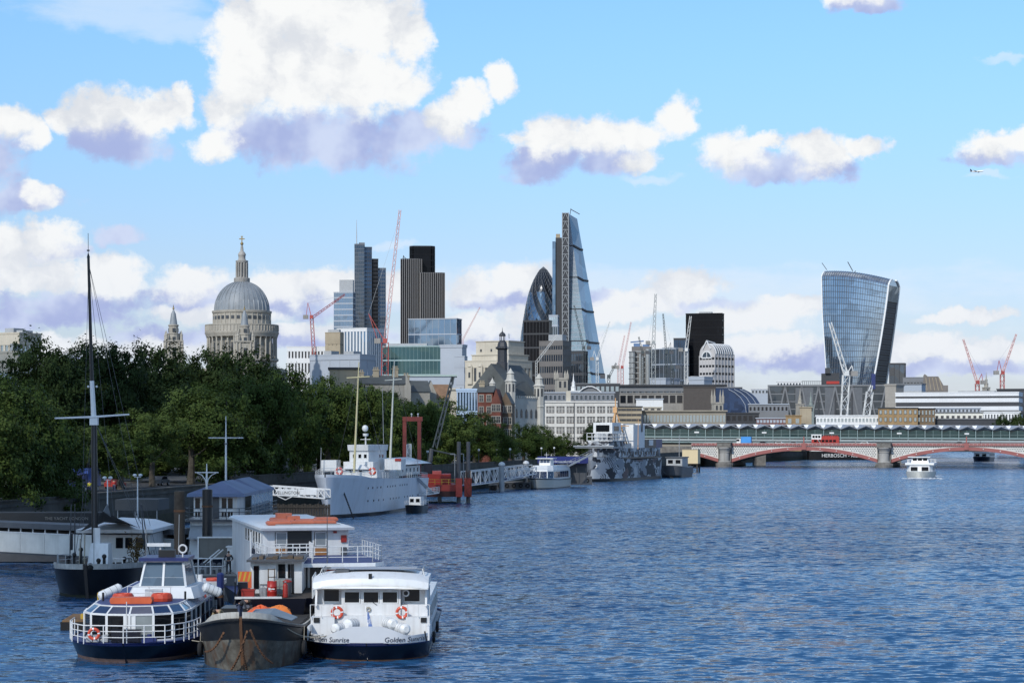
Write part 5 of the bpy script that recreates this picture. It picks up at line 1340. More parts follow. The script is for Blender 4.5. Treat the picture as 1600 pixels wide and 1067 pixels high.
# ================================================================ road bridge and railway station bridge
def road_bridge():
    A = Vector((PX(1133,869), 869, 0)); B = Vector((PX(1382,852), 852, 0)); d = (B-A); SPAN = d.length; u = d.normalized()
    t = thing('arch_bridge', 'red and white iron arch bridge on stone piers across the river', 'bridge', A, atan2(u.y, u.x))
    rib_m = mat('bridge_red', (0.30,0.095,0.085), 0.55, var=0.12, scale=0.3, streak=0.15); pink = mat('bridge_pink', (0.40,0.27,0.26), 0.6, var=0.1, scale=0.3)
    cream = mat('bridge_white', (0.58,0.565,0.53), 0.6, var=0.06, scale=0.3, streak=0.2); teal = mat('bridge_soffit', (0.20,0.27,0.27), 0.7, var=0.2, scale=0.3)
    PW_ = 5.6; DEP = 30.0
    def arch(i, x): # soffit height in span i at local x
        c = SPAN*(i+0.5); h = (SPAN-PW_)/2; k = min(1, abs(x-c)/h); return 6.9-4.9*k**2.0
    def spandrel(i, xa, xb, nseg=28):
        xs = [xa+(xb-xa)*j/nseg for j in range(nseg+1)]
        mb = MB()
        for y0 in (0.0,):
            for a, b in zip(xs[:-1], xs[1:]):
                za, zb = arch(i,a), arch(i,b)
                mb.add([(a,-0.35,za),(b,-0.35,zb),(b,-0.35,zb+1.4),(a,-0.35,za+1.4),(a,0.35,za),(b,0.35,zb),(b,0.35,zb+1.4),(a,0.35,za+1.4)], [(0,1,2,3),(7,6,5,4),(0,4,5,1),(3,2,6,7)])
        mb.build('arch_rib', rib_m, t)
        sf = MB()
        for k in range(1, 8):
            y = DEP*k/8
            for a, b in zip(xs[:-1], xs[1:]):
                za, zb = arch(i,a), arch(i,b); sf.add([(a,y-0.2,za),(b,y-0.2,zb),(b,y-0.2,8.3),(a,y-0.2,8.3),(a,y+0.2,za),(b,y+0.2,zb),(b,y+0.2,8.3),(a,y+0.2,8.3)], [(0,1,2,3),(7,6,5,4),(0,4,5,1)])
        sf.build('inner_ribs', teal, t)
        pn = MB(); dots = MB()
        for a, b in zip(xs[:-1], xs[1:]):
            za, zb = arch(i,a)+1.38, arch(i,b)+1.38
            if za < 8.45 or zb < 8.45: pn.add([(a,-0.12,za),(b,-0.12,zb),(b,-0.12,8.6),(a,-0.12,8.6),(a,0.12,za),(b,0.12,zb),(b,0.12,8.6),(a,0.12,8.6)], [(0,1,2,3),(7,6,5,4)])
        pn.build('spandrel_panel', cream, t)
        for r in range(7):
            z = 8.2-r*0.72; n = int((xb-xa)/0.95)
            for j in range(n):
                x = xa+0.5+j*0.95+(0.47 if r % 2 else 0)
                if x < xb-0.4 and arch(i,x)+1.85 < z and arch(i,x-0.3)+1.8 < z: dots.add([(x-0.30,-0.16,z),(x,-0.16,z-0.27),(x+0.30,-0.16,z),(x,-0.16,z+0.27)], [(0,1,2,3)])
        if dots.v: dots.build('spandrel_openings', dgrey, t, kind='stuff')
        # studs on the rib
        lm = MB(); lm.ball((0,0,0), 0.22, 6); me = lm.mesh('lamp_boss', white)
        n = int((xb-xa)/6)
        for j in range(n):
            x = xa+(j+0.5)*(xb-xa)/n; link('lamp_boss', me, t, (x,-0.45,arch(i,x)+0.75))
    for i in (0,1,2): spandrel(i, i*SPAN+PW_/2, (i+1)*SPAN-PW_/2)
    spandrel(-1, -14, -PW_/2, 8)
    x0, x1 = -14, 3*SPAN
    b = MB(); b.box(x0, x1, -0.2, DEP, 8.35, 8.9); b.build('deck', dgrey, t)
    b = MB(); b.box(x0, x1, 0.6, DEP-0.6, 8.9, 8.96); b.build('roadway', road_m, t)
    b = MB(); b.box(x0, x1, -0.55, 0.3, 8.86, 9.12); b.build('cornice', rib_m, t)
    b = MB()
    for j in range(int((x1-x0)/0.8)): b.box(x0+j*0.8, x0+j*0.8+0.4, -0.42, -0.2, 8.55, 8.86)
    b.build('dentils', pink, t, kind='stuff')
    for (ya, yb) in ((-0.3,0.15),(DEP-0.3,DEP+0.15)):
        b = MB(); b.box(x0, x1, ya, yb, 9.12, 9.66, 0); b.box(x0, x1, ya-0.1, yb+0.1, 9.66, 9.82, 0); b.build('parapet', pink, t)
    pk = MB()
    for j in range(int((x1-x0)/1.6)): pk.box(x0+0.5+j*1.6, x0+1.7+j*1.6, -0.34, -0.2, 9.2, 9.6)
    pk.build('parapet_panels', rib_m, t, kind='stuff')
    for i in (0,1,2):
        p = MB(); x = i*SPAN
        p.box(x-PW_*0.62, x+PW_*0.62, -2.4, DEP+2.4, -2, 1.6); p.box(x-PW_*0.63, x+PW_*0.63, -2.5, DEP+2.5, -2, 0.75, 1); p.lathe([(PW_*0.60,-2),(PW_*0.60,1.2),(PW_*0.5,1.9),(PW_*0.40,2.1)], 16, (x,-2.2))
        p.box(x-PW_*0.46, x+PW_*0.46, -0.8, DEP+0.8, 1.6, 8.6); p.build('pier', [granite, weed], t)
        c = MB(); c.lathe([(PW_*0.46,1.9),(PW_*0.46,2.3),(PW_*0.36,2.6),(PW_*0.35,6.0),(PW_*0.40,6.1),(PW_*0.36,6.3),(PW_*0.42,7.1),(PW_*0.52,7.7),(PW_*0.52,8.1)], 16, (x,-1.7)); c.build('column', stone_grey, t, smooth=True)
        c = MB(); c.box(x-PW_*0.55, x+PW_*0.55, -4.0, 1.2, 8.1, 8.6); c.box(x-PW_*0.5, x+PW_*0.5, -3.7, 0.9, 8.6, 9.9); c.box(x-PW_*0.54, x+PW_*0.54, -3.9, 1.1, 9.9, 10.15); c.build('pulpit', granite, t)
    c = MB(); c.box(-30, -14, -0.5, DEP, 0, 8.3); c.build('abutment', granite, t)
    for x in (SPAN*0.5, SPAN*1.5):
        c = MB(); c.box(x-0.9, x+0.9, -0.75, -0.3, 7.2, 9.9); c.box(x-0.25, x+0.25, -0.8, -0.3, 9.9, 12.1); c.ball((x,-0.55,12.3), 0.25, 6); c.build('crown_bracket', rib_m, t)
    return t, u, A
bridge_t, BU, BA = road_bridge()
def on_bridge(px, off):
    """point on the bridge deck seen at column px, off metres behind the near parapet"""
    n = Vector((-BU.y, BU.x, 0)); o = BA+n*off; k = (px-800)/F
    # o + BU*s  with x = k*y
    s = (k*o.y-o.x)/(BU.x-k*BU.y); p = o+BU*s
    return Vector((p.x, p.y, 8.96)), atan2(BU.y, BU.x)
def wheel(parent, x, y, r=0.5, w=0.3):
    m = MB(); m.tube((x,y-w/2,r), (x,y+w/2,r), r, None, 14); o = m.build('wheel', rubber, parent)
    m = MB(); m.tube((x,y-w/2-0.02,r), (x,y+w/2+0.02,r), r*0.55, None, 10); m.build('hub', steel, o)
p, rz = on_bridge(1290, 6)
t = thing('double_decker_bus', 'red open double decker bus with white front end crossing the bridge', 'bus', p, rz)
b = MB(); b.box(-5.6,5.6,-1.25,1.25,0.45,2.4); b.box(-1.6,5.6,-1.24,1.24,2.4,3.5); b.build('body', red, t)
b = MB(); b.box(-5.62,-1.6,-1.26,1.26,2.4,4.3); b.box(-5.8,-1.4,-1.3,1.3,4.3,4.42); b.bar((-1.8,-1.2,0.6),(-3.2,-1.27,2.6),0.5,0.1); b.build('front_section', white, t)
for k in range(3):
    b = MB(); b.box(-5.2+k*1.15,-4.3+k*1.15,-1.3,-1.2,3.0,3.95); b.build('window', win, t)
for k in range(6):
    b = MB(); b.box(-4.6+k*1.55,-3.4+k*1.55,-1.29,-1.2,1.3,2.2); b.build('window', win, t)
for k in range(7):
    b = MB(); b.box(-0.9+k*0.9,-0.35+k*0.9,-1.1,1.1,3.5,4.0); b.build('seat', red, t)
for x in (-3.6,3.4): 
    for y in (-1.1,1.1): wheel(t, x, y, 0.48)
p, rz = on_bridge(1165, 6)
t = thing('blue_truck', 'bright blue box truck on the left end of the bridge', 'truck', p, rz)
b = MB(); b.box(-1.7,2.4,-1.2,1.2,0.9,3.5); b.build('cargo_box', mat('bright_blue',(0.05,0.28,0.70),0.5), t)
b = MB(); b.box(-3.6,-1.9,-1.1,1.1,0.5,2.7); b.build('cab', white, t)
b = MB(); b.box(-3.65,-2.4,-1.13,-1.05,1.6,2.4); b.build('window', win, t)
for x in (-2.8,1.5):
    for y in (-1.0,1.0): wheel(t, x, y, 0.45)
def car(label, p, rz, m):
    t = thing('car', label, 'car', p, rz, 'cars crossing the bridge')
    b = MB(); b.loft([[(x,y*1.0,z) for x, z in ((-2.1,0.35),(2.1,0.35),(2.15,0.8),(1.2,0.95),(0.7,1.45),(-1.0,1.48),(-1.7,0.98),(-2.1,0.9))] for y in (-0.85,0.85)]); b.build('body', m, t)
    b = MB(); b.loft([[(x,y,z) for x, z in ((-1.45,1.0),(0.95,0.98),(0.6,1.38),(-0.95,1.4))] for y in (-0.87,0.87)]); b.build('window', win, t)
    for x in (-1.3,1.35):
        for y in (-0.8,0.8): wheel(t, x, y, 0.32, 0.22)
for px, lab, m in ((1218,'white car just left of the middle of the left arch',white),(1241,'pale silver car between the white car and the bus',steel),(1193,'dark car behind the blue truck',dgrey),(1352,'white car by the middle bridge pier',white_clean),(1500,'dark car above the right arch',dgrey)):
    p, rz = on_bridge(px, 5); car(lab, p, rz, m)
# people walking on the bridge pavement
def walker(label, p, top, legs, h=1.74, rz=0.0, pose='walk', group='people walking over the bridge', skin=None, cat='person'):
    """one continuous skinned figure, with hair and clothes as its children"""
    t = thing('person', label, cat, p, rz, group)
    sk = skin or mat('skin', (0.45,0.26,0.18), 0.6)
    k = h/1.74
    def fig(name, verts, edges, rad, mt, root=0):
        me = bpy.data.meshes.new(name); me.from_pydata([tuple(Vector(v)*k) for v in verts], edges, [])
        o = bpy.data.objects.new(name, me); COL.objects.link(o); o.parent = t
        sm = o.modifiers.new('skin', 'SKIN'); sm.use_smooth_shade = True
        for i, d in enumerate(me.skin_vertices[0].data): d.radius = (rad[i]*k, rad[i]*k); d.use_root = (i == root)
        ss = o.modifiers.new('sub', 'SUBSURF'); ss.levels = 1; ss.render_levels = 1
        me.materials.append(mt); return o
    if pose == 'bend':   # bent forward at the hips, reaching down
        V = [(0,0,0.92),(0.0,-0.28,1.12),(0.0,-0.52,1.16),(0,-0.62,1.14),(0,-0.72,1.12),(-0.19,-0.48,1.12),(-0.24,-0.58,0.86),(-0.18,-0.72,0.66),(0.19,-0.48,1.12),(0.24,-0.60,0.86),(0.18,-0.76,0.66),
             (-0.1,0.0,0.88),(-0.14,-0.08,0.48),(-0.14,0.02,0.09),(-0.14,-0.14,0.04),(0.1,0,0.88),(0.14,-0.06,0.48),(0.14,0.06,0.09),(0.14,-0.1,0.04)]
    elif pose == 'rail':
        V = [(0,0,0.95),(0,0,1.22),(0,-0.02,1.45),(0,-0.04,1.55),(0,-0.05,1.66),(-0.2,0,1.42),(-0.34,-0.05,1.18),(-0.22,-0.24,1.02),(0.2,0,1.42),(0.34,-0.05,1.18),(0.22,-0.24,1.02),
             (-0.1,0,0.9),(-0.13,-0.01,0.5),(-0.13,0.02,0.09),(-0.13,-0.14,0.04),(0.1,0,0.9),(0.13,-0.01,0.5),(0.13,0.02,0.09),(0.13,-0.14,0.04)]
    else:
        V = [(0,0,0.95),(0,0,1.22),(0,0,1.45),(0,-0.02,1.55),(0,-0.03,1.66),(-0.2,0,1.42),(-0.25,-0.1,1.16),(-0.24,-0.26,0.98),(0.2,0,1.42),(0.26,0.1,1.16),(0.25,0.06,0.92),
             (-0.1,0,0.9),(-0.12,0.1,0.5),(-0.12,0.3,0.12),(-0.12,0.2,0.04),(0.1,0,0.9),(0.12,-0.2,0.5),(0.12,-0.24,0.09),(0.12,-0.4,0.04)]
    E_ = [(0,1),(1,2),(2,3),(3,4),(2,5),(5,6),(6,7),(2,8),(8,9),(9,10),(0,11),(11,12),(12,13),(13,14),(0,15),(15,16),(16,17),(17,18)]
    rad = [0.135,0.13,0.12,0.055,0.095,0.07,0.048,0.036,0.07,0.048,0.036,0.085,0.06,0.042,0.04,0.085,0.06,0.042,0.04]
    fig('body', V, E_, rad, sk)
    fig('jacket', [V[i] for i in (0,1,2,5,6,8,9)]+[tuple(Vector(V[6]).lerp(Vector(V[7]),0.8)), tuple(Vector(V[9]).lerp(Vector(V[10]),0.8))], [(0,1),(1,2),(2,3),(3,4),(2,5),(5,6),(4,7),(6,8)], [0.155,0.155,0.145,0.088,0.066,0.088,0.066,0.052,0.052], top)
    fig('trousers', [V[i] for i in (0,11,12,13,15,16,17)], [(0,1),(1,2),(2,3),(0,4),(4,5),(5,6)], [0.15,0.1,0.078,0.06,0.1,0.078,0.06], legs)
    hv = Vector(V[4]); hm = MB(); hm.ball(tuple((hv+Vector((0,0.02,0.035)))*k), 0.105*k, 6); hm.build('hair', mat('dark_hair',(0.03,0.022,0.016),0.7), t, smooth=True)
    sh = MB()
    for i in (14,18): q = Vector(V[i])*k; sh.box(q.x-0.05, q.x+0.05, q.y-0.06, q.y+0.2, q.z-0.04, q.z+0.05)
    sh.build('shoes', black, t)
    return t
cl_d = mat('dark_cloth', (0.03,0.032,0.04), 0.85, var=0.2); cl_k = mat('khaki_cloth', (0.30,0.23,0.13), 0.85, var=0.2); cl_b = mat('denim', (0.05,0.07,0.13), 0.85, var=0.2); cl_w = mat('white_cloth', (0.6,0.6,0.58), 0.85)
for px, lab, a in ((1176,'person in dark coat beside the blue truck on the bridge',cl_d),(1210,'person in dark coat left of the white car on the bridge',cl_d),(1337,'person in white shirt just right of the bus on the bridge',cl_w),(1420,'person in dark coat above the left part of the right arch',cl_d),(1514,'person in dark jacket, left of two near the right arch crown',cl_d),(1532,'person in blue jacket, right of two near the right arch crown',cl_b)):
    p, rz = on_bridge(px, 1.2); walker(lab, p+Vector((0,0,0.05)), a, cl_b, 1.74, rz+pi/2)

# ---- railway station bridge with folded roof
def station_bridge():
    Y0 = 912.0; xa, xb = 944, 1640; yslope = 3.0/500
    t = thing('station_bridge', 'railway bridge station with zigzag roof, glass walls and teal beams behind the arch bridge', 'station', (PX(xa,Y0), Y0, 0), R(-0.3))
    s = Y0/F; W_ = (xb-xa)*s; bay = 7.28; n = int(W_/bay)+1
    steelm = mat('pale_teal_steel', (0.25,0.33,0.33), 0.5, var=0.08); gm = glass('station_glass', (0.025,0.065,0.07), 0.10, 0.3, 0.02, 0.25); roofm = mat('zinc_roof', (0.27,0.29,0.33), 0.5, var=0.1, scale=0.1); sol = mat('white_roof_edge', (0.72,0.73,0.73), 0.5)
    inn = mat('station_interior', (0.05,0.055,0.06), 0.8)
    def zz(py): return PZ(py, Y0)
    zr, ze, zg, zb1, zb2, zl = zz(660.5), zz(667.5), zz(668), zz(681), zz(684), zz(690)
    sl = -(3.0*s)/W_*1.25   # gentle fall to the right
    # shared bay meshes
    r = MB(); D = 16.0
    r.add([(0,-1.2,ze),(bay*0.5,-1.2,zr-0.5),(bay,-1.2,ze),(0,D,ze+0.4),(bay*0.5,D,zr),(bay,D,ze+0.4),(0,-1.2,ze-0.35),(bay*0.5,-1.2,zr-0.85),(bay,-1.2,ze-0.35)], [(0,1,4,3),(1,2,5,4),(6,7,1,0),(7,8,2,1)])
    r.add([(0,-1.1,ze-0.35),(bay*0.5,-1.1,zr-0.85),(bay,-1.1,ze-0.35),(bay*0.5,1.5,ze-0.45)], [(0,3,1),(1,3,2)])
    rme = r.mesh('roof_fold', roofm)
    w = MB(); w.add([(-bay*0.10,1.2,ze+0.8),(bay*0.10,1.2,ze+0.8),(0,0.3,ze+0.1),(-bay*0.15,1.6,zr-0.35),(bay*0.15,1.6,zr-0.35)], [(2,1,0),(0,1,4,3)]); wme = w.mesh('roof_gutter', sol)
    c = MB(); c.box(-0.16,0.16,-0.5,-0.15,zl,ze); cme = c.mesh('column', steelm)
    g = MB(); g.box(0.15,bay-0.15,0.3,0.45,zb1-0.2,ze-0.5); gme = g.mesh('glass_panel', gm)
    m = MB()
    m.box(bay/2-0.05,bay/2+0.05,0.15,0.3,zb1,ze-0.5)
    m.box(0.1,bay-0.1,0.12,0.3,zb1+1.2,zb1+1.3); mme = m.mesh('mullions', steelm)
    q = MB(); q.box(bay*0.35,bay*0.62,-0.05,0.1,zb1+1.5,zb1+2.1); sme = q.mesh('platform_sign', white_clean)
    for i in range(n):
        x = i*bay; dz = sl*x
        link('roof_fold', rme, t, (x,0,dz)); link('roof_gutter', wme, t, (x,0,dz)); link('column', cme, t, (x,0,dz)); link('glass_panel', gme, t, (x,0,dz)); link('mullions', mme, t, (x,0,dz), kind='stuff')
        if i % 4 == 1: link('platform_sign', sme, t, (x,0,dz))
    def beam(name, z0, z1, y0, y1, mt):
        b = MB(); b.extrude([(-1,y0,z0),(-1,y1,z0),(-1,y1,z1),(-1,y0,z1)], (W_+8,0,sl*(W_+8))); b.build(name, mt, t)
    beam('upper_beam', zb1-0.5, zb1+0.05, -0.6, 0.2, steelm); beam('main_girder', zb2-1.0, zb2-0.2, -0.9, 0.3, mat('pale_girder', (0.36,0.40,0.40), 0.5)); beam('lower_beam', zl-0.2, zl+0.5, -0.4, 0.2, steelm)
    beam('platform', zb2-0.2, zb2+0.3, 0.4, 22, concrete); beam('back_wall', zb2, ze+1.2, 18, 18.4, inn); beam('far_roof', zr-0.5, zr-0.12, 16.5, 30, roofm); beam('dark_underside', zl-1.0, zb2-0.9, 1.0, 22, inn)
    for x in (PX(1190,Y0)-PX(xa,Y0), PX(1402,Y0)-PX(xa,Y0), PX(1640,Y0)-PX(xa,Y0)):
        b = MB(); b.box(x-2, x+2, 2, 18, -2, zl); b.build('pier', granite, t)
station_bridge()
# ================================================================ hulls
def hull(t, L, B, zbow, zmid, zstern, mats, bands=((0.0,0),(0.12,0),(1.0,1)), ub=0.28, pw=0.55, flare=0.25, rake=1.2, us=0.8, st=0.25, wl=0.9, n=22, deckm=None, drop=0.12, bul=None, bulm=None, name='hull', smooth=True, bowmin=0.02, peak=None):
    """bow towards -y at y=0, stern at y=L; bands: (fraction of the freeboard, material index)"""
    def zd(u):
        if peak: return zmid+(zbow-zmid)*math.exp(-u*peak)
        return zbow+(zmid-zbow)*min(1,u/0.45)**0.8 if u < 0.45 else zmid+(zstern-zmid)*((u-0.45)/0.55)**2
    def hb(u):
        k = min(1.0, max(u,0)/ub); e = max(bowmin, (1-(1-k)**2)**pw)
        if u > us: e *= 1-st*((u-us)/(1-us))**2
        return B/2*e
    us_ = [0, 0.002, 0.006, 0.012, 0.02, 0.031, 0.045, 0.062, 0.08, 0.12, 0.17, 0.22]+[0.28+0.72*i/(n-8) for i in range(n-7)]
    rings = []
    fr = [f for f, _ in bands]
    for u in us_:
        zdk = zd(u); hd = hb(u); hw = hd*(wl-flare*(1-min(1,u/ub))**1.5)
        def pt(sg, f, z=None):
            zz = zdk*f if z is None else z
            w = hw+(hd-hw)*(max(0,f)**1.3)
            y = u*L-rake*max(0,f)*(1-min(1,u/ub))**2
            return (sg*w, y, zz)
        lft = [pt(-1, f) for f in reversed(fr)]
        bot = [(-hw*0.8, u*L+0.1, -0.6), (hw*0.8, u*L+0.1, -0.6)]
        rings.append(lft+bot+[pt(1, f) for f in fr])
    nb = len(fr); m = MB()
    def mf(j, i):
        if i < nb-1: return bands[nb-1-i][1]
        if i >= nb+2: return bands[i-nb-2+1][1] if i-nb-2+1 < nb else bands[-1][1]
        return bands[0][1]
    m.loft(rings, closed=False, caps=False, mfun=mf)
    e = rings[-1]; m.add(e, [tuple(range(len(e)))], bands[min(1,nb-1)][1])
    o = rings[0]; m.add(o, [tuple(range(len(o)-1,-1,-1))], bands[len(bands)//2][1])
    h = m.build(name, mats, t, smooth=smooth)
    if deckm:
        d = MB(); vs = []
        for r in rings: vs.append((r[0][0]*0.985, r[0][1]+0.05, r[0][2]-drop)); vs.append((r[-1][0]*0.985, r[-1][1]+0.05, r[-1][2]-drop))
        d.add(vs, [(2*i,2*i+1,2*i+3,2*i+2) for i in range(len(rings)-1)]); d.build('deck', deckm, t)
    if bul:
        bm_ = MB(); q = []
        for u, r in zip(us_, rings):
            hh = bul(u)
            for (a, sg) in ((r[0],1),(r[-1],-1)): pass
            q.append((r, hh))
        for side in (0,-1):
            outer = [(r[side][0], r[side][1], r[side][2]) for r, hh in q]; 
            top = [(r[side][0]*1.01, r[side][1]-0.02, r[side][2]+hh) for r, hh in q]
            inn = [(r[side][0]*0.97, r[side][1]+0.08, r[side][2]+hh) for r, hh in q]; inb = [(r[side][0]*0.965, r[side][1]+0.1, r[side][2]-drop) for r, hh in q]
            bm_.loft([outer, top, inn, inb], closed=False, caps=False)
        bm_.build('bulwark', bulm or mats[-1], t)
    edge = [[r[0] for r in rings], [r[-1] for r in rings]]
    return h, rings, zd, hb
def lifebuoy(t, x, y, z, r=0.36, axis='y', nm='lifebuoy'):
    m = MB(); m.torus((x,y,z), r*0.78, r*0.24, axis, 24, 8, 0, 1, (4, 0.16)); return m.build(nm, [orange_red, white_clean], t, smooth=True)
orange_red = mat('lifebuoy_red', (0.62,0.07,0.03), 0.45, var=0.1)
def raft_can(t, x, y, z, L_=1.2, r=0.32, rot=(0,0,0), m=None):
    b = MB(); b.tube((-L_/2,0,0), (L_/2,0,0), r, None, 16); b.tube((-L_/2-0.14,0,0), (-L_/2,0,0), r*0.55, r, 16); b.tube((L_/2,0,0), (L_/2+0.14,0,0), r, r*0.55, 16)
    for k in (-0.3,0,0.3): b.tube((k*L_-0.015,0,0), (k*L_+0.015,0,0), r*1.02, None, 16, 1)
    o = b.build('liferaft_canister', [m or white_clean, grey_paint], t, smooth=True, loc=(x,y,z)); o.rotation_euler = rot; return o
def box_window(t, x0, x1, z0, z1, y, m=None, fr=None, f=0.05, name='window', into=0.02, nx=1):
    """framed pane on a wall facing -y"""
    fm = MB()
    for (a,b,c,d) in ((x0-f,x0,z0-f,z1+f),(x1,x1+f,z0-f,z1+f),(x0,x1,z0-f,z0),(x0,x1,z1,z1+f)): fm.box(a,b,y-0.05,y+0.02,c,d)
    for i in range(1,nx): x = x0+(x1-x0)*i/nx; fm.box(x-f*0.4,x+f*0.4,y-0.04,y+0.02,z0,z1)
    w = fm.build(name, fr or white_clean, t)
    p = MB(); p.box(x0,x1,y-0.012,y+0.05,z0,z1); p.build('pane', m or win, w)
    return w
def side_window(t, x, y0, y1, z0, z1, m=None, fr=None, f=0.05, sg=1):
    fm = MB(); a, b = sorted((x-sg*0.02, x+sg*0.05))
    for (ya,yb,c,d) in ((y0-f,y0,z0-f,z1+f),(y1,y1+f,z0-f,z1+f),(y0,y1,z0-f,z0),(y0,y1,z1,z1+f)): fm.box(a,b,ya,yb,c,d)
    w = fm.build('window', fr or white_clean, t)
    a, b = sorted((x-sg*0.05, x+sg*0.012)); p = MB(); p.box(a,b,y0,y1,z0,z1); p.build('pane', m or win, w); return w

# ================================================================ grey sloop
def grey_ship():
    Y = 330.0; s = Y/F
    t = thing('naval_ship', 'pale blue grey naval sloop with white bridge and two tall masts', 'ship', (PX(514,Y), Y, 0), R(-8.5))
    hg = mat('ship_grey', (0.72,0.75,0.79), 0.45, var=0.06, scale=0.15, streak=0.22)
    L_, B = 63.0, 10.6
    h, rings, zd, hb = hull(t, L_, B, 6.5, 5.7, 5.0, [black, hg], ((0,0),(0.09,0),(0.10,1),(0.5,1),(1.0,1)), ub=0.33, pw=0.62, flare=0.5, rake=2.6, us=0.86, st=0.45, deckm=grey_paint, bul=lambda u: 0.45 if u < 0.1 else (0.45-(u-0.1)*5 if u < 0.17 else 0.06), bulm=hg)
    # portholes
    pm = MB(); pm.tube((-0.06,0,0),(0.06,0,0),0.16,None,8); pme = pm.mesh('porthole', dgrey)
    def side_x(y, z):
        u = y/L_; 
        for a, b in zip(rings[:-1], rings[1:]):
            if a[-1][1] <= y <= b[-1][1]:
                k = (y-a[-1][1])/(b[-1][1]-a[-1][1]); zt = a[-1][2]+(b[-1][2]-a[-1][2])*k; f = max(0,min(1,z/zt))
                xa = a[-5][0]+(a[-1][0]-a[-5][0])*f**1.3; xb = b[-5][0]+(b[-1][0]-b[-5][0])*f**1.3
                return xa+(xb-xa)*k
        return B/2
    for z, y0, n, st in ((4.55,10,15,2.0),(2.45,11,18,2.4)):
        for i in range(n):
            y = y0+i*st
            if (i*7) % 5 == 3: continue
            link('porthole', pme, t, (side_x(y,z)+0.01, y, z))

    # anchors and hawse pipes, chain
    for sg in (-1,1):
        a = MB(); a.torus((sg*1.25,3.0,5.2), 0.32, 0.12, 'y', 12, 6); a.build('hawse_pipe', white, t)
        c = MB(); p0 = Vector((sg*1.3,2.7,5.2)); p1 = Vector((sg*(3.8 if sg > 0 else 2.6), 0.6, 0.0))
        n = 26
        for i in range(n):
            q = p0.lerp(p1, i/n); q2 = p0.lerp(p1, (i+0.8)/n); c.bar(q, q2, 0.22 if i % 2 else 0.12, 0.12 if i % 2 else 0.22)
        c.build('anchor_chain', black, t)
    # forecastle rail
    r = MB(); rail(r, [(-4.6,10,6.3),(-2.6,4.5,6.75),(-0.3,-2.0,6.95),(2.6,4.5,6.75),(4.6,10,6.3)], 0.95, 3, 0.035, 1.8); r.build('bow_rail', white, t)
    r = MB(); rail(r, [(5.2,16,6.0),(5.25,34,5.75),(5.1,50,5.4),(4.2,60,5.1)], 1.0, 3, 0.035, 2.0); r.build('deck_rail', white, t)
    # bridge block
    wht = white
    b = MB(); b.box(-4.2,4.2,14,32,6.3,8.9); b.build('deckhouse', wht, t)
    b = MB(); b.box(-3.6,3.9,15.5,30,8.9,11.2); b.build('bridge_base', wht, t)
    b = MB(); b.loft([[(-2.4,16.5,11.2),(2.4,16.5,11.2),(3.9,19,11.2),(3.9,26,11.2),(-2.9,26,11.2)],[(-2.4,16.5,14.2),(2.4,16.5,14.2),(3.9,19,14.2),(3.9,26,14.2),(-2.9,26,14.2)]]); b.build('bridge_tower', wht, t)
    b = MB(); b.loft([[(-2.7,16.2,14.2),(2.6,16.2,14.2),(4.2,18.8,14.2),(4.2,26,14.2),(-3.2,26,14.2)],[(-2.8,16.0,15.8),(2.7,16.0,15.8),(4.4,18.7,15.8),(4.4,26,15.8),(-3.3,26,15.8)]]); b.build('open_bridge', wht, t)
    for x in (-1.2,0.2,1.6): box_window(t, x-0.35, x+0.35, 12.2, 13.2, 16.5, win, wht)
    for i in range(2): side_window(t, 3.9, 20+i*2.4, 21.2+i*2.4, 12.2, 13.1, win, wht)
    b = MB(); b.box(-7.5,-4.4,16,19,8.6,11.6); b.box(-7.3,-7.1,16.2,16.4,6,8.6); b.build('bridge_wing', wht, t)
    b = MB(); b.box(4.2,9.0-1.5,20,24,8.9,11.9); b.build('bridge_wing', wht, t)
    b = MB(); b.box(6.3,7.55,19.85,20.0,11.3,12.0); b.build('red_light_box', red, t)
    for x in (-2.6,2.9): lifebuoy(t, x, 13.9, 8.2, 0.62)
    for x in (-0.7,0.9): m = MB(); m.tube((x,13.85,8.3),(x,14.1,8.3),0.28,None,10); m.build('porthole', win, t)
    b = MB(); b.loft([[(-2.6,13.4,9.2),(2.6,13.4,9.2),(2.6,16.4,9.2),(-2.6,16.4,9.2)],[(-1.5,14,10.4),(1.5,14,10.4),(1.5,16.4,10.4),(-1.5,16.4,10.4)]]); b.build('gun_shield', wht, t)
    # radome and its mast
    m = MB(); m.tube((0.4,20,15.8),(0.4,20,18.2),0.16); m.box(-0.6,1.4,19.8,20.2,17.2,17.35); m.tube((0.4,20,18.2),(0.4,20,18.9),0.5,0.55,12); m.build('radar_post', wht, t)
    m = MB(); m.ball((0.4,20,19.6), 0.85, 8, None, (1,1,1.05)); m.build('radome', white_clean, t, smooth=True)
    # the upper works are low: squeeze them down to the height they have, and set them a little to starboard
    for c in [c for c in COL.objects if c.parent == t]:
        n_ = c.name.split('.')[0]
        if n_ in ('deckhouse','bridge_base','bridge_tower','open_bridge','window','bridge_wing','red_light_box','gun_shield','radar_post'):
            k_ = 0.66 if n_ in ('bridge_tower','open_bridge','window','bridge_base') else 0.84
            c.scale = (k_, 1, 0.60); c.location = (1.1, 0, 5.75-6.3*0.60)
        elif n_ == 'lifebuoy': c.location = (1.0, 0, -1.0)
        elif n_ == 'porthole' and c.data.name != pme.name: c.location = (1.0, 0, -1.0)
        elif n_ == 'radome': c.scale = (0.62,0.62,0.62); c.location = (1.1, 20*0.38, 14.15-19.6*0.62)
    # aft deckhouse, boats, awnings
    b = MB(); b.box(-3.4,3.6,34,56,6.0,7.6); b.build('aft_deckhouse', wht, t)
    for i in range(6): side_window(t, 3.6, 36+i*3.4, 37.2+i*3.4, 6.5, 7.2, win, wht)
    b = MB(); b.extrude([(-4.2,38,7.9),(4.6,38,7.9),(0.2,38,9.0)], (0,24,0)); b.build('awning', white_clean, t)
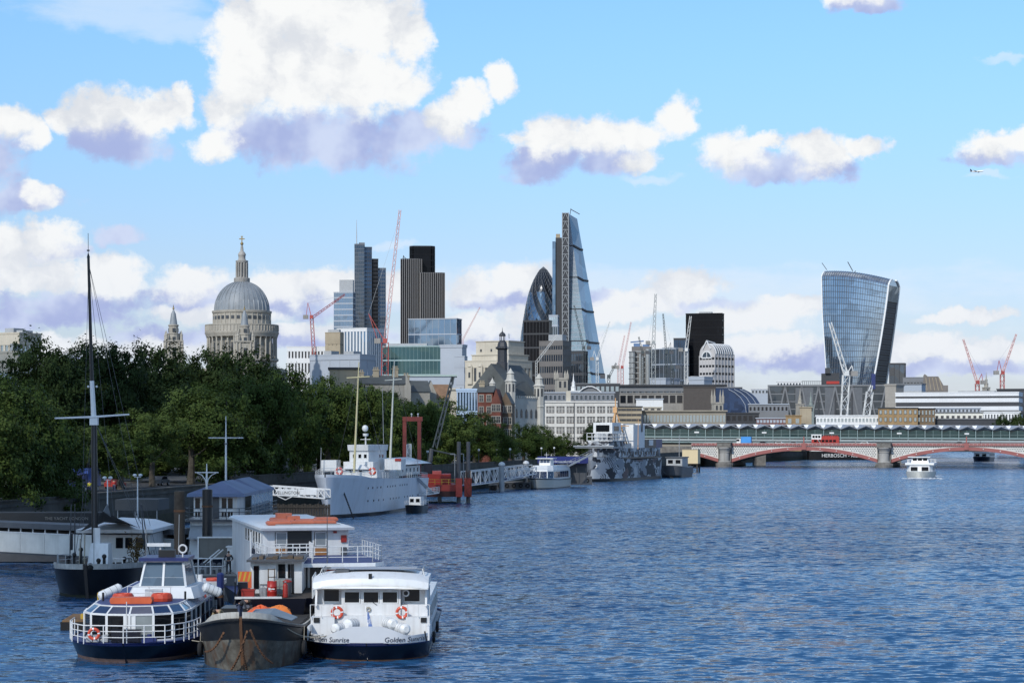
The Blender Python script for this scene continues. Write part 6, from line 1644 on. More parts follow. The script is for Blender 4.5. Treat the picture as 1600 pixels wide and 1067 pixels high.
    b = MB(); b.box(4.4,5.0,30,32,6.2,8.3); b.build('yellow_locker', offwhite, t)
    b = MB(); b.box(5.3,6.8,46,58,2.4,2.6); rail(b, [(6.8,46,2.6),(6.8,58,2.6)], 1.0, 3, 0.04, 1.6); b.bar((5.3,44,5.6),(6.6,52,2.6),0.9,0.1); b.build('boarding_ladder', white, t)
    def mast(x, y, z0, px, ptop, yard_py, m, yw):
        # masts lean a little; heads set by their place against the sky
        YY = Y+y; zt = PZ(ptop, YY)
        b = MB(); b.tube((x,y,z0),(x+0.8,y,zt),0.22,0.09,8); b.build('mast', m, t)
        zy = PZ(yard_py, YY); xx = x+0.8*(zy-z0)/(zt-z0)
        b = MB(); b.tube((xx-yw,y-0.1,zy-0.05),(xx+yw,y-0.1,zy+0.15),0.09,None,6); b.build('yard', m, t)
        b = MB()
        for sg in (-1,1):
            b.tube((xx,y,zt-1),(x+sg*4.2,y+5,7),0.025,None,3)
        b.build('stays', dgrey, t)
    mast(1.3, 12.0, 7, 550, 566, 590, mat('mast_buff', (0.62,0.55,0.32), 0.5, var=0.06), 1.9)
    mast(2.6, 34.0, 7.5, 612, 562, 594, mat('mast_white_buff', (0.70,0.68,0.58), 0.5, var=0.06), 1.5)
    b = MB(); b.tube((-5.0,15,7),(-4.9,15,11),0.1,0.05); b.build('aerial', steel, t); b = MB(); b.tube((3.4,25,11.6),(3.2,25,21),0.06,0.03); b.build('aerial', steel, t)
grey_ship()
def small_tender():
    Y = 351.0
    t = thing('tender_boat', 'small black and white tender boat moored at the stern of the grey ship', 'boat', (PX(643,Y), Y, 0), R(-8))
    hull(t, 9, 3.0, 1.5, 1.2, 1.2, [black, black], ((0,0),(1,1)), deckm=grey_paint)
    b = MB(); b.box(-1.0,1.0,3,6,1.2,2.7); b.build('cabin', white, t)
    for x in (-0.5,0.5): box_window(t, x-0.32, x+0.32, 1.8, 2.4, 3.0, win, white)
    r = MB(); rail(r, [(-1.3,1,1.3),(-1.4,8,1.3)], 0.8, 2, 0.03, 1.5); rail(r, [(1.3,1,1.3),(1.4,8,1.3)], 0.8, 2, 0.03, 1.5); r.build('hand_rail', white, t)
small_tender()
# ================================================================ red jack-up platform, gantry, boom
def jackup():
    Y = 405.0; s = Y/F; xc = 697
    t = thing('jackup_barge', 'red jack up work platform raised on dark legs above the water', 'barge', (PX(xc,Y), Y, 0), R(3))
    X_ = lambda px: (px-xc)*s
    def Z_(py): return PZ(py,Y)
    dr = mat('dull_red', (0.48,0.06,0.04), 0.6, var=0.25, scale=0.5, streak=0.2)
    b = MB(); b.box(X_(657),X_(722),0,14,Z_(767),Z_(757)); b.build('pontoon', dr, t)
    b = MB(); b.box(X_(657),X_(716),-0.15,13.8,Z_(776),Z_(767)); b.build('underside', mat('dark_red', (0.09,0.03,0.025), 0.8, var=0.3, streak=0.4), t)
    b = MB(); b.box(X_(659),X_(705),2,10,Z_(757),Z_(741)); b.build('engine_house', red, t)
    b = MB(); b.box(X_(676),X_(690),3,8,Z_(741),Z_(736)); b.build('hatch_house', mat('faded_red', (0.45,0.09,0.08), 0.5), t)
    for (a, c, y) in ((712,722,-0.4),(726,737,0.5)):
        b = MB(); b.box(X_(a),X_(c),y,y+2,Z_(776),Z_(747)); b.build('jacking_house', dr, t)
    for (px, y, top) in ((717,0.8,690),(732,1.6,690),(664,12,745)):
        b = MB(); b.tube((X_(px),y,-1),(X_(px),y,Z_(top)),0.38,None,10); b.build('leg', dgrey, t)
    b = MB(); lat(b, (X_(731.5),0.1,Z_(776)), (X_(731.5),0.1,Z_(735)), 0.9, 0.9, 0.06); b.build('ladder_tower', rust, t)
    r = MB(); rail(r, [(X_(658),-0.05,Z_(757)),(X_(712),-0.05,Z_(757))], 1.0, 2, 0.04, 1.4); r.build('hand_rail', yellow, t)
    b = MB(); b.box(X_(684),X_(690),-0.3,0.3,Z_(785),Z_(776)+0.1); b.tube((X_(687),0,Z_(779)),(X_(687),0.1,Z_(774)),0.3); b.build('hanging_hook', black, t)
    # crane cab and long boom
    b = MB(); b.box(X_(663),X_(676),5,9,Z_(741),Z_(721)); b.build('crane_cab', navy, t)
    b = MB(); b.tube((X_(672),6,Z_(728)),(X_(675),6,Z_(701)),0.45,0.4,8); b.build('crane_post', dgrey, t)
    b = MB(); lat(b, (X_(680),6,Z_(700)), (X_(709),6,Z_(587)), 0.8, 1.2, 0.17, 0.6); b.build('boom', crane_dark, t)
    b = MB(); b.tube((X_(675),6,Z_(703)),(X_(716),6,Z_(712)),0.16); b.build('luffing_ram', crane_dark, t)
    b = MB(); b.tube((X_(709),6,Z_(587)),(X_(708),6,Z_(600)),0.3,0.2); b.build('boom_head', black, t)
    # two lamp posts on deck
    for (px, y) in ((711,2),(725,3)):
        b = MB(); b.tube((X_(px),y,Z_(757)),(X_(px),y,Z_(709)),0.09); b.bar((X_(px),y,Z_(709)),(X_(px)-0.9,y,Z_(709)),0.25,0.12); b.build('flood_light', steel, t)
jackup()
def gantry():
    Y = 392.0; s = Y/F; xc = 646
    t = thing('gantry_frame', 'red goalpost gantry standing behind the stern of the grey ship', 'gantry', (PX(xc,Y), Y, 0), 0)
    X_ = lambda px: (px-xc)*s
    Z_ = lambda py: PZ(py,Y)
    dr = mat('gantry_red', (0.34,0.06,0.04), 0.6, var=0.2, streak=0.3)
    for px in (632,655):
        b = MB(); b.box(X_(px)-0.34,X_(px)+0.34,0,0.9,-1,Z_(657)); b.build('post', dr, t)
    b = MB(); b.box(X_(629),X_(660),-0.1,1.0,Z_(658),Z_(651)); b.build('beam', dr, t)
    for px in (643,653): b = MB(); b.tube((X_(px),0.4,Z_(651)),(X_(px),0.4,Z_(648)),0.08); b.ball((X_(px),0.4,Z_(647)),0.18,5); b.build('lamp', white, t)
    b = MB(); b.box(X_(636),X_(642),1,2,Z_(735),Z_(693)); b.build('white_fender_post', offwhite, t)
    b = MB(); lat(b, (X_(639),0.4,Z_(735)), (X_(639),0.4,Z_(694)), 0.8, 1, 0.08); b.build('ladder', white, t)
gantry()
# ================================================================ white truss gangway, floating pier, piles
def truss_gangway(name, label, p, q, w, h, n, m, deckm=None, roof=None, cat='gangway'):
    p = Vector(p); q = Vector(q); d = q-p; t = thing(name, label, cat, p, atan2(d.y, d.x)); Lh = Vector((d.x,d.y)).length; dz = d.z
    P_ = lambda k, y, z: (Lh*k, y, dz*k+z)
    b = MB(); b.add([P_(0,-w/2,-0.15),P_(1,-w/2,-0.15),P_(1,w/2,-0.15),P_(0,w/2,-0.15),P_(0,-w/2,0),P_(1,-w/2,0),P_(1,w/2,0),P_(0,w/2,0)], [(3,2,1,0),(4,5,6,7),(0,1,5,4),(1,2,6,5),(2,3,7,6),(3,0,4,7)]); b.build('walkway', deckm or grey_paint, t)
    for sg in (-1,1):
        y = sg*w/2; b = MB(); b.bar(P_(0,y,0), P_(1,y,0), 0.2); b.bar(P_(0,y,h), P_(1,y,h), 0.2)
        for i in range(n+1): b.bar(P_(i/n,y,0), P_(i/n,y,h), 0.13)
        for i in range(n):
            a, c = ((0,h) if i % 2 else (h,0)); b.bar(P_(i/n,y,a), P_((i+1)/n,y,c), 0.12)
        b.build('truss', m, t)
    return t
Yg = 470.0
truss_gangway('white_gangway', 'white lattice gangway running from the bank to the floating pier', PT(728,758,468), PT(824,745,520), 2.4, 3.0, 14, white, blue)
truss_gangway('blue_gangway', 'short gangway with blue side panels by the passenger boat', PT(788,748,500), PT(832,740,512), 2.2, 1.6, 8, white, blue)
def pile(label, px, ytop, Y, r, m=dgrey, cap=white, group='white capped mooring piles'):
    t = thing('mooring_pile', label, 'pile', (PX(px,Y), Y, -2), 0, group)
    zt = PZ(ytop,Y)+2; b = MB(); b.tube((0,0,0),(0,0,zt-0.6),r,None,14); b.build('shaft', m, t, smooth=True)
    if cap: b = MB(); b.lathe([(r*1.25,zt-0.7),(r*1.25,zt-0.4),(r*0.9,zt-0.1),(0.1,zt+0.1)], 14); b.build('cap', cap, t, smooth=True)
    return t
pile('white capped pile in the middle of the white lattice gangway', 784, 722, 490, 0.62, grey_paint)
pile('white capped pile at the right end of the white lattice gangway', 822, 720, 514, 0.6, grey_paint)
def pontoon(label, x0, x1, ytop, Y, depth, m=dgrey, tyres=0):
    s = Y/F; t = thing('floating_pontoon', label, 'pontoon', (PX(x0,Y), Y, 0), 0)
    w = (x1-x0)*s; z = PZ(ytop,Y); b = MB(); b.box(0,w,0,depth,-0.5,z-0.12); b.build('float', m, t)
    b = MB(); b.box(-0.1,w+0.1,-0.1,depth,z-0.12,z); b.build('deck', concrete, t)
    for i in range(tyres): b = MB(); b.torus((w*(i+0.5)/tyres,-0.15,z*0.5), 0.4, 0.14, 'y', 14, 6); b.build('tyre_fender', rubber, t)
    return t, w, z
pontoon('dark floating pontoon below the white lattice gangway', 765, 830, 753, 512, 9, dgrey, 6)
pontoon('dark floating pontoon between passenger boat and camouflaged ship', 880, 925, 744, 560, 10, dgrey, 3)
pontoon('low dark dolphin float left of the pontoon under the lattice gangway', 764, 776, 757, 500, 4, black, 1)
def canopy():
    Y = 535.0; s = Y/F
    t = thing('pier_canopy', 'long dark blue pier canopy with white web address behind the passenger boat', 'canopy', (PX(840,Y), Y, 0), 0)
    w = (915-836)*s; z0, z1 = PZ(724,Y), PZ(717.5,Y)
    b = MB(); b.box(0,w,0,3,z0,z1); b.extrude([(0,-0.02,z1),(w,-0.02,z1),(w,1.5,z1+0.7),(0,1.5,z1+0.7)], (0,1.5,0)); b.build('fascia', mat('canopy_blue', (0.015,0.025,0.16), 0.5), t)
    for k in range(6): b = MB(); b.tube((0.5+k*(w-1)/5,1.5,0.5),(0.5+k*(w-1)/5,1.5,z0),0.08); b.build('post', dgrey, t)
    b = MB(); b.box(0.2,w-0.2,3.0,3.2,0.8,z0); b.build('back_panel', dgrey, t)
    lettering('www.bateauxlondon.com', 0.78, white_clean, t, (w*0.52,-0.03,z0+0.3), (pi/2,0,0), 0.01)
canopy()
# ================================================================ white passenger boat
def passenger_boat():
    Y = 512.0; s = Y/F
    t = thing('passenger_boat', 'white river passenger boat with wraparound saloon windows and small wheelhouse on top', 'boat', (PX(838,Y), Y, 0), R(-14))
    hw = mat('boat_white_lower', (0.62,0.61,0.55), 0.45, var=0.05, streak=0.1)
    L_, B = 27.0, 6.6
    hull(t, L_, B, 2.7, 2.3, 2.3, [black, hw, navy, white_clean], ((0,0),(0.08,0),(0.09,1),(0.86,1),(0.87,2),(0.95,2),(0.96,3),(1,3)), ub=0.2, pw=0.55, flare=0.35, rake=1.2, us=0.9, st=0.2, deckm=grey_paint)
    b = MB(); b.loft([[(-2.0,3.4,2.3),(2.0,3.4,2.3),(3.0,5.5,2.3),(3.0,25,2.3),(-3.0,25,2.3),(-3.0,5.5,2.3)],[(-1.8,4.1,4.5),(1.8,4.1,4.5),(2.9,6.0,4.5),(2.9,25,4.5),(-2.9,25,4.5),(-2.9,6.0,4.5)],[(-1.5,5.4,5.6),(1.5,5.4,5.6),(2.5,7,5.6),(2.5,25,5.5),(-2.5,25,5.5),(-2.5,7,5.6)]]); b.build('saloon', white_clean, t)
    def pane(a, b_, c, d): m = MB(); m.extrude([a,b_,c,d], (0,0.03,0)); return m.build('window', winblue, t)
    o = Vector((0,-0.06,0))
    def quad_on(p0, p1, p2, p3, u0, u1, v0, v1, off):
        p0, p1, p2, p3 = map(Vector, (p0,p1,p2,p3))
        f = lambda u, v: p0.lerp(p1,u).lerp(p3.lerp(p2,u),v)+off
        m = MB(); m.extrude([f(u0,v0), f(u1,v0), f(u1,v1), f(u0,v1)], tuple(-off*0.8)); m.build('window', winblue, t)
    quad_on((-2,3.4,2.3),(2,3.4,2.3),(1.8,4.1,4.5),(-1.8,4.1,4.5),0.04,0.48,0.1,0.85,Vector((0,-0.07,0)))
    quad_on((-2,3.4,2.3),(2,3.4,2.3),(1.8,4.1,4.5),(-1.8,4.1,4.5),0.52,0.96,0.1,0.85,Vector((0,-0.07,0)))
    for sg in (-1,1): quad_on((sg*2,3.4,2.3),(sg*3,5.5,2.3),(sg*2.9,6,4.5),(sg*1.8,4.1,4.5),0.06,0.94,0.1,0.85,Vector((sg*0.05,-0.05,0)))
    for i in range(7):
        quad_on((3.0,6+i*2.4,2.3),(3.0,8.4+i*2.4,2.3),(2.9,8.4+i*2.4,4.5),(2.9,6+i*2.4,4.5),0.08,0.92,0.15,0.82,Vector((0.06,0,0)))
    b = MB(); b.loft([[(-1.4,9,5.6),(1.4,9,5.6),(1.6,12,5.6),(-1.6,12,5.6)],[(-1.3,9.4,7.2),(1.3,9.4,7.2),(1.5,12,7.2),(-1.5,12,7.2)]]); b.build('wheelhouse', white_clean, t)
    for k in (-1,0,1): quad_on((-1.4,9,5.6),(1.4,9,5.6),(1.3,9.4,7.2),(-1.3,9.4,7.2),0.36+k*0.31,0.64+k*0.31,0.4,0.92,Vector((0,-0.06,0)))
    b = MB(); b.box(-2.2,2.2,8.6,12.6,7.2,7.4); b.build('wheelhouse_roof', white_clean, t)
    b = MB(); rail(b, [(-2.4,13,5.6),(-2.4,24.5,5.5),(2.4,24.5,5.5),(2.4,13,5.6)], 1.0, 2, 0.04, 1.6); b.build('roof_rail', steel, t)
    m = MB(); m.tube((0,11,7.4),(0,11,8.8),0.05); m.bar((-0.6,11,8.2),(0.6,11,8.2),0.08); m.build('radar_post', white, t)
    for sg in (-1,1): b = MB(); b.extrude([(sg*0.7,-0.15+0.35,1.9),(sg*1.5,0.35,1.9),(sg*1.2,0.45,1.1),(sg*0.6,0.4,1.1)], (0,0.05,0)); b.build('anchor_recess', grey_paint, t)
    gg = MB(); gg.bar((3.4,20,5.2),(8.6,24,8.2),1.4,0.2); rail(gg, [(3.4,19.4,5.3),(8.6,23.4,8.3)], 1.0, 2, 0.05, 1.2); gg.build('boarding_ramp', steel, t)
passenger_boat()
# ================================================================ dazzle painted ship
def dazzle_material(name, scale=0.5, seed=0.0):
    """angular camouflage patches of black, white and greys, some of them striped"""
    m = bpy.data.materials.new(name); m.use_nodes = True; t = m.node_tree; n = t.nodes; l = t.links; b = n['Principled BSDF']; b.inputs['Roughness'].default_value = 0.6
    tc = n.new('ShaderNodeTexCoord'); mp = n.new('ShaderNodeMapping'); mp.inputs['Location'].default_value = (seed,seed*2,seed); mp.inputs['Scale'].default_value = (1,0.6,1.1); mp.inputs['Rotation'].default_value = (R(28),R(10),0)
    l.new(tc.outputs['Object'], mp.inputs[0])
    z = n.new('ShaderNodeTexNoise'); z.inputs['Scale'].default_value = scale*0.8; z.inputs['Detail'].default_value = 2; l.new(mp.outputs[0], z.inputs['Vector'])
    ad = n.new('ShaderNodeVectorMath'); ad.operation = 'MULTIPLY_ADD'; l.new(z.outputs[1], ad.inputs[0]); ad.inputs[1].default_value = (2.4/scale*0.4,)*3; l.new(mp.outputs[0], ad.inputs[2])
    v = n.new('ShaderNodeTexVoronoi'); v.inputs['Scale'].default_value = scale; v.distance = 'MANHATTAN'; l.new(ad.outputs[0], v.inputs['Vector'])
    sx = n.new('ShaderNodeSeparateColor'); l.new(v.outputs['Color'], sx.inputs[0])
    cr = n.new('ShaderNodeValToRGB'); cr.color_ramp.interpolation = 'CONSTANT'; e = cr.color_ramp.elements
    e[0].position = 0; e[0].color = (0.02,0.022,0.028,1); e[1].position = 0.50; e[1].color = (0.50,0.51,0.52,1)
    k = e.new(0.26); k.color = (0.24,0.26,0.29,1); k = e.new(0.78); k.color = (0.36,0.38,0.41,1); k = e.new(0.94); k.color = (0.13,0.085,0.08,1)
    l.new(sx.outputs[0], cr.inputs[0])
    w = n.new('ShaderNodeTexWave'); w.inputs['Scale'].default_value = scale*2.2; l.new(ad.outputs[0], w.inputs['Vector'])
    gt = n.new('ShaderNodeMath'); gt.operation = 'GREATER_THAN'; gt.inputs[1].default_value = 0.62; l.new(w.outputs['Fac'], gt.inputs[0])
    g2 = n.new('ShaderNodeMath'); g2.operation = 'GREATER_THAN'; g2.inputs[1].default_value = 0.62; l.new(sx.outputs[1], g2.inputs[0])
    mu = n.new('ShaderNodeMath'); mu.operation = 'MULTIPLY'; l.new(gt.outputs[0], mu.inputs[0]); l.new(g2.outputs[0], mu.inputs[1])
    mx = n.new('ShaderNodeMix'); mx.data_type = 'RGBA'; l.new(mu.outputs[0], mx.inputs[0]); l.new(cr.outputs[0], mx.inputs[6]); mx.inputs[7].default_value = (0.05,0.055,0.07,1)
    l.new(mx.outputs[2], b.inputs['Base Color']); return m
def dazzle_ship():
    Y = 588.0; s = Y/F
    dz = dazzle_material('dazzle_paint_hull', 0.36); dz2 = dazzle_material('dazzle_paint_upper', 0.9, 7.0)
    t = thing('camouflaged_ship', 'old warship covered in black and white dazzle camouflage with square white funnel', 'ship', (PX(924,Y), Y, 0), R(-19.5))
    L_, B = 64.0, 10.0
    hull(t, L_, B, 7.0, 6.0, 6.6, [black, dz], ((0,0),(0.13,0),(0.14,1),(0.6,1),(1,1)), ub=0.24, pw=0.6, flare=0.3, rake=0.8, us=0.82, st=0.55, deckm=grey_paint)
    b = MB(); b.loft([[(-1.2,1.5,7.0),(1.2,1.5,7.0),(4.6,12,6.6),(4.6,55,6.4),(-4.6,55,6.4),(-4.6,12,6.6)],[(-1.2,1.5,9.4),(1.2,1.5,9.4),(4.6,12,9.3),(4.6,55,9.3),(-4.6,55,9.3),(-4.6,12,9.3)]]); b.build('upper_deck_side', dz2, t)
    b = MB(); b.box(4.4,4.8,14,55,6.3,6.75); b.build('rubbing_strake', black, t)
    b = MB(); b.box(-5.6,5.6,2.5,8,9.4,9.7); b.tube((-6,2.4,9.9),(5.8,2.4,9.9),0.25); b.build('bridge_platform', grey_paint, t)
    b = MB(); b.box(-3.0,3.2,6,22,9.4,11.4); b.build('deckhouse', dz2, t)
    b = MB(); b.box(-3.6,4.0,7,21,11.4,11.6); rail(b, [(-3.5,7.1,11.6),(3.9,7.1,11.6),(3.9,21,11.6)], 2.0, 2, 0.1, 1.6); b.build('bridge_gallery', white, t)
    b = MB(); b.box(-2.0,2.2,9,19,11.6,13.5); b.build('bridge_lower', dz2, t)
    b = MB(); b.box(-2.4,3.2,9.5,18,13.5,16.6); b.build('bridge_house', white, t)
    box_window(t, -1.6, 2.4, 14.0, 15.9, 9.5, win, white, 0.25)
    side_window(t, 3.2, 11, 16, 14.2, 15.6, win, white, 0.2)
    b = MB(); b.box(-1.6,4.6,26,38,9.3,PZ(663.5,Y+26)); b.build('funnel', white, t)
    b = MB(); b.box(4.6,4.75,34,35.5,14,19); b.build('funnel_mark', dgrey, t)
    b = MB(); b.box(2.6,4.7,38,50,9.3,11.8); b.build('dark_awning_house', black, t)
    b = MB(); b.box(4.7,4.95,42,46,10.0,11.6); b.build('white_board', white, t)
    b = MB(); b.box(1.6,4.4,50,58,9.3,11.8); b.build('blue_awning', blue, t)
    # tripod mast
    bf = mat('buff_mast', (0.62,0.36,0.17), 0.5, var=0.1)
    zt = PZ(622,Y+20)
    b = MB(); b.tube((1.0,20,11),(1.0,20,zt),0.4,0.15,8)
    for q in ((-1.8,22,10.5),(3.8,22,10.5),(1.0,16,10.5)): b.tube(q,(1.0,20,zt-3.2),0.24,0.2,6)
    b.box(0.4,1.6,19.4,20.6,zt-4.2,zt-2.6); b.tube((-3,20,zt-8),(5,20,zt-8),0.12); b.build('tripod_mast', bf, t)
    b = MB(); b.tube((5.4,28,9),(5.5,28,PZ(655,Y+28)),0.14,0.08,6); b.build('pole_mast', bf, t)
    b = MB()
    for i in range(14): y = 14+i*2.8; b.box(4.62,4.72,y,y+0.9,7.3,8.3)
    b.build('scuttles', black, t, kind='stuff')
    b = MB(); n = 14; p0 = Vector((2.6,60,3.6)); p1 = Vector((7.6,59,0))
    b.path([p0.lerp(p1,i/n)+Vector((0,0,-0.6*sin(pi*i/n))) for i in range(n+1)], 0.12); b.build('mooring_chain', black, t)
    a = MB(); a.torus((0.95,0.6,4.4),0.5,0.16,'y',12,5); a.build('hawse_pipe', white, t)
    return t
dazzle_ship()
def dumb_barge(label, px, Y, L_, B, z, rz, m=dgrey, load=None):
    t = thing('barge', label, 'barge', (PX(px,Y), Y, 0), rz)
    hull(t, L_, B, z*1.25, z, z*1.1, [black, m], ((0,0),(0.2,0),(0.21,1),(1,1)), ub=0.12, pw=0.5, flare=0.25, rake=0.5, deckm=dgrey)
    return t
t = dumb_barge('dark barge with low wheelhouse moored right of the camouflaged ship', 1046, 650, 26, 7, 3.0, R(-15))
b = MB(); b.box(-2.5,2.5,8,18,3,6.0); b.build('deckhouse', grey_paint, t); b = MB(); b.box(-2.8,2.8,7.6,18.4,6.0,6.3); b.build('roof', dgrey, t)
for x in (-1.2,1.2): box_window(t, x-0.8, x+0.8, 4.2, 5.4, 8, win, white)
dumb_barge('black empty lighter between dark barge and the cream cabin', 1058, 668, 16, 6, 2.6, R(-10), black)
def stilt_cabin():
    Y = 745.0; s = Y/F
    t = thing('cream_cabin', 'cream boxed cabin on timber stilts at the left end of the arch bridge', 'cabin', (PX(1066,Y), Y, 0), R(-12))
    w = (1090-1065.5)*s; z0, z1 = PZ(724,Y), PZ(702.5,Y)
    b = MB(); b.box(0,w,0,7,z0,z1); b.build('box', mat('cream_sheet', (0.62,0.50,0.30), 0.6, var=0.05, scale=0.3), t)
    b = MB(); b.box(-0.1,w+0.1,-0.1,7.1,z0-0.3,z0); b.build('floor', dwood, t)
    b = MB(); b.box(-0.08,w+0.08,-0.08,7.08,z1,z1+0.15); b.build('roof', f_tan, t)
    for x in (0.3,w*0.5,w-0.3):
        for y in (0.4,6.6): b = MB(); b.box(x-0.25,x+0.25,y-0.25,y+0.25,-1,z0-0.3); b.build('stilt', dwood, t)
    for z in (0.5,1.4): b = MB(); b.box(0,w,0.0,0.14,z,z+0.2); b.build('crossbeam', dwood, t)
    b = MB(); b.tube((-1.2,1,0),(-1.2,1,z1+5),0.13); b.build('lamp_pole', steel, t)
stilt_cabin()
def lettered_barge():
    Y = 1120.0; s = Y/F
    t = thing('lettered_barge', 'long black barge with white company lettering seen through the bridge arch', 'barge', (PX(1376,Y), Y, 0), R(92))
    hm = MB(); w = (1376-1262)*s
    # broadside on: bow towards the right
    hull(t, w, 9, 5.0, 4.6, 4.6, [black, black], ((0,0),(1,1)), ub=0.1, pw=0.5, deckm=dgrey)
    lettering('HERBOSCH - KIERE', 2.6, white, t, (-4.62, w*0.55, 1.5), (pi/2,0,-pi/2), 0.02)
    b = MB(); b.box(-2,2,w-9,w-1,4.6,8.4); b.build('deckhouse', white, t)
    for k in range(3): side_window(t, -2, w-8+k*2.4, w-6.4+k*2.4, 6, 7.6, win, white, 0.1, -1)
    b = MB()
    for k in range(5): b.box(-2.5,2.5,6+k*5,9+k*5,4.6,5.6)
    b.build('hatch_covers', grey_paint, t)
lettered_barge()
def cruiser(label, px, Y, L_, B, rz, wake=False, z1=2.0, dark=False):
    t = thing('river_cruiser', label, 'boat', (PX(px,Y), Y, 0), rz)
    hull(t, L_, B, z1*1.05, z1*0.85, z1*0.85, [navy if dark else white_clean, navy if dark else offwhite], ((0,0),(0.1,0),(0.11,1),(1,1)), ub=0.22, pw=0.55, flare=0.3, rake=1.0, deckm=grey_paint)
    zd = z1*0.85
    b = MB(); b.loft([[(-B*0.34,L_*0.12,zd),(B*0.34,L_*0.12,zd),(B*0.45,L_*0.2,zd),(B*0.45,L_*0.92,zd),(-B*0.45,L_*0.92,zd),(-B*0.45,L_*0.2,zd)],[(-B*0.34,L_*0.13,zd+2.3),(B*0.34,L_*0.13,zd+2.3),(B*0.44,L_*0.2,zd+2.3),(B*0.44,L_*0.92,zd+2.3),(-B*0.44,L_*0.92,zd+2.3),(-B*0.44,L_*0.2,zd+2.3)]]); b.build('saloon', white_clean, t)
    for k in (-1,1): box_window(t, k*B*0.19-B*0.12, k*B*0.19+B*0.12, zd+0.5, zd+1.7, L_*0.118, win, white_clean, 0.06)
    for k in range(6):
        for sg in (-1,1): side_window(t, sg*B*0.455, L_*(0.24+0.11*k), L_*(0.32+0.11*k), zd+0.7, zd+1.8, win, white_clean, 0.06, sg)
    b = MB(); b.box(-B*0.5,B*0.5,L_*0.11,L_*0.95,zd+2.3,zd+2.9); b.build('upper_deck', white_clean, t)
    b = MB(); b.loft([[(-B*0.3,L_*0.2,zd+2.9),(B*0.3,L_*0.2,zd+2.9),(B*0.3,L_*0.4,zd+2.9),(-B*0.3,L_*0.4,zd+2.9)],[(-B*0.27,L_*0.22,zd+4.6),(B*0.27,L_*0.22,zd+4.6),(B*0.28,L_*0.4,zd+4.6),(-B*0.28,L_*0.4,zd+4.6)]]); b.build('wheelhouse', white_clean, t)
    for k in (-1,0,1): box_window(t, k*B*0.18-B*0.075, k*B*0.18+B*0.075, zd+3.5, zd+4.3, L_*0.208, win, white_clean, 0.05)
    b = MB(); b.box(-B*0.42,B*0.36,L_*0.17,L_*0.44,zd+4.6,zd+4.8); b.build('wheelhouse_roof', white_clean, t)
    b = MB(); rail(b, [(B*0.48,L_*0.45,zd+2.9),(B*0.48,L_*0.94,zd+2.9),(-B*0.48,L_*0.94,zd+2.9),(-B*0.48,L_*0.45,zd+2.9)], 1.0, 2, 0.05, 1.6); b.build('deck_rail', white, t)
    for k in range(4): b = MB(); b.box(-B*0.3,B*0.3,L_*(0.5+0.1*k),L_*(0.5+0.1*k)+0.5,zd+2.9,zd+3.7); b.build('bench', grey_paint, t)
    return t
cruiser('white cruiser heading towards the viewer below the middle bridge pier', 1436, 640, 24, 8.6, R(-14))
cruiser('white cruiser with dark hull seen through the right bridge arch', 1531, 1060, 24, 8.6, R(-22), z1=2.3, dark=True)
foam_m = mat('wake_foam', (0.62,0.66,0.70), 0.8, var=0.2, scale=1.5)
def foam(name, pts, seed, n, size):
    g = random.Random(seed); mb = MB()
    for i in range(n):
        k = g.random()*(len(pts)-1); a = int(k); f = k-a
        p = Vector(pts[a]).lerp(Vector(pts[a+1]), f); w = 0.3+1.6*(k/(len(pts)-1))
        x, y = p.x+g.gauss(0,w*0.5), p.y+g.gauss(0,w*2.5); s = size*g.uniform(0.4,1.5); h = g.uniform(0.03,0.22)
        q = [(x+s*cos(t_)*g.uniform(0.7,1.3), y+s*1.2*sin(t_)*g.uniform(0.7,1.3), 0.02) for t_ in (0,1.05,2.1,3.14,4.2,5.2)]
        mb.add(q+[(x,y,h)], [(j,(j+1)%6,6) for j in range(6)])
    mb.build(name, foam_m)['kind'] = 'stuff'
c0 = Vector((PX(1436,640),640,0))
foam('bow_wave', [(c0.x-6,634,0),(c0.x-2,636,0),(c0.x+2,636,0),(c0.x+6,638,0)], 3, 140, 0.4)
foam('wake', [(c0.x+5.5,648,0),(c0.x+10,668,0),(c0.x+14,690,0)], 4, 90, 0.5)
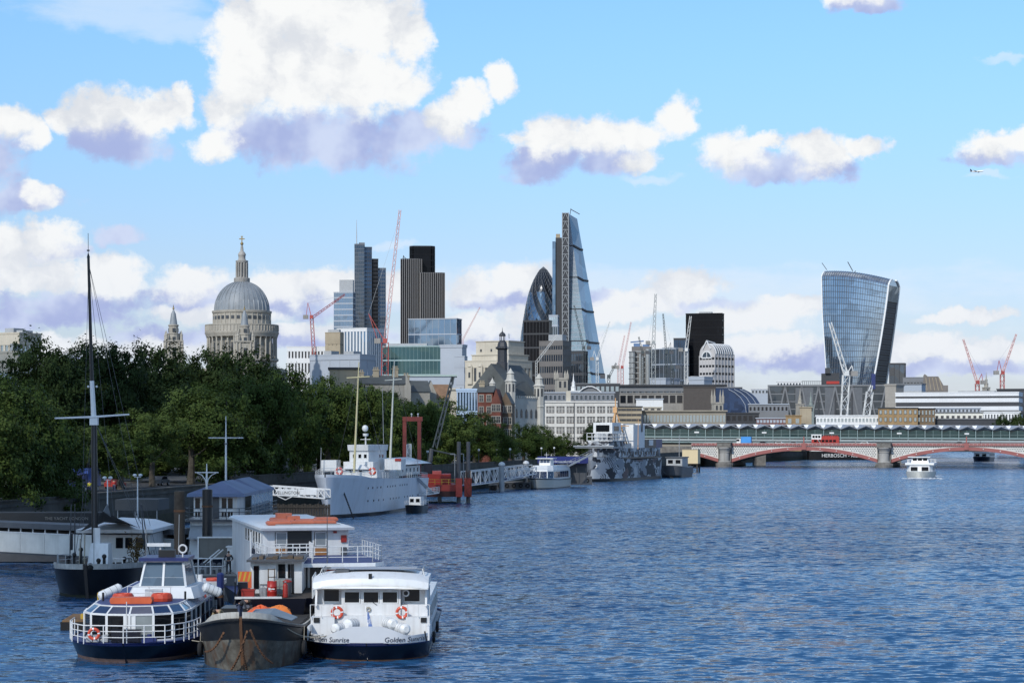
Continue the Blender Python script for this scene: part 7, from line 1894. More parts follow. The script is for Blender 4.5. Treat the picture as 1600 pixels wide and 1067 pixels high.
# ================================================================ moored boats in the foreground
# ---- glass saloon tour boat, front left
def tour_boat():
    Y = 121.0
    t = thing('glass_tour_boat', 'dark blue hulled tour boat with wraparound glass saloon and white rails, front left', 'boat', (PX(200,Y)-0.1, Y, 0), R(2.0))
    red_bot = mat('antifouling', (0.22,0.14,0.12), 0.8, var=0.3, scale=1.2, streak=0.3)
    L_, B = 26.0, 7.7
    h, rings, zd, hb = hull(t, L_, B, 1.22, 1.12, 1.1, [red_bot, navy, blue], ((0,0),(0.17,0),(0.18,1),(0.84,1),(0.85,2),(1,2)), ub=0.16, pw=0.42, flare=0.22, rake=1.3, us=0.9, st=0.15, wl=0.90, bowmin=0.012, deckm=deckblue)
    # fore deck rail following the blunt bow
    def edge(k): # k -1..1 along the bow curve
        pts = [(-3.72,4.6),(-3.6,2.4),(-3.2,0.7),(-2.3,-0.75),(0,-1.15),(2.3,-0.75),(3.2,0.7),(3.6,2.4),(3.72,4.6)]
        q = (k+1)/2*(len(pts)-1); a = min(int(q), len(pts)-2); f = q-a
        return Vector((pts[a][0]*(1-f)+pts[a+1][0]*f, pts[a][1]*(1-f)+pts[a+1][1]*f, 1.15))
    pts = [edge(-1+2*i/16) for i in range(17)]
    r = MB()
    for a, b in zip(pts[:-1], pts[1:]):
        for z in (0.38,0.72,1.05): r.tube(a+Vector((0,0,z)), b+Vector((0,0,z)), 0.026 if z < 1 else 0.035, None, 6)
    r.build('guard_rail', white, t)
    pm = MB(); pm.tube((0,0,0),(0,0,1.07),0.034,None,6); pme = pm.mesh('stanchion', white)
    for i in range(0,17): link('stanchion', pme, t, pts[i])
    lifebuoy(t, -1.66, -1.12, 1.75, 0.36)
    # saloon front: seven facets, lower panes and sloping upper panes
    A0 = [(-3.1,5.2),(-2.95,3.5),(-2.35,2.2),(-1.35,1.5),(0,1.25),(1.35,1.5),(2.35,2.2),(2.95,3.5),(3.1,5.2)]
    def shrink(p, k): return Vector((p[0]*(1-k*0.16), p[1]+k*0.9, 0))
    z0, z1, z2 = 1.12, 2.62, 3.02
    low = [Vector((x,y,z0)) for x, y in A0]; mid = [Vector((x,y,z1)) for x, y in A0]; top = [shrink((x,y),1)+Vector((0,0,z2)) for x, y in A0]
    for L3 in (low, mid, top):
        fr = MB()
        for a, b in zip(L3[:-1], L3[1:]): fr.bar(a, b, 0.12, 0.11)
        fr.build('window_rail', white_clean, t)
    for i in range(9):
        b = MB(); b.bar(low[i], mid[i], 0.14, 0.12); b.bar(mid[i], top[i], 0.10, 0.09); b.build('window_post', white_clean, t)
    curtain = mat('grey_blind', (0.30,0.33,0.33), 0.7, var=0.15)
    for i in range(8):
        for (a, b, c, d, m) in ((low[i],low[i+1],mid[i+1],mid[i], curtain if i == 4 else win),(mid[i],mid[i+1],top[i+1],top[i], winblue)):
            n = (b-a).cross(d-a).normalized(); p = MB(); p.extrude([q-n*0.03 for q in (a,b,c,d)] if n.y > 0 else [q+n*-0.0 for q in (a,b,c,d)], n*(-0.02 if n.y > 0 else 0.02)); p.build('window', m, t)
    b = MB(); b.box(-0.35,0.35,1.25,1.36,z0,z1); b.build('door', white_clean, t)
    b = MB(); b.box(-2.9,2.9,4.5,23,z0,1.75); b.build('saloon_lower_wall', navy, t)
    # saloon sides
    for sg in (-1,1):
        for i in range(7):
            y0 = 5.2+i*2.5; y1 = y0+2.4
            p = MB(); p.extrude([(sg*3.08,y0+0.08,1.75),(sg*3.08,y1,1.75),(sg*3.08,y1,2.55),(sg*3.08,y0+0.08,2.55)], (sg*0.02,0,0)); p.build('window', win, t)
            p = MB(); p.extrude([(sg*3.08,y0+0.08,2.68),(sg*3.08,y1,2.68),(sg*2.62,y1,3.0),(sg*2.62,y0+0.08,3.0)], (sg*0.02,0,0.02)); p.build('window', mat('sky_pane', (0.35,0.45,0.58), 0.15) if i < 3 and sg > 0 else winblue, t)
            p = MB(); p.bar((sg*3.1,y1+0.04,1.2),(sg*3.1,y1+0.04,2.62),0.1); p.bar((sg*3.1,y1+0.04,2.62),(sg*2.6,y1+0.04,3.02),0.08); p.build('window_post', white_clean, t)
        p = MB(); p.bar((sg*3.1,5.2,2.62),(sg*3.1,23,2.62),0.12); p.bar((sg*2.6,5.6,3.03),(sg*2.6,23,3.03),0.10); p.build('side_rail', white_clean, t)
        p = MB(); p.box(min(sg*3.12,sg*3.0),max(sg*3.12,sg*3.0),5.2,23,1.1,1.75); p.build('side_wall', navy, t)
    # roof
    b = MB(); b.loft([[(p.x,p.y,3.0) for p in top]+[(2.6,23,3.0),(-2.6,23,3.0)],[(p.x*0.96,p.y+0.15,3.1) for p in top]+[(2.5,23,3.1),(-2.5,23,3.1)]]); b.build('roof', deckblue, t)
    # life floats on the roof
    b = MB(); b.loft([[(x,y,z) for x, z in ((-1.35,3.12),(1.0,3.12),(1.06,3.3),(1.0,3.48),(-1.35,3.48),(-1.42,3.3))] for y in (3.0,4.0)]); b.build('life_float', orange, t)
    for x in (-0.95,1.35):
        b = MB(); b.lathe([(0.0,3.12),(0.62,3.12),(0.66,3.3),(0.62,3.5),(0.45,3.52),(0.4,3.4),(0.0,3.4)], 14, (x,5.2)); b.torus((x,5.2,3.5),0.5,0.09,'z',16,6); b.build('life_ring_stack', orange_red, t)
    # wheelhouse
    wx = 1.05
    b = MB(); b.loft([[(wx-2.0,7.2,3.1),(wx+2.0,7.2,3.1),(wx+2.3,9,3.1),(wx+2.3,12.5,3.1),(wx-2.0,12.5,3.1),(wx-2.3,9,3.1)],[(wx-1.75,7.6,3.75),(wx+1.75,7.6,3.75),(wx+1.95,9,3.75),(wx+1.95,12.5,3.75),(wx-1.95,12.5,3.75),(wx-1.95,9,3.75)]]); b.build('wheelhouse_base', white_clean, t)
    bl = [Vector((wx-1.38,8.0,3.75)),Vector((wx+1.38,8.0,3.75)),Vector((wx+1.62,11.6,3.75)),Vector((wx-1.62,11.6,3.75))]; tl = [Vector((wx-1.12,8.7,5.28)),Vector((wx+1.12,8.7,5.28)),Vector((wx+1.28,11.4,5.28)),Vector((wx-1.28,11.4,5.28))]
    mm = lambda a, b: (a+b)*0.5
    f = MB()
    for a, b in zip(bl, tl): f.bar(a, b, 0.13)
    f.bar(mm(bl[0],bl[1]), mm(tl[0],tl[1]), 0.13)
    for i in range(4): f.bar(bl[i], bl[(i+1)%4], 0.12); f.bar(tl[i], tl[(i+1)%4], 0.12)
    f.bar(bl[1].lerp(tl[1],0.36), bl[0].lerp(tl[0],0.36), 0.03); f.build('wheelhouse_frame', white_clean, t)
    for (a, b, c, d) in ((bl[0],mm(bl[0],bl[1]),mm(tl[0],tl[1]),tl[0]),(mm(bl[0],bl[1]),bl[1],tl[1],mm(tl[0],tl[1])),(bl[1],bl[2],tl[2],tl[1]),(bl[3],bl[0],tl[0],tl[3]),(bl[2],bl[3],tl[3],tl[2])):
        p = MB(); n = (b-a).cross(d-a).normalized()*0.015; p.extrude([a,b,c,d], n); p.build('windscreen', glass('wheelhouse_glass', (0.10,0.16,0.22), 0.05, 0.2, 0.01, 0.5), t)
    b = MB(); b.box(wx-1.5,wx+1.5,8.3,11.8,5.3,5.5); b.build('wheelhouse_roof', blue, t)
    m = MB(); m.tube((wx-0.35,9.5,5.5),(wx-0.35,9.5,6.2),0.05); m.box(wx-1.15,wx+0.3,9.35,9.6,6.15,6.35); m.build('radar_bar', white_clean, t)
    m = MB(); m.box(wx-0.4,wx+0.6,9.0,9.6,5.5,5.95); m.build('searchlight', black, t)
    m = MB(); m.torus((wx+1.05,9.3,6.0),0.24,0.06,'y',14,6); m.tube((wx+1.05,9.3,5.5),(wx+1.05,9.3,5.8),0.05); m.build('round_aerial', white, t)
    m = MB(); m.tube((wx-1.3,10,5.5),(wx-1.3,10,7.3),0.02); m.tube((wx+0.7,10,5.5),(wx+0.75,10,8.1),0.02); m.build('whip_aerials', steel, t)
    # hand rail in front of the wheelhouse, side lockers, davits
    m = MB(); rail(m, [(wx-1.9,6.3,3.1),(wx+0.7,6.2,3.1)], 0.8, 2, 0.022, 1.3); m.build('roof_rail', white, t)
    m = MB(); m.box(wx-0.9,wx+0.15,6.6,6.9,3.1,3.72); m.build('locker', white, t)
    raft_can(t, wx+2.9, 8.9, 3.5, 0.95, 0.3, (0,R(22),R(20))); raft_can(t, -2.1, 7.6, 3.5, 1.3, 0.27, (0,R(-20),R(35)))
    for (x, y) in ((-2.2,5.6),(2.6,6.4),(-1.95,8.6)): m = MB(); m.tube((x,y,3.1),(x,y,3.6),0.07); m.build('bollard', black, t)
    # deck gear
    m = MB(); m.box(-0.9,0.75,0.2,0.9,1.12,1.85); m.build('deck_locker', navy, t)
    m = MB(); m.box(0.9,1.7,-0.1,0.5,1.12,1.42); m.tube((1.3,0.2,1.42),(1.3,0.2,1.6),0.15); m.build('winch', blue, t)
    m = MB(); m.tube((0.15,-0.9,1.1),(0.15,-0.9,3.55),0.04,0.03); m.build('jackstaff', white, t)
    for x in (-2.4,-2.0,-1.5): m = MB(); m.box(x,x+0.35,0.6,1.2,1.12,1.5); m.build('crate', grey_paint, t)
tour_boat()
def gear():
    for (lab, px, Y, z, R_, m) in (('round black fender hanging between the tour boat and the rusty barge', 313, 119.5, 0.95, 0.30, rubber), ('round black fender hanging between the rusty barge and the white trip boat', 475, 119.8, 1.0, 0.30, rubber)):
        t = thing('fender', lab, 'fender', (PX(px,Y), Y, z), 0, 'fenders hung between the moored boats')
        b = MB(); b.torus((0,0,0), R_, 0.13, 'x', 18, 8); b.build('tyre', m, t, smooth=True)
        b = MB(); b.tube((0,0,R_),(0,0.2,R_+0.9),0.02); b.build('lanyard', rope, t)
    for (lab, a, q, sag) in (('slack mooring rope from the rusty barge to the tour boat', PT(372,968,116.6), PT(300,1000,121), 0.5), ('slack mooring rope from the rusty barge to the white trip boat', PT(440,975,118), PT(505,991,122), 0.35)):
        t = thing('mooring_rope', lab, 'rope', a, 0); d = q-a; b = MB()
        b.path([d*(i/16)+Vector((0,0,-sag*sin(pi*i/16))) for i in range(17)], 0.028, 5); b.build('rope', rope, t)
gear()
def brown_raft():
    Y = 141.0
    t = thing('work_raft', 'small brown timber work raft with yellow handrail behind the glass tour boat', 'raft', (PX(118,Y), Y, 0), R(4))
    b = MB(); b.box(-1.0,3.2,0,5.5,-0.3,0.55); b.build('float', rubber, t)
    for i in range(10): b = MB(); b.box(-0.9,3.1,0.1+i*0.54,0.1+i*0.54+0.48,0.55,0.66); b.build('plank', mat('raft_timber', (0.26,0.15,0.07), 0.85, var=0.3), t)
    b = MB(); p = [(1.3,1.5,0.66),(1.3,4.5,0.66)]; rail(b, p, 1.7, 2, 0.045, 1.0); b.bar((1.3,1.5,2.3),(2.4,1.4,0.7),0.07); b.build('yellow_rail', yellow, t)
    b = MB(); b.box(0.2,0.9,1.0,1.6,0.66,1.0); b.build('yellow_box', yellow, t)
    b = MB(); b.ball((2.6,3.2,0.9),0.45,6,None,(1,1,0.6)); b.build('tarp_heap', wood, t)
brown_raft()

# ---- dark barge in the middle
def tug_barge():
    Y = 117.0
    t = thing('rusty_barge', 'blunt black barge with rusty grey lower hull, middle of the front three boats', 'barge', (PX(379,Y), Y, 0), R(1))
    m = bpy.data.materials.new('worn_hull'); m.use_nodes = True; n = m.node_tree.nodes; l = m.node_tree.links; bs = n['Principled BSDF']; bs.inputs['Roughness'].default_value = 0.75
    tc = n.new('ShaderNodeTexCoord'); z = n.new('ShaderNodeTexNoise'); z.inputs['Scale'].default_value = 0.9; z.inputs['Detail'].default_value = 8; z.inputs['Roughness'].default_value = 0.7; l.new(tc.outputs['Object'], z.inputs['Vector'])
    cr = n.new('ShaderNodeValToRGB'); e = cr.color_ramp.elements; e[0].position = 0.30; e[0].color = (0.035,0.026,0.018,1); e[1].position = 0.70; e[1].color = (0.20,0.19,0.16,1); k = e.new(0.50); k.color = (0.11,0.10,0.08,1)
    l.new(z.outputs[0], cr.inputs[0])
    mp = n.new('ShaderNodeMapping'); mp.inputs['Scale'].default_value = (2.2,2.2,0.25); l.new(tc.outputs['Object'], mp.inputs[0]); z2 = n.new('ShaderNodeTexNoise'); z2.inputs['Scale'].default_value = 1.2; z2.inputs['Detail'].default_value = 5; l.new(mp.outputs[0], z2.inputs['Vector'])
    mr = n.new('ShaderNodeMapRange'); mr.inputs[1].default_value = 0.52; mr.inputs[2].default_value = 0.66; mr.inputs[4].default_value = 0.75; l.new(z2.outputs[0], mr.inputs[0])
    mx = n.new('ShaderNodeMix'); mx.data_type = 'RGBA'; l.new(mr.outputs[0], mx.inputs[0]); l.new(cr.outputs[0], mx.inputs[6]); mx.inputs[7].default_value = (0.09,0.045,0.022,1); l.new(mx.outputs[2], bs.inputs['Base Color'])
    L_, B = 20.0, 5.9
    def blk(): return mat('barge_black', (0.018,0.019,0.020), 0.5, var=0.3, scale=1.2, streak=0.1)
    h, rings, zd, hb = hull(t, L_, B, 2.95, 1.85, 1.9, [m, blk()], ((0,0),(0.3,0),(0.60,0),(0.61,1),(1,1)), ub=0.22, pw=0.44, flare=0.26, rake=1.0, us=0.9, st=0.2, deckm=mat('barge_deck', (0.06,0.055,0.05), 0.85, var=0.3), peak=7, bul=lambda u: 0.36 if u < 0.03 else max(0.06, 0.36-(u-0.03)*9), bulm=mat('worn_white', (0.55,0.54,0.50), 0.7, var=0.2, scale=2, streak=0.5), bowmin=0.03)
    # stem bar, rubbing strake, mooring chains hanging over the bow
    b = MB(); b.bar((0,0.05,0.0),(0,-1.0,2.95),0.16,0.16); b.build('stem_bar', rust, t)
    for side in (0,-1):
        b = MB(); p = [Vector(r_[side])*1.0+Vector((0,-0.05,-0.06)) for r_ in rings]
        b.path(p, 0.09, 6); b.build('rubbing_strake', blk(), t)
    for (a, c, s_) in (((0.55,-1.05,2.35),(1.65,0.35,0.35),0.3),((0.4,-1.1,2.3),(-0.6,0.0,0.05),0.25),((-0.9,-0.9,2.2),(-2.1,0.5,1.0),0.3),((0.1,-1.2,1.6),(0.25,0.0,0.05),0.05)):
        b = MB(); a = Vector(a); c = Vector(c); N_ = 22; P_ = [a.lerp(c,i/N_)+Vector((0,-0.14-0.15*sin(pi*i/N_),-s_*sin(pi*i/N_))) for i in range(N_+1)]
        for i, (q, w) in enumerate(zip(P_[:-1],P_[1:])): b.bar(q, q.lerp(w,0.9), 0.12 if i % 2 else 0.06, 0.06 if i % 2 else 0.12)
        b.build('chain', rust, t)
    b = MB(); b.box(-1.45,-0.55,-0.02,0.02,0,0.2); o = b.build('name_plate', mat('plate_grey',(0.16,0.17,0.18),0.6), t, loc=(0.02,-0.86,2.66)); o.rotation_euler = (R(-12),0,R(-27))
    # deck clutter
    b = MB(); b.box(-1.9,0.2,2.2,4.6,1.8,2.45); b.build('hatch_coaming', rust, t)
    def heap(label, c, sx, sy, sz, m, seed, cat='tarpaulin'):
        g = random.Random(seed); mb = MB(); n_ = 9; rings_ = []
        for j in range(6):
            rr = [1.0,0.95,0.8,0.58,0.3,0.02][j]; zz = [0,0.28,0.58,0.82,0.95,1.0][j]
            rings_.append([(sx*rr*cos(2*pi*i/14)*g.uniform(0.85,1.15), sy*rr*sin(2*pi*i/14)*g.uniform(0.85,1.15), sz*zz*g.uniform(0.85,1.1)) for i in range(14)])
        mb.loft(rings_); o = mb.build('tarpaulin', m, None, smooth=True, loc=c); tag(o, label, cat); return o
    W_ = Vector((PX(379,Y), Y, 0))
    heap('crumpled orange tarpaulin heaped on the barge foredeck', W_+Vector((0.45,4.6,2.25)), 1.05, 0.7, 0.95, orange, 3)
    heap('smaller bright orange tarpaulin right of the crumpled orange heap', W_+Vector((1.35,6.2,2.5)), 0.75, 0.5, 0.6, mat('bright_orange',(0.80,0.22,0.04),0.5), 5)
    b = MB(); b.loft([[(0.2,2.0,2.95),(1.3,1.8,2.95),(2.5,2.3,2.55)],[(0.3,4.2,3.05),(1.4,4.2,3.1),(2.7,4.2,2.6)]], closed=False, caps=False); b.loft([[(0.2,2.0,2.90),(1.3,1.8,2.90),(2.5,2.3,2.50)],[(0.3,4.2,3.0),(1.4,4.2,3.05),(2.7,4.2,2.55)]], closed=False, caps=False); b.build('tarpaulin_cover', mat('blue_grey_tarp', (0.20,0.25,0.30), 0.6, var=0.15), t)
    b = MB(); b.box(-0.1,0.95,0.5,1.2,2.2,2.95); b.box(1.0,1.8,1.0,1.5,2.2,2.7); b.build('rusty_winch', mat('rust_red',(0.22,0.06,0.035),0.8,var=0.3), t)
    for x in (-1.0,1.2): b = MB(); b.tube((x,0.9,2.0),(x,0.9,2.95),0.12,None,10); b.tube((x,0.9,2.95),(x,0.9,3.0),0.17,None,10); b.build('bollard', black, t)
    b = MB(); b.box(-0.25,0.85,0.1,0.3,2.55,2.95); b.build('timber_baulk', wood, t)
    # engine house aft
    b = MB(); b.box(-2.0,-0.4,6.5,9,1.8,2.9); b.build('engine_casing', black, t)
    for k in range(3): b = MB(); b.torus((2.75,7+k*2.6,1.5),0.42,0.16,'x',14,6); b.build('tyre_fender', rubber, t)
    return W_
BARGE = tug_barge()
t = walker('deckhand in khaki jacket bending down on the black barge', BARGE+Vector((-1.35,1.9,2.0)), cl_k, cl_d, 1.76, R(-35), 'bend', None)
t = walker('deckhand in dark clothes stooping beside the one in khaki', BARGE+Vector((-0.55,3.0,2.46)), cl_d, cl_b, 1.74, R(60), 'bend', None)

# ---- white passenger boat, front right
def white_boat():
    Y = 121.8
    t = thing('white_trip_boat', 'white trip boat with visor roof, five front windows and two lifebuoys, nearest on the right', 'boat', (PX(574,Y), Y, 0), R(0.3))
    L_, B = 24.0, 7.35
    h, rings, zd, hb = hull(t, L_, B, 1.12, 1.15, 1.1, [rust, navy, blue], ((0,0),(0.06,0),(0.07,1),(0.82,1),(0.83,2),(1,2)), ub=0.13, pw=0.42, flare=0.16, rake=0.9, us=0.92, st=0.1, wl=0.93, bowmin=0.012, deckm=grey_paint)
    w1 = mat('boat_white', (0.73,0.74,0.75), 0.42, var=0.08, scale=0.9, streak=0.26)
    # raised bow screen, curved in plan, high in the middle
    n = 40; out = []; top = []; inn = []; inb = []
    for i in range(n+1):
        k = -1+2*i/n; a = abs(k)
        x = 3.45*k; y = -0.78+1.9*max(0,a-0.45)**2*3.0
        hh = 0.95 if a < 0.26 else (0.95-0.55*((a-0.26)/0.42)**1.2 if a < 0.68 else 0.40+0.04*(a-0.68)/0.32)
        out.append((x,y,1.1)); top.append((x,y-0.10*hh,1.1+hh)); inn.append((x*0.985,y+0.08,1.1+hh)); inb.append((x*0.985,y+0.12,1.05))
    b = MB(); b.loft([out, top, inn, inb], closed=False, caps=False); b.build('bow_screen', mat('screen_grey', (0.62,0.64,0.67), 0.45, var=0.04), t, smooth=True)
    def on_screen(x0):
        def f(co):
            x = co.x+x0; a = abs(x/3.45); z = co.y
            y = -0.78+1.9*max(0,a-0.45)**2*3.0-0.10*z*0.6-0.045-co.z
            return Vector((x, y, 1.17+z))
        return f
    nl = mat('navy_letter', (0.03,0.035,0.06), 0.5)
    lettering('Golden Sunrise', 0.40, nl, t, (0,0,0), (0,0,0), 0.006, shear=0.2, warp=on_screen(-2.25)); lettering('Golden Sunrise', 0.40, nl, t, (0,0,0), (0,0,0), 0.006, shear=0.2, warp=on_screen(2.25))
    # lower house front and stepped shoulders
    b = MB(); b.box(-3.35,3.35,3.6,22,1.1,2.95); b.build('saloon_lower', w1, t)
    for sg in (-1,1):
        b = MB(); a, c = sorted((sg*3.5,sg*2.1)); b.box(a,c,2.6,3.6,1.1,2.3); b.build('shoulder', w1, t)
        b = MB(); a, c = sorted((sg*3.55,sg*3.42)); b.box(a,c,0.9,5.0,1.1,1.9); b.build('side_bulwark', w1, t)
        b = MB(); a, c = sorted((sg*3.32,sg*2.98)); b.box(a,c,2.52,2.6,2.0,2.28); b.build('side_light', black, t)
    b = MB(); b.box(-2.15,2.15,3.0,3.62,1.1,2.35); b.build('front_step', w1, t)
    # cabin front with deep window band
    b = MB(); b.box(-1.75,1.75,3.45,3.6,2.3,3.05); b.box(-1.75,1.75,3.45,3.6,3.78,4.1)
    for x in (-1.75,-0.62,0.5,1.62): b.box(x,x+0.13,3.45,3.6,3.05,3.78)
    b.build('cabin_front', w1, t)
    for x in (-1.62,-0.49,0.63): box_window(t, x+0.06, x+0.92, 3.1, 3.72, 3.47, win, white_clean, 0.05)
    for sg in (-1,1):
        b = MB(); a, c = sorted((sg*3.3,sg*1.75)); b.box(a,c,4.2,4.4,2.9,4.1); b.build('wing_front', w1, t)
        a, c = sorted((sg*2.85,sg*1.95)); box_window(t, a, c, 3.12, 3.84, 4.2, win, white_clean, 0.04)
        b = MB(); x0, x1 = sorted((sg*3.32,sg*3.2)); b.loft([[(x0,3.3,2.9),(x1,3.3,2.9),(x1,7.4,2.9),(x0,7.4,2.9)],[(x0,3.9,4.1),(x1,3.9,4.1),(x1,7.4,4.1),(x0,7.4,4.1)]]); b.build('cabin_side', w1, t)
        side_window(t, sg*3.33, 4.6, 6.9, 3.05, 3.85, win, white_clean, 0.05, sg)
        for k in range(6): side_window(t, sg*3.36, 5.2+k*2.7, 7.4+k*2.7, 1.75, 2.6, win, white_clean, 0.05, sg)
    # visor roof, cambered, curving down at the front
    n = 24; secs = []
    for (y, dz, hh) in ((2.55,-0.02,0.34),(2.75,0.35,0.22),(3.6,0.62,0.2),(7.6,0.62,0.2)):
        a = []
        for i in range(n+1):
            k = -1+2*i/n; z = 4.05+dz*1.0+0.18*(1-k*k)-(0.12*abs(k)**6); a.append((3.42*k, y+0.35*k*k*(1 if y < 4 else 0), z))
        bt = [(p[0], p[1]+(0.02 if y < 3 else 0), 3.98 if y < 2.6 else 4.0+0.1) for p in reversed(a)]
        secs.append(a+bt)
    b = MB(); b.loft(secs); b.build('visor_roof', white_clean, t, smooth=True)
    b = MB(); b.loft([[(x,y,4.98-0.0) for x in (-2.6,-1.2,1.2,2.6)] for y in (4.8,7.4)], closed=False, caps=False); b.build('roof_panels', mat('grey_panel',(0.35,0.37,0.42),0.4), t)
    b = MB()
    for sg in (-1,1):
        b.tube((sg*3.15,4.4,4.6),(sg*3.0,4.6,5.02),0.03); b.tube((sg*3.0,4.6,5.02),(sg*3.0,7.5,5.02),0.03); b.tube((sg*3.0,4.6,5.02),(sg*1.6,4.6,5.06),0.025)
        for k in range(3): b.tube((sg*3.0,5+k*1.2,4.6),(sg*3.0,5+k*1.2,5.02),0.022)
    b.build('roof_rail', steel, t)
    b = MB(); b.box(-3.36,3.36,7.4,22,2.96,3.06); b.build('saloon_roof', white_clean, t)
    b = MB(); b.box(-3.1,3.1,7.3,7.4,2.9,4.1); b.build('cabin_back', w1, t)
    m = MB(); m.box(-0.1,0.1,2.7,2.9,4.55,4.85); m.build('navigation_light', black, t)
    m = MB(); m.box(-2.2,-1.4,4.5,5.2,4.75,4.98); m.build('roof_vent', dgrey, t)
    m = MB(); m.tube((2.05,4.0,3.62),(2.05,3.85,3.62),0.19,0.21,14); m.tube((2.05,3.86,3.62),(2.05,3.82,3.62),0.13,None,12,1); m.build('searchlight', [white_clean, win], t)
    for x in (-1.97,1.86): lifebuoy(t, x, 2.92, 2.55, 0.38)
    raft_can(t, -1.75, 1.2, 1.78, 0.8, 0.3, (0,0,R(62))); raft_can(t, -1.05, 1.75, 1.95, 0.85, 0.34, (0,0,R(62))); raft_can(t, 1.2, 1.7, 2.02, 0.85, 0.34, (0,0,R(-62))); raft_can(t, 1.95, 1.15, 1.76, 0.9, 0.33, (0,0,R(-62)))
    for sg in (-1,1):
        b = MB()
        for q in (-0.3,0.3): b.bar((sg*1.6+q,0.7,1.1),(sg*1.5+q,1.6,1.7),0.05); b.bar((sg*2.3+q*0.5,0.6,1.1),(sg*1.4+q*0.5,0.9,1.5),0.05)
        b.bar((sg*1.2,1.0,1.45),(sg*2.4,0.8,1.45),0.05); b.build('raft_cradle', white, t)
        m = MB(); m.box(sg*1.95-0.22,sg*1.95+0.22,2.94,3.0,1.2,1.75); m.build('vent_opening', black, t)
        m = MB(); m.bar((sg*3.4,0.3,1.12),(sg*3.3,0.2,1.7),0.08); m.build('fairlead', black, t)
        m = MB(); rail(m, [(sg*3.5,2.4,2.3),(sg*2.2,2.6,2.3)], 0.75, 1, 0.02, 0.65); m.build('shoulder_rail', white, t)
    m = MB(); m.tube((0.05,-0.3,2.0),(-0.12,0.15,3.15),0.03); m.build('jackstaff', white, t)
    fl = MB(); fl.extrude([(0.0,-0.1,2.95),(0.12,-0.3,2.7),(0.30,-0.36,2.0),(0.12,-0.3,1.85),(0.02,-0.25,2.1)], (0.015,0.03,0)); fl.build('flag', mat('flag_blue',(0.10,0.17,0.40),0.7,col2=(0.6,0.6,0.6),scale=3), t)
    m = MB(); m.bar((0.35,3.4,2.95),(0.1,3.42,3.12),0.03); m.build('wiper', black, t)
    m = MB(); m.torus((-0.15,3.35,2.7),0.12,0.04,'y',10,5); m.build('rope_coil', rope, t)
    for k in range(2): m = MB(); m.torus((3.70,4+k*7,1.0),0.26,0.10,'x',12,6); m.build('tyre_fender', rubber, t)
    m = MB(); p0 = Vector((-0.9,-0.6,2.0)); p1 = Vector((-5.4,-0.4,1.9)); m.path([p0.lerp(p1,i/16)+Vector((0,0,-0.55*sin(pi*i/16))) for i in range(17)], 0.025, 5); m.build('mooring_rope', rope, t)
white_boat()
# ================================================================ the moored cluster behind the front three
def work_boat():
    Y = 133.0; s = Y/F
    t = thing('work_boat', 'dark workboat with white cabin, littered with drums and gear on its flat deck', 'boat', (PX(428,Y), Y, 0), R(3))
    hull(t, 16, 5.0, 2.75, 2.7, 2.7, [black, navy], ((0,0),(0.55,0),(0.56,1),(1,1)), ub=0.05, pw=0.4, flare=0.08, rake=0.3, deckm=mat('dirty_deck', (0.10,0.075,0.055), 0.85, var=0.35, scale=1.5), bowmin=0.8, drop=0.05)
    b = MB(); b.box(-2.45,0.5,-0.12,0.06,2.72,2.86); b.build('rub_rail', white, t)
    b = MB(); b.box(0.55,0.85,-0.06,0.0,2.2,2.5); b.build('draught_mark', white, t)
    X_ = lambda px, y=0: PX(px, Y+y)-PX(428,Y)
    b = MB(); b.box(X_(398,5),X_(478,5),5,11,2.7,4.75); b.build('cabin', white, t)
    b = MB(); g = random.Random(4); b.box(X_(393,5),X_(482,5),4.2,11.5,4.78,4.92)
    b.build('cabin_roof', dgrey, t)
    b = MB()
    for k in range(7): x = X_(400+k*11,5); b.box(x,x+g.uniform(0.25,0.6),4.6+g.random(),6+g.random(),4.92,4.92+g.uniform(0.06,0.22))
    b.build('roof_clutter', wood, t, kind='stuff')
    for (a, c, z0, z1, m) in ((403,411,3.0,4.5,win),(441,452,3.6,4.6,win),(456,460,3.6,4.6,win)): b = MB(); b.box(X_(a,5),X_(c,5),4.94,5.02,z0,z1); b.build('window', m, t)
    b = MB(); b.box(X_(412,5),X_(438,5),4.86,4.98,3.3,4.55); b.build('white_door_panel', white_clean, t)
    b = MB()
    for q in (X_(424,4),X_(434,4)): b.tube((q,4.2,2.7),(q,4.2,4.35),0.04)
    for z in (3.3,3.8,4.3): b.tube((X_(424,4),4.2,z),(X_(434,4),4.2,z),0.03)
    b.build('rack', wood, t)
    b = MB(); b.box(X_(463,6),X_(468,6),4.96,5.05,2.7,4.6); b.build('dark_doorway', black, t)
    # white gate on the right
    b = MB(); p = [(2.42,0.1,2.72),(2.42,5.0,2.72)]; rail(b, p, 1.35, 3, 0.035, 0.7); b.build('side_rail', white, t)
    b = MB(); rail(b, [(-2.45,0.2,2.75),(-2.7,3.6,2.75)], 1.0, 2, 0.035, 0.8); b.bar((-2.6,-0.6,1.9),(-2.3,2.0,3.3),0.08); b.build('dark_ladder', black, t)
    return t, X_
WB, XW = work_boat()
WBO = Vector((PX(428,133), 133, 0))
def wpos(px, y, z): return Vector((PX(px,133+y), 133+y, z))
def drum(label, px, y, r, h, m, cat='drum', name='oil_drum'):
    t = thing(name, label, cat, wpos(px,y,2.72), 0)
    b = MB(); b.lathe([(r,0),(r,h*0.32),(r*1.05,h*0.34),(r,h*0.36),(r,h*0.64),(r*1.05,h*0.66),(r,h*0.68),(r,h),(r*0.9,h),(r*0.9,h-0.03)], 18); b.build('body', m, t, smooth=True)
    b = MB(); b.tube((r*0.4,0,h-0.03),(r*0.4,0,h+0.03),0.05); b.build('bung', steel, t); return t
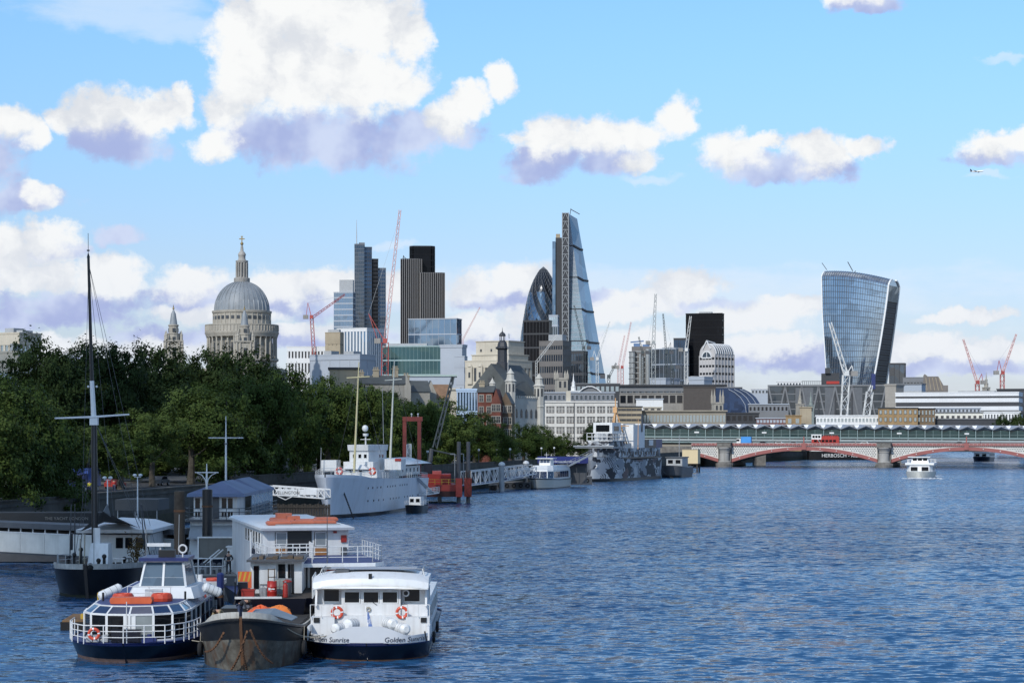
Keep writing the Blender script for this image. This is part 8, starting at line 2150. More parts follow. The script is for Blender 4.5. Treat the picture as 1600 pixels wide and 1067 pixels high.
t = drum('tall red oil drum with white mark on the workboat deck', 425, 1.6, 0.31, 1.0, mat('drum_red',(0.50,0.03,0.02),0.4,var=0.1))
b = MB(); b.box(-0.2,-0.05,-0.325,-0.29,0.45,0.6); b.box(-0.02,0.2,-0.325,-0.29,0.48,0.56); b.build('white_mark', white, t)
t = thing('gas_cylinder', 'slim red gas cylinder right of the red oil drum', 'gas cylinder', wpos(446,1.3,2.72), 0)
b = MB(); b.lathe([(0.17,0),(0.17,0.72),(0.13,0.84),(0.06,0.9),(0.06,1.0),(0.02,1.02)], 14); b.build('body', red, t, smooth=True); b = MB(); b.box(-0.05,0.05,-0.1,0.1,0.95,1.02); b.build('valve', steel, t)
t = thing('liquid_tank', 'caged grey plastic tank behind the red gas cylinder', 'tank', wpos(441,2.6,2.72), 0)
b = MB(); b.box(-0.5,0.5,0,1,0.12,1.05); b.build('tank', mat('tank_plastic',(0.33,0.36,0.33),0.5), t)
b = MB()
for x in (-0.52,-0.17,0.17,0.52): b.tube((x,-0.02,0),(x,-0.02,1.12),0.02)
for z in (0.15,0.6,1.1): b.tube((-0.52,-0.02,z),(0.52,-0.02,z),0.02)
b.build('cage', steel, t)
t = thing('red_crate', 'bright red crate at the left end of the workboat deck', 'crate', wpos(387,1.0,2.72), 0)
b = MB(); b.box(-0.4,0.4,0,0.6,0,0.5); b.box(-0.43,0.43,-0.03,0.63,0.42,0.52); b.build('box', red, t)
t = thing('hazard_board', 'orange and yellow striped hazard board above the red crate', 'sign board', wpos(382,1.8,2.72), 0)
b = MB(); b.box(-0.42,0.45,0,0.06,0.95,1.6); b.box(0.22,0.45,0,0.06,0.55,0.95); b.build('panel', mat('hazard_orange',(0.75,0.12,0.03),0.5), t)
for k in range(3):
    b = MB(); x = -0.42+k*0.3; b.extrude([(x,-0.01,0.97),(x+0.12,-0.01,0.97),(x-0.0+0.27,-0.01,1.58),(x+0.15,-0.01,1.58)], (0,0.008,0)); b.build('stripe', yellow, t)
b = MB(); b.box(-0.42,0.2,-0.05,0.6,0,0.92); b.build('dark_locker', navy, t)
t = thing('paraffin_bin', 'dark bin with a red lid between drum and cylinder', 'bin', wpos(449,2.3,2.72), 0)
b = MB(); b.lathe([(0.24,0),(0.28,0.9)], 12); b.build('body', dgrey, t); b = MB(); b.lathe([(0.3,0.9),(0.3,0.96),(0.1,1.05)], 12); b.build('lid', red, t)
for (px, lab) in ((409,'left of two low grey pails by the cabin door'),(414,'right of two low grey pails by the cabin door')):
    t = thing('pail', lab, 'pail', wpos(px,1.9,2.72), 0, 'pails on the workboat'); b = MB(); b.lathe([(0.14,0),(0.18,0.55),(0.15,0.55),(0.13,0.5)], 12); b.build('body', grey_paint, t); b = MB(); b.torus((0,0,0.55),0.16,0.015,'y',12,4); b.build('handle', steel, t)
t = thing('life_raft_pack', 'long orange packed float lying at the front of the workboat', 'float', Vector((PX(411,131.5),131.5,1.85)), R(4))
b = MB(); b.loft([[(-1.1+0.02*i,y*cos(a),0.22+0.22*sin(a)) for a in [2*pi*k/10 for k in range(10)] for y in (0.25,)] for i in (0,1)]); b.tube((-1.1,0,0.22),(1.1,0,0.22),0.24,None,12); b.tube((-1.2,0,0.22),(-1.1,0,0.22),0.15,0.24,12); b.build('pack', mat('bright_orange',(0.8,0.22,0.04),0.5), t, smooth=True)
for x in (-0.6,0.1,0.8): b = MB(); b.tube((x-0.04,0,0.22),(x+0.04,0,0.22),0.25,None,12); b.build('strap', dgrey, t)

def jubilee():
    Y = 141.0
    t = thing('double_deck_cruiser', 'white double deck trip boat with blue upper deck, orange rafts on its roof', 'boat', (PX(509,Y), Y, 0), R(13.5))
    L_, B = 32.0, 8.4
    hull(t, L_, B, 1.5, 1.3, 1.3, [black, navy], ((0,0),(0.3,0),(0.31,1),(1,1)), ub=0.1, pw=0.42, flare=0.15, rake=0.6, deckm=deckblue, bowmin=0.3)
    w = white
    b = MB(); b.box(-3.1,3.2,3.2,30,1.3,4.2); b.build('lower_house', w, t)
    b = MB(); b.loft([[(-3.9,1.2,z),(-3.0,0.2,z),(3.4,0.2,z),(4.15,1.2,z),(4.15,9.5,z),(3.1,9.6,z),(-3.5,9.6,z),(-3.9,9.2,z)] for z in (4.2,4.45)]); b.build('upper_deck_edge', white_clean, t)
    b = MB(); b.loft([[(-3.8,1.3,z),(-2.9,0.35,z),(3.3,0.35,z),(4.05,1.3,z),(4.05,9.4,z),(-3.8,9.4,z)] for z in (4.45,4.49)]); b.build('blue_deck', deckblue, t)
    b = MB(); b.box(-3.1,3.0,9.2,30,4.19,6.3); b.build('upper_house', w, t)
    b = MB(); b.loft([[(-3.35,8.4,6.3),(3.3,8.4,6.3),(3.3,30,6.3),(-3.35,30,6.3)],[(-3.35,8.3,6.48),(3.3,8.3,6.48),(3.3,30,6.48),(-3.35,30,6.48)],[(-3.0,9.0,6.62),(2.9,9.0,6.62),(2.9,30,6.62),(-3.0,30,6.62)]]); b.build('roof', white_clean, t)
    b = MB(); b.box(-2.2,2.4,9.2,11,6.62,6.7); b.build('roof_hatch', grey_paint, t)
    # front wall
    b = MB(); b.box(-1.35,0.35,9.1,9.3,4.5,6.22); b.build('dark_doorway', black, t)
    for x in (-2.2,0.6): 
        b = MB(); b.box(x-0.05,x+0.85,9.12,9.22,5.1,6.15); b.build('glazed_panel', dgrey, t)
        box_window(t, x+0.05, x+0.75, 5.2, 6.1, 9.12, mat('pane_grey',(0.25,0.28,0.30),0.2), white_clean, 0.05)
        b = MB(); b.box(x,x+0.8,9.05,9.2,4.5,5.0); b.build('varnished_panel', mat('varnish',(0.36,0.16,0.05),0.35), t)
    b = MB(); b.box(2.45,2.85,9.05,9.2,5.4,5.9); b.build('red_box', red, t)
    b = MB(); b.box(1.9,2.15,9.08,9.2,6.05,6.2); b.build('red_lamp', red, t)
    b = MB(); b.box(2.45,2.8,8.6,9.2,4.5,5.05); b.build('dark_bin', dgrey, t)
    # left side: windows above, name, windows below
    for k in range(6): side_window(t, -3.1, 10.6+k*1.7, 11.9+k*1.7, 5.15, 6.05, win, white_clean, 0.06, -1)
    for k in range(3): side_window(t, -3.1, 5.0+k*2.4, 6.7+k*2.4, 2.6, 3.6, win, white_clean, 0.06, -1)
    b = MB(); b.box(-3.16,-3.05,13.5,14.6,2.0,3.7); b.build('side_door', dgrey, t)
    lettering('Golden Jubilee', 0.95, mat('navy_letter', (0.03,0.035,0.06), 0.5), t, (-3.12,13.8,4.3), (pi/2,0,-pi/2), 0.01)
    # lower front: dim saloon with orange and dark panels
    b = MB(); b.box(-2.8,3.0,3.1,3.25,1.4,4.1); b.build('lower_front', dgrey, t)
    b = MB(); b.box(0.4,2.7,2.95,3.1,3.0,3.9); b.build('orange_lifejacket_rack', mat('rack_red',(0.50,0.10,0.05),0.5), t)
    b = MB(); b.box(-1.6,-1.1,2.95,3.1,2.4,3.9); b.build('red_panel', red, t)
    for x in (-2.6,-0.8,2.9): b = MB(); b.box(x,x+0.14,2.9,3.1,1.4,4.2); b.build('pillar', white, t)
    # rails round the upper deck
    m = MB(); pts = [(-3.7,8.2,4.49),(-3.75,1.4,4.49),(-2.9,0.45,4.49),(3.25,0.45,4.49),(4.0,1.4,4.49),(4.0,9.2,4.49)]; rail(m, pts, 1.05, 3, 0.028, 1.1); m.build('deck_rail', white, t)
    m = MB(); rail(m, [(-3.0,4.6,4.49),(-0.2,4.4,4.49),(0.0,7.8,4.49)], 1.05, 4, 0.03, 0.5); m.build('stair_rail', white, t)
    m = MB(); m.tube((0.15,0.35,4.4),(0.15,0.35,8.0),0.03,0.02); m.build('jackstaff', dgrey, t)
    for (x, y, n_) in ((-1.9,9.4,'a'),(-0.2,9.7,'b'),(1.4,9.9,'c'),(-1.2,12.5,'d'),(0.4,12.4,'e'),(-0.9,15.5,'f'),(2.4,15.5,'g')):
        b = MB(); b.loft([[(x-0.78,y,6.64),(x+0.78,y,6.64),(x+0.78,y+1.3,6.64),(x-0.78,y+1.3,6.64)],[(x-0.85,y-0.06,6.78),(x+0.85,y-0.06,6.78),(x+0.85,y+1.36,6.78),(x-0.85,y+1.36,6.78)],[(x-0.72,y+0.05,6.92),(x+0.72,y+0.05,6.92),(x+0.72,y+1.25,6.92),(x-0.72,y+1.25,6.92)]]); b.build('buoyant_raft', mat('faded_orange',(0.62,0.17,0.09),0.6,var=0.2), t)
    b = MB(); b.box(-0.9,0.0,12.6,13.6,6.92,7.15); b.box(-1.3,-0.2,15.6,16.6,6.92,7.25); b.build('stacked_raft', mat('faded_orange',(0.62,0.17,0.09)), t)
    b = MB(); b.tube((-3.95,9.2,4.3),(-3.95,9.2,6.2),0.05); b.torus((-3.9,9.6,5.4),0.3,0.04,'x',14,5); b.build('side_fitting', white, t)
    for k in range(5): b = MB(); b.torus((4.3,3+k*3.2,0.9),0.36,0.13,'x',12,6); b.build('tyre_fender', rubber, t)
    b = MB(); b.bar((-3.7,2,1.5),(-3.2,4.5,4.3),0.1); b.bar((-3.2,1.9,1.5),(-2.7,4.4,4.3),0.1); b.build('ladder', white, t)
jubilee()

def tent_boat():
    Y = 185.0
    t = thing('tented_boat', 'white moored houseboat with a blue fabric tent roof over its upper deck', 'boat', (PX(331,Y), Y, 0), R(0))
    L_, B = 27.0, 6.4
    hull(t, L_, B, 2.2, 2.0, 2.0, [black, navy], ((0,0),(0.5,0),(0.51,1),(1,1)), ub=0.14, pw=0.45, flare=0.15, rake=0.6, deckm=grey_paint, bowmin=0.2)
    b = MB(); b.loft([[(-2.3,1.5,2.0),(2.1,1.5,2.0),(2.6,3,2.0),(2.6,26,2.0),(-2.6,26,2.0),(-2.6,3,2.0)],[(-2.1,2.2,5.4),(1.9,2.2,5.4),(2.4,3.4,5.4),(2.4,26,5.4),(-2.4,26,5.4),(-2.4,3.4,5.4)]]); b.build('main_house', white, t)
    b = MB(); b.loft([[(-2.5,1.4,5.4),(2.4,1.4,5.4),(2.9,3,5.4),(2.9,26,5.4),(-2.9,26,5.4),(-2.9,3,5.4)] ,[(-2.5,1.4,5.55),(2.4,1.4,5.55),(2.9,3,5.55),(2.9,26,5.55),(-2.9,26,5.55),(-2.9,3,5.55)]]); b.build('deck_edge', dgrey, t)
    b = MB(); b.box(-1.95,1.9,2.4,8,5.55,7.75); b.build('upper_cabin', white, t)
    for x in (-1.6,-0.8,0.75,1.3):
        box_window(t, x-0.22, x+0.22, 6.55, 7.45, 2.4, win, white_clean, 0.06); box_window(t, x-0.22, x+0.22, 5.75, 6.25, 2.4, win, white_clean, 0.05, nx=2)
    b = MB(); b.box(-0.35,0.3,2.3,2.45,5.6,7.6); b.build('door', dgrey, t)
    m = MB(); rail(m, [(-2.85,6,5.55),(-2.75,3,5.55),(-2.3,1.5,5.55),(2.2,1.5,5.55),(2.8,3,5.55),(2.85,25.5,5.55)], 1.0, 3, 0.03, 1.2); m.build('deck_rail', dgrey, t)
    tent = mat('blue_tent', (0.14,0.19,0.32), 0.6, var=0.2, scale=0.3)
    for (y0, y1) in ((1.6,12.8),(13.0,25)):
        b = MB(); zz = 7.85; b.loft([[(-2.4,y0,zz),(2.6,y0,zz),(2.6,y1,zz),(-2.4,y1,zz)],[(-2.45,y0-0.05,zz-0.28),(2.65,y0-0.05,zz-0.28),(2.65,y1+0.05,zz-0.28),(-2.45,y1+0.05,zz-0.28)]], caps=False)
        b.add([(-2.4,y0,zz),(2.6,y0,zz),(2.6,y1,zz),(-2.4,y1,zz),(0.3,y0+2.2,zz+1.05),(0.3,y1-1.2,zz+1.05)], [(0,1,4),(1,2,5,4),(2,3,5),(3,0,4,5)]); b.build('tent_roof', tent, t)
    for k in range(7):
        b = MB(); y0 = 8.1+k*2.4; b.box(2.42,2.5,y0,y0+2.3,5.6,7.6); b.build('clear_side_curtain', mat('clear_vinyl', (0.26,0.31,0.38), 0.15, var=0.2), t)
        b = MB(); b.tube((2.46,y0+2.4,5.55),(2.46,y0+2.4,7.8),0.06); b.build('tent_pole', white, t)
    b = MB(); b.extrude([(2.0,1.9,4.6),(2.5,1.9,4.6),(2.55,1.9,5.35),(2.05,1.9,5.35)], (0,0.3,0)); b.build('orange_life_jackets', orange_red, t)
    b = MB(); b.box(-2.3,2.35,0.6,1.4,3.9,4.0); b.loft([[(-2.2,1.0,4.0),(2.1,1.0,4.0),(2.1,2.3,5.2),(-2.2,2.3,5.2)],[(-2.2,1.1,3.95),(2.1,1.1,3.95),(2.1,2.4,5.15),(-2.2,2.4,5.15)]]); b.build('slanted_awning', grey_paint, t)
    return t
tent_boat()
def rail_platform():
    Y = 166.0
    t = thing('mooring_platform', 'floating platform with white rails and grey screens in front of the tented houseboat', 'platform', (PX(322,Y), Y, 0), 0)
    s = Y/F
    b = MB(); b.box(-1.7,2.6,0,9,-0.4,1.95); b.build('float', dgrey, t)
    b = MB(); b.box(-1.8,2.7,-0.1,9,1.95,2.08); b.build('deck', concrete, t)
    m = MB(); rail(m, [(-1.6,0.1,2.08),(1.3,0.1,2.08),(1.3,4,2.08)], 1.25, 2, 0.045, 1.0); m.build('rail', white, t)
    b = MB(); b.box(-1.6,1.6,7,7.2,3.0,4.6); b.build('grey_screen', mat('screen_brown',(0.16,0.16,0.145),0.7,streak=0.2), t)
    b = MB(); b.box(-1.7,1.7,6.9,7.0,4.6,4.72); b.box(-1.7,-1.6,6.9,7,2.1,4.6); b.box(1.6,1.7,6.9,7,2.1,4.6); b.build('screen_frame', white, t)
    b = MB(); b.box(0.9,2.5,5.6,6.8,2.08,3.9); b.box(0.8,2.6,5.5,6.9,3.9,4.0); b.build('white_locker', white, t)
    g = random.Random(8)
    for k in range(6): x = -1.3+k*0.45; b = MB(); b.tube((x,0.8,2.08),(x,0.8,2.08+g.uniform(0.3,0.6)),0.15,0.12,8); b.ball((x,0.8,2.75),0.22,5); b.build('pot_plant', [dgrey,leaf_dark][0], t)
    m = MB(); m.bar((-1.4,1.5,2.1),(0.7,2.6,3.9),0.08); m.bar((-1.0,1.4,2.1),(1.0,2.5,3.9),0.08); m.build('stair_rail', white, t)
    b = MB(); b.extrude([(-1.75,2.0,3.8),(-1.75,2.6,2.2),(-1.2,2.6,2.2),(-1.55,2.0,3.8)], (0,0.1,0)); b.build('furled_sheet', mat('pale_sheet',(0.42,0.42,0.42),0.8), t)
    return Vector((PX(322,Y), Y, 0))
PLAT = rail_platform()
walker('person in dark clothes standing on the railed mooring platform', PLAT+Vector((1.65,0.9,2.08)), cl_d, cl_d, 1.76, 0.0, 'rail', None)
def launch():
    Y = 138.0
    t = thing('launch', 'small white launch cabin with orange lifebuoy on its roof behind the glass tour boat', 'boat', (PX(312,Y), Y, 0), R(2))
    hull(t, 8, 2.7, 1.6, 1.3, 1.3, [navy, navy, red, white], ((0,0),(0.2,0),(0.21,1),(0.80,1),(0.81,2),(0.90,2),(0.91,3),(1,3)), ub=0.25, pw=0.5, flare=0.3, rake=0.6, deckm=white)
    b = MB(); b.box(-1.05,1.05,2.2,5.4,1.3,3.0); b.build('cabin', white_clean, t)
    for x in (-0.55,0.55): box_window(t, x-0.4, x+0.4, 2.1, 2.85, 2.2, win, white_clean, 0.05)
    b = MB(); b.loft([[(-1.2,1.8,3.0),(1.2,1.8,3.0),(1.2,5.6,3.0),(-1.2,5.6,3.0)],[(-1.2,1.7,3.3),(1.2,1.7,3.3),(1.2,5.6,3.3),(-1.2,5.6,3.3)]]); b.build('cabin_roof', white_clean, t)
    for x in (-0.45,0.45): m = MB(); m.ball((x,1.72,3.15),0.1,5,None,(1.6,0.5,0.8)); m.build('roof_lamp', dgrey, t)
    for x in (-0.6,-0.25): m = MB(); m.tube((x,2.6,3.3),(x,2.6,3.75),0.16,None,12); m.build('white_canister', white, t)
    m = MB(); m.torus((0.6,2.8,3.42),0.42,0.11,'z',18,6); m.build('lifebuoy', orange_red, t, smooth=True)
launch()
def plain_pile(label, px, ytop, Y, r, m, capm=None, zc=0.6):
    t = thing('timber_pile', label, 'pile', (PX(px,Y), Y, -2), 0)
    zt = PZ(ytop,Y)+2
    b = MB(); b.lathe([(r*1.03,0),(r,zt*0.5),(r*0.97,zt-0.05),(r*0.8,zt)], 16); b.build('shaft', m, t, smooth=True)
    if capm: b = MB(); b.lathe([(r*1.12,zt-zc),(r*1.12,zt),(r*0.5,zt+0.12)], 14); b.build('cap', capm, t)
    b = MB()
    for z in (zt-1.5,zt*0.55): b.lathe([(r*1.06,z),(r*1.06,z+0.16)], 16)
    b.build('iron_bands', rust, t, kind='stuff')
    return t
plain_pile('thick brown pile standing right of the tour boat wheelhouse', 280.5, 767, 152, 0.40, dwood)
t = plain_pile('thick black pile in front of the tented houseboat', 324, 764, 176, 0.44, black)
plain_pile('short navy pile with blue top beside the white launch', 344.5, 897, 137.5, 0.22, navy, blue, 0.9)
def cross_mast(label, px, ytop, ybot, Y, ybar, hw, r, brackets=False, m=None):
    m = m or white; t = thing('signal_mast', label, 'mast', (PX(px,Y), Y, PZ(ybot,Y)), 0)
    h = PZ(ytop,Y)-PZ(ybot,Y); zb = PZ(ybar,Y)-PZ(ybot,Y)
    b = MB(); b.tube((0,0,0),(0,0,zb),r,r*0.85,8); b.tube((0,0,zb),(0,0,h),r*0.7,r*0.35,8); b.build('pole', m, t)
    b = MB(); b.tube((-hw,0,zb),(hw,0,zb),r*0.5,None,6); b.build('yard', m, t)
    if brackets:
        for sg in (-1,1):
            b = MB(); P_ = [Vector((sg*0.06,0,zb-0.9)),Vector((sg*0.14,0,zb-0.55)),Vector((sg*0.4,0,zb-0.22)),Vector((sg*0.8,0,zb-0.03))]; b.path(P_, r*0.4, 5); b.build('bracket', m, t)
    else: b = MB(); b.tube((0,0,zb-0.6),(0,0,zb-0.5),r*1.8,None,8); b.build('collar', dgrey, t)
cross_mast('short white cross mast with curved brackets on top of the black pile', 323, 724, 764, 176, 738, 0.98, 0.09, True)
cross_mast('white cross mast with long yard rising behind the blue tent', 353, 650, 750, 200, 684, 1.65, 0.10)

# ---- black sailing barge with the tall mast
def sailing_barge():
    Y = 169.0
    t = thing('sailing_barge', 'black hulled sailing barge with white bulwark and a very tall black mast', 'boat', (PX(137,Y), Y, 0), 0)
    L_, B = 26.0, 7.3
    hull(t, L_, B, 2.35, 2.0, 2.1, [weed, black], ((0,0),(0.10,0),(0.11,1),(1,1)), ub=0.2, pw=0.48, flare=0.22, rake=1.0, us=0.9, st=0.2, deckm=wood, bul=lambda u: 0.42 if u < 0.2 else max(0.2,0.42-(u-0.2)), bulm=mat('worn_white', (0.55,0.54,0.50)), bowmin=0.05)
    b = MB(); b.bar((0,-0.02,0.0),(0,-1.02,2.75),0.25,0.25); b.build('stem_post', mat('stem_brown',(0.06,0.05,0.045),0.8), t)
    b = MB(); b.ball((0.35,-0.75,2.5),0.34,6); b.build('bow_fender', rubber, t)
    X_ = lambda px, y: PX(px, Y+y)-PX(137,Y)
    Z_ = lambda py, y: PZ(py, Y+y)
    # mast: black lower part, white middle with the yard, thin black topmast
    y = 6.0
    b = MB(); b.tube((X_(148.5,y),y,2.2),(X_(147,y),y,Z_(660,y)),0.27,0.24,10); b.build('lower_mast', black, t)
    b = MB(); b.tube((X_(147,y),y,Z_(660,y)),(X_(143.5,y),y,Z_(595,y)),0.22,0.18,10); b.box(X_(147,y)-0.32,X_(147,y)+0.32,y-0.3,y+0.3,Z_(664,y),Z_(652,y)); b.build('white_mast_top', white_clean, t)
    b = MB(); b.tube((X_(145,y)-0.05,y+0.35,Z_(662,y)),(X_(137,y),y+0.3,Z_(402,y)),0.17,0.11,8); b.tube((X_(137,y),y+0.3,Z_(402,y)),(X_(136.7,y),y+0.3,Z_(395,y)),0.14,0.03,8); b.tube((X_(136.8,y),y+0.3,Z_(395,y)),(X_(136.6,y),y+0.3,Z_(364,y)),0.025); b.box(X_(136.8,y)-0.1,X_(136.8,y)+0.1,y+0.2,y+0.4,Z_(392,y),Z_(390,y)); b.build('topmast', black, t)
    b = MB(); b.tube((X_(87,y),y-0.3,Z_(653.5,y)),(X_(145,y),y-0.3,Z_(651.5,y)),0.07,0.09,6); b.tube((X_(145,y),y-0.3,Z_(651.5,y)),(X_(203,y),y-0.3,Z_(647.5,y)),0.09,0.07,6); b.build('yard', white_clean, t)
    for px in (138,151): b = MB(); b.ball((X_(px,y),y,Z_(604,y)),0.1,5); b.build('mast_lamp', white, t)
    for (pt_, pb, yb) in ((404,88,575),(404,118,590)): pass
    for (dx, dy) in ((-3.3,5),(-3.3,7),(3.3,5),(3.3,7),(0.4,-5.5)):
        b = MB(); b.tube((X_(147,y),y,Z_(655,y)),(dx,y+dy,2.5),0.028,None,4); b.build('shroud', dgrey, t)
    for (dx, dy) in ((-3.0,6),(-1.6,8),(2.2,8),(3.6,6),(-0.6,10)):
        b = MB(); b.tube((X_(137.5,y),y+0.3,Z_(412,y)),(dx,y+dy,2.5),0.02,None,4); b.build('topmast_stay', dgrey, t)
    for sg in (-1,1):
        b = MB(); b.tube((sg*3.2,8.5,2.6),(sg*2.9,7.6,7.2),0.05,None,5); b.tube((sg*3.2,10.5,2.6),(sg*2.8,8.6,7.2),0.05,None,5); b.bar((sg*3.1,8.6,3.4),(sg*3.0,8.2,4.8),0.22); b.build('tackle', dgrey, t)
    # deckhouse under an awning
    b = MB(); b.box(-1.2,3.1,11,20,2.2,4.55); b.build('deckhouse', white, t)
    for x in (0.2,1.0,1.9): b = MB(); b.box(x,x+0.6,10.93,11.02,3.4,4.3); b.build('window', win, t)
    b = MB(); b.loft([[(-2.9,9.5,4.75),(3.6,9.5,4.75),(3.7,20,4.75),(-2.9,20,4.75)],[(-2.9,9.4,5.05),(3.6,9.4,5.05),(3.7,20,5.05),(-2.9,20,5.05)],[(-0.6,12,5.75),(2.4,12,5.6),(2.4,18,5.6),(-0.6,18,5.75)]]); b.build('awning', white_clean, t)
    b = MB(); b.add([(-2.4,8.6,4.9),(0.0,6.3,6.7),(2.6,8.8,5.2),(1.0,11.5,5.4),(-0.8,11,5.6)], [(0,1,4),(1,3,4),(1,2,3)]); b.extrude([(0.0,6.3,6.7),(0.3,6.5,7.3),(0.5,7.0,6.2)], (0.05,0,0)); b.build('grey_sail_cover', mat('grey_canvas',(0.20,0.22,0.24),0.8), t)
    b = MB(); b.loft([[(-0.75,3.5,2.4),(0.95,3.5,2.4),(0.95,5.6,2.4),(-0.75,5.6,2.4)],[(-0.6,4.2,4.15),(0.85,4.2,4.15),(0.85,5.4,4.15),(-0.6,5.4,4.15)]]); b.build('white_hatch_board', white_clean, t)
    b = MB(); b.box(-0.45,0.1,4.5,4.7,4.15,5.4); b.build('white_flue', white, t)
    b = MB(); b.tube((-1.3,3,2.4),(-1.2,3,4.6),0.05); b.tube((-0.9,3.1,2.4),(-0.85,3.1,5.0),0.06); b.build('boat_hooks', rope, t)
    g = random.Random(2)
    for (x, yy, h_) in ((-1.6,2.5,0.9),(0.9,2.2,0.8),(0.4,2.4,0.45),(-2.6,5,0.5),(2.2,4,0.5),(-1.2,3.2,1.3)):
        b = MB(); b.tube((x,yy,2.2),(x,yy,2.3+h_),0.14,0.12,8); b.ball((x,yy,2.4+h_),0.2,5); b.build('deck_fitting', black, t)
    for k in range(3): b = MB(); b.box(1.5+k*0.55,1.6+k*0.55,3.6,3.7,2.2,3.0); b.box(1.3+k*0.5,1.8+k*0.5,3.5,3.8,2.9,2.98); b.build('deck_chair', white if k < 2 else dgrey, t)
    b = MB()
    for k in range(260):
        c = Vector((g.gauss(2.75,0.32), g.gauss(6.5,0.5), g.gauss(3.5,0.5))); a = Vector((g.gauss(0,1),g.gauss(0,1),g.gauss(0,1))).normalized()*0.12; d2 = a.orthogonal().normalized()*0.06
        b.add([c-a,c+d2,c+a,c-d2], [(0,1,2,3)])
    for k in range(6): b.tube((2.7,6.5,2.2),(2.7+g.gauss(0,0.4),6.5+g.gauss(0,0.4),3.9),0.03)
    b.build('potted_shrub', leaf_material('brown_leaves', (0.06,0.045,0.02), (0.13,0.085,0.03)), t, kind='stuff')
    m = MB(); rail(m, [(-3.3,4,2.5),(-2.5,0.9,2.6),(-1.2,-0.2,2.75)], 0.8, 2, 0.025, 1.0); m.build('bow_rail', grey_paint, t)
    m = MB(); rail(m, [(3.35,5,2.5),(3.3,12,2.4)], 0.8, 2, 0.025, 1.4); m.build('side_rail', grey_paint, t)
sailing_barge()

# ---- covered gangway with canopy lettering on the left
def covered_gangway():
    a = PT(-60,834,207); q = PT(292,846,187)
    a.z, q.z = 2.3, 2.3; d = q-a
    t = thing('covered_gangway', 'covered white sided gangway with grey roof running in from the left edge', 'gangway', a, atan2(d.y, d.x)); Lh = Vector((d.x,d.y)).length
    sl = d.z/Lh
    def run(name, y0, y1, z0, z1, m, x0=0, x1=None):
        x1 = Lh if x1 is None else x1
        b = MB(); b.extrude([(x0,y0,z0+sl*x0),(x0,y1,z0+sl*x0),(x0,y1,z1+sl*x0),(x0,y0,z1+sl*x0)], (x1-x0,0,sl*(x1-x0))); return b.build(name, m, t)
    run('walkway', -1.3, 1.3, -0.35, -0.1, dgrey)
    n = 9
    for i in range(n): run('side_panel', -1.36, -1.28, -0.35, 1.50, mat('gangway_white',(0.74,0.73,0.68),0.5,streak=0.15), Lh*i/n+0.02, Lh*(i+1)/n-0.02)
    run('top_rail', -1.42, -1.24, 1.50, 1.6, white); run('bottom_rail', -1.44, -1.24, -0.5, -0.35, dgrey)
    for i in range(n*2+1):
        b = MB(); x = Lh*i/(n*2); b.box(x-0.05,x+0.05,-1.33,-1.25,1.55+sl*x,1.97+sl*x); b.build('roof_post', white, t)
    run('roof', -1.55, 1.5, 1.95, 2.45, mat('grey_roof_sheet', (0.11,0.115,0.125), 0.6, var=0.15))
    run('far_side', 1.2, 1.3, -0.35, 2.0, dgrey)
covered_gangway()
def yacht_canopy():
    Y = 216.0; s = Y/F
    t = thing('dark_canopy', 'dark entrance canopy lettered for a yacht behind the covered gangway', 'canopy', (PX(-20,Y), Y, 0), 0)
    w = (158+20)*s; z0, z1 = PZ(820,Y), PZ(801,Y)
    b = MB(); b.box(0,w,0,4,z0,z1); b.build('fascia', mat('charcoal_canopy', (0.022,0.025,0.028), 0.8), t)
    lettering('THE YACHT LONDON', 0.44, mat('pale_letter', (0.20,0.20,0.19), 0.6), t, ((104+20)*s,-0.02,PZ(812,Y)), (pi/2,0,0), 0.01)
    for k in range(4): b = MB(); b.box(0.3+k*(w-0.6)/3-0.08,0.3+k*(w-0.6)/3+0.08,0.2,0.4,0.4,z0); b.build('post', dgrey, t)
    b = MB(); b.box(0,w,0,4,0.1,1.0); b.build('landing_stage', dgrey, t)
yacht_canopy()
def grey_awning():
    Y = 226.0; s = Y/F
    t = thing('grey_awning', 'dark grey flat awning on thin posts above the gangway, left of the brown pile', 'awning', (PX(180,Y), Y, 0), R(-4))
    w = (248-180)*s; z0, z1 = PZ(797,Y), PZ(780,Y)
    b = MB(); b.box(0,w,0,5,z0,z1); b.build('canopy', mat('awning_grey', (0.075,0.08,0.085), 0.8, var=0.1), t)
    for x in (0.2,w*0.45,w-0.2): b = MB(); b.tube((x,0.3,0.9),(x,0.3,z0),0.06); b.build('post', steel, t)
    b = MB(); b.box(-1,w+2,-0.5,6,-0.3,1.2); b.build('landing_stage', dgrey, t)
    m = MB(); rail(m, [(w*0.3,-0.4,1.2),(w+1.6,-0.4,1.2)], 1.1, 2, 0.04, 0.5); m.build('white_rail', white, t)
    b = MB(); b.box(0.8,1.8,1,2,1.2,2.9); b.box(w*0.75,w*0.95,0.5,1.2,1.2,2.4); b.build('kiosk', dgrey, t)
grey_awning()
def lamp(label, px, ytop, ybot, Y, kind='globe', group=None):
    t = thing('street_lamp', label, 'street lamp', (PX(px,Y), Y, PZ(ybot,Y)), 0, group)
    h = PZ(ytop,Y)-PZ(ybot,Y)
    b = MB(); b.tube((0,0,0),(0,0,0.5),0.14,0.1,8); b.tube((0,0,0.5),(0,0,h-0.4),0.085,0.06,8); b.build('post', white if kind == 'twin' else dgrey, t)
    if kind == 'twin':
        b = MB(); b.tube((-0.35,0,h-0.35),(0.35,0,h-0.35),0.04); 
        for sg in (-1,1): b.ball((sg*0.3,0,h-0.15),0.22,6,None,(1,1,0.7))
        b.build('lamp_heads', white_clean, t)
    else: b = MB(); b.ball((0,0,h-0.2),0.3,6); b.build('globe', white_clean, t)
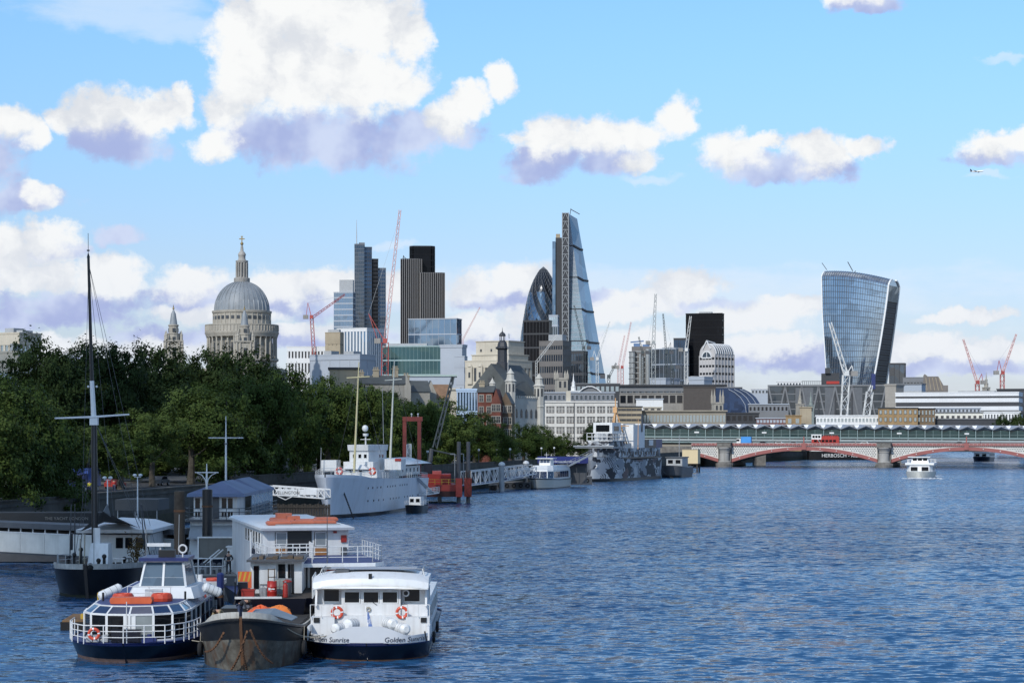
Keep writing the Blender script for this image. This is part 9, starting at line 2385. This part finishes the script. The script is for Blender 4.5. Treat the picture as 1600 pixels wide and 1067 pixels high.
lamp('white twin headed lamp post, left of two behind the sailing barge', 168, 744, 822, 214, 'twin'); lamp('white twin headed lamp post, right of two behind the sailing barge', 215, 740, 812, 222, 'twin')
for px, Y, lab in ((668,425,'globe lamp on the river wall beside the red gantry'),(748,466,'globe lamp on the river wall right of the dark crane boom'),(776,482,'globe lamp on the wall over the left part of the lattice gangway'),(797,502,'globe lamp on the wall over the middle of the lattice gangway'),(846,548,'globe lamp on the wall above the blue pier canopy'),(866,574,'globe lamp on the wall near the right end of the trees')):
    Y = bankY(px, 0.2); lamp(lab, px, 680+(13-9.6)/Y*F, 680+(13-6.4)/Y*F, Y, 'globe', 'globe lamps along the river wall')
# ---- stone monument, named gangway of the grey ship, timber fender
def monument():
    Y = bankY(434, 3.5); s = Y/F
    t = thing('stone_monument', 'grey stone pillar monument among the trees left of the grey ship', 'monument', (PX(434,Y), Y, GZ), 0)
    r = 1.15; H = PZ(680,Y)-GZ
    b = MB(); b.lathe([(r*1.7,0),(r*1.7,1.4),(r*1.45,1.6),(r*1.45,3.2),(r*1.65,3.4),(r*1.65,3.7),(r,3.8),(r*0.95,H-2.4),(r*1.3,H-2.2),(r*1.3,H-1.8),(r*0.7,H-1.6),(r*0.45,H)], sq=True); b.build('pillar', granite, t)
    b = MB(); b.box(-0.5,0.5,-r*1.48,-r*1.4,1.9,3.0); b.build('plaque', dgrey, t)
monument()
def named_gangway():
    Y = 316.0; s = Y/F
    t = truss_gangway('named_gangway', 'white gangway with name boards leading to the grey ship', (PX(422,Y+3), Y+3, 4.1), (PX(512,Y), Y, 3.6), 2.0, 1.3, 9, white, dgrey)
    w = 90*s
    b = MB(); b.box(w*0.18,w*0.58,-1.2,-1.1,-0.15,0.85); b.build('name_board', white_clean, t)
    lettering('WELLINGTON', 0.66, black, t, (w*0.38,-1.22,0.08), (pi/2,0,0), 0.01)
    b = MB(); b.box(w*0.62,w*0.95,-1.2,-1.1,0.0,0.85); b.build('name_board', white_clean, t)
    b = MB(); b.bar((w*0.2,-1.1,-0.2),(w*0.36,-1.2,-0.75),0.2,0.1); b.bar((w*0.36,-1.2,-0.75),(w*0.5,-1.1,-0.2),0.2,0.1); b.build('sign_bracket', white, t)
    for k in range(5): pass
    return t
named_gangway()
def timber_fender():
    Y = 314.5; s = Y/F
    t = thing('timber_fender', 'dark timber fender wall of upright piles under the named gangway', 'fender', (PX(424,Y), Y, 0), 0)
    w = (516-424)*s; n = 22
    m = MB(); m.box(-w/n*0.42,w/n*0.42,0,0.35,-1.5,2.75); me = m.mesh('plank', dwood)
    for i in range(n): o = link('plank', me, t, (w*(i+0.5)/n,0,0.12*((i*7)%5-2)*0.4))
    for z in (0.8,2.2): b = MB(); b.box(0,w,-0.12,0,z,z+0.25); b.build('waling', dwood, t)
timber_fender()
# ---- traffic and people on the embankment, half hidden below the branches
YL = bankY(132, 6); p = Vector((PX(132,YL), YL, 5.21))
t = thing('blue_van', 'blue lorry parked under the trees behind the black mast', 'lorry', p, R(80))
b = MB(); b.box(-1.6,3.2,-1.15,1.15,0.8,3.3); b.build('cargo_box', mat('lorry_blue',(0.03,0.08,0.32),0.4), t); b = MB(); b.box(-3.2,-1.7,-1.1,1.1,0.5,2.6); b.build('cab', blue, t); b = MB(); b.box(-3.25,-2.6,-0.95,0.95,1.5,2.4); b.build('windscreen', win, t)
for x in (-2.5,2.0):
    for y in (-1.0,1.0): wheel(t, x, y, 0.45)
def emb_car(label, px, Y, m):
    Y = bankY(px, 8); p = Vector((PX(px,Y), Y, 5.21)); t = thing('car', label, 'car', p, R(78), 'cars on the embankment road')
    b = MB(); b.loft([[(x,y,z) for x, z in ((-2.1,0.35),(2.1,0.35),(2.15,0.8),(1.2,0.95),(0.7,1.45),(-1.0,1.48),(-1.7,0.98),(-2.1,0.9))] for y in (-0.85,0.85)]); b.build('body', m, t)
    b = MB(); b.loft([[(x,y,z) for x, z in ((-1.45,1.0),(0.95,0.98),(0.6,1.38),(-0.95,1.4))] for y in (-0.87,0.87)]); b.build('window', win, t)
    for x in (-1.3,1.35):
        for y in (-0.8,0.8): wheel(t, x, y, 0.32, 0.22)
emb_car('white car under the leftmost trees', 10, 246, white); emb_car('dark car under the trees left of the tented houseboat', 250, 274, dgrey); emb_car('red car under the trees between the lamp posts', 180, 258, red); emb_car('silver car under the trees left of the mast', 92, 250, steel)
for px, Y, lab, a, in ((127,243,'person in pale purple shirt by the blue lorry',mat('lilac_cloth',(0.42,0.36,0.5),0.8)),(140,243,'person in bright yellow vest by the blue lorry',mat('hi_vis',(0.65,0.6,0.05),0.7)),(178,246,'person in red top below the trees between the lamp posts',mat('red_cloth',(0.5,0.04,0.04),0.8))):
    Y = bankY(px, 2.2); walker(lab, Vector((PX(px,Y),Y,5.21)), a, cl_b, 1.72, 0.3, 'walk', 'people on the embankment pavement')
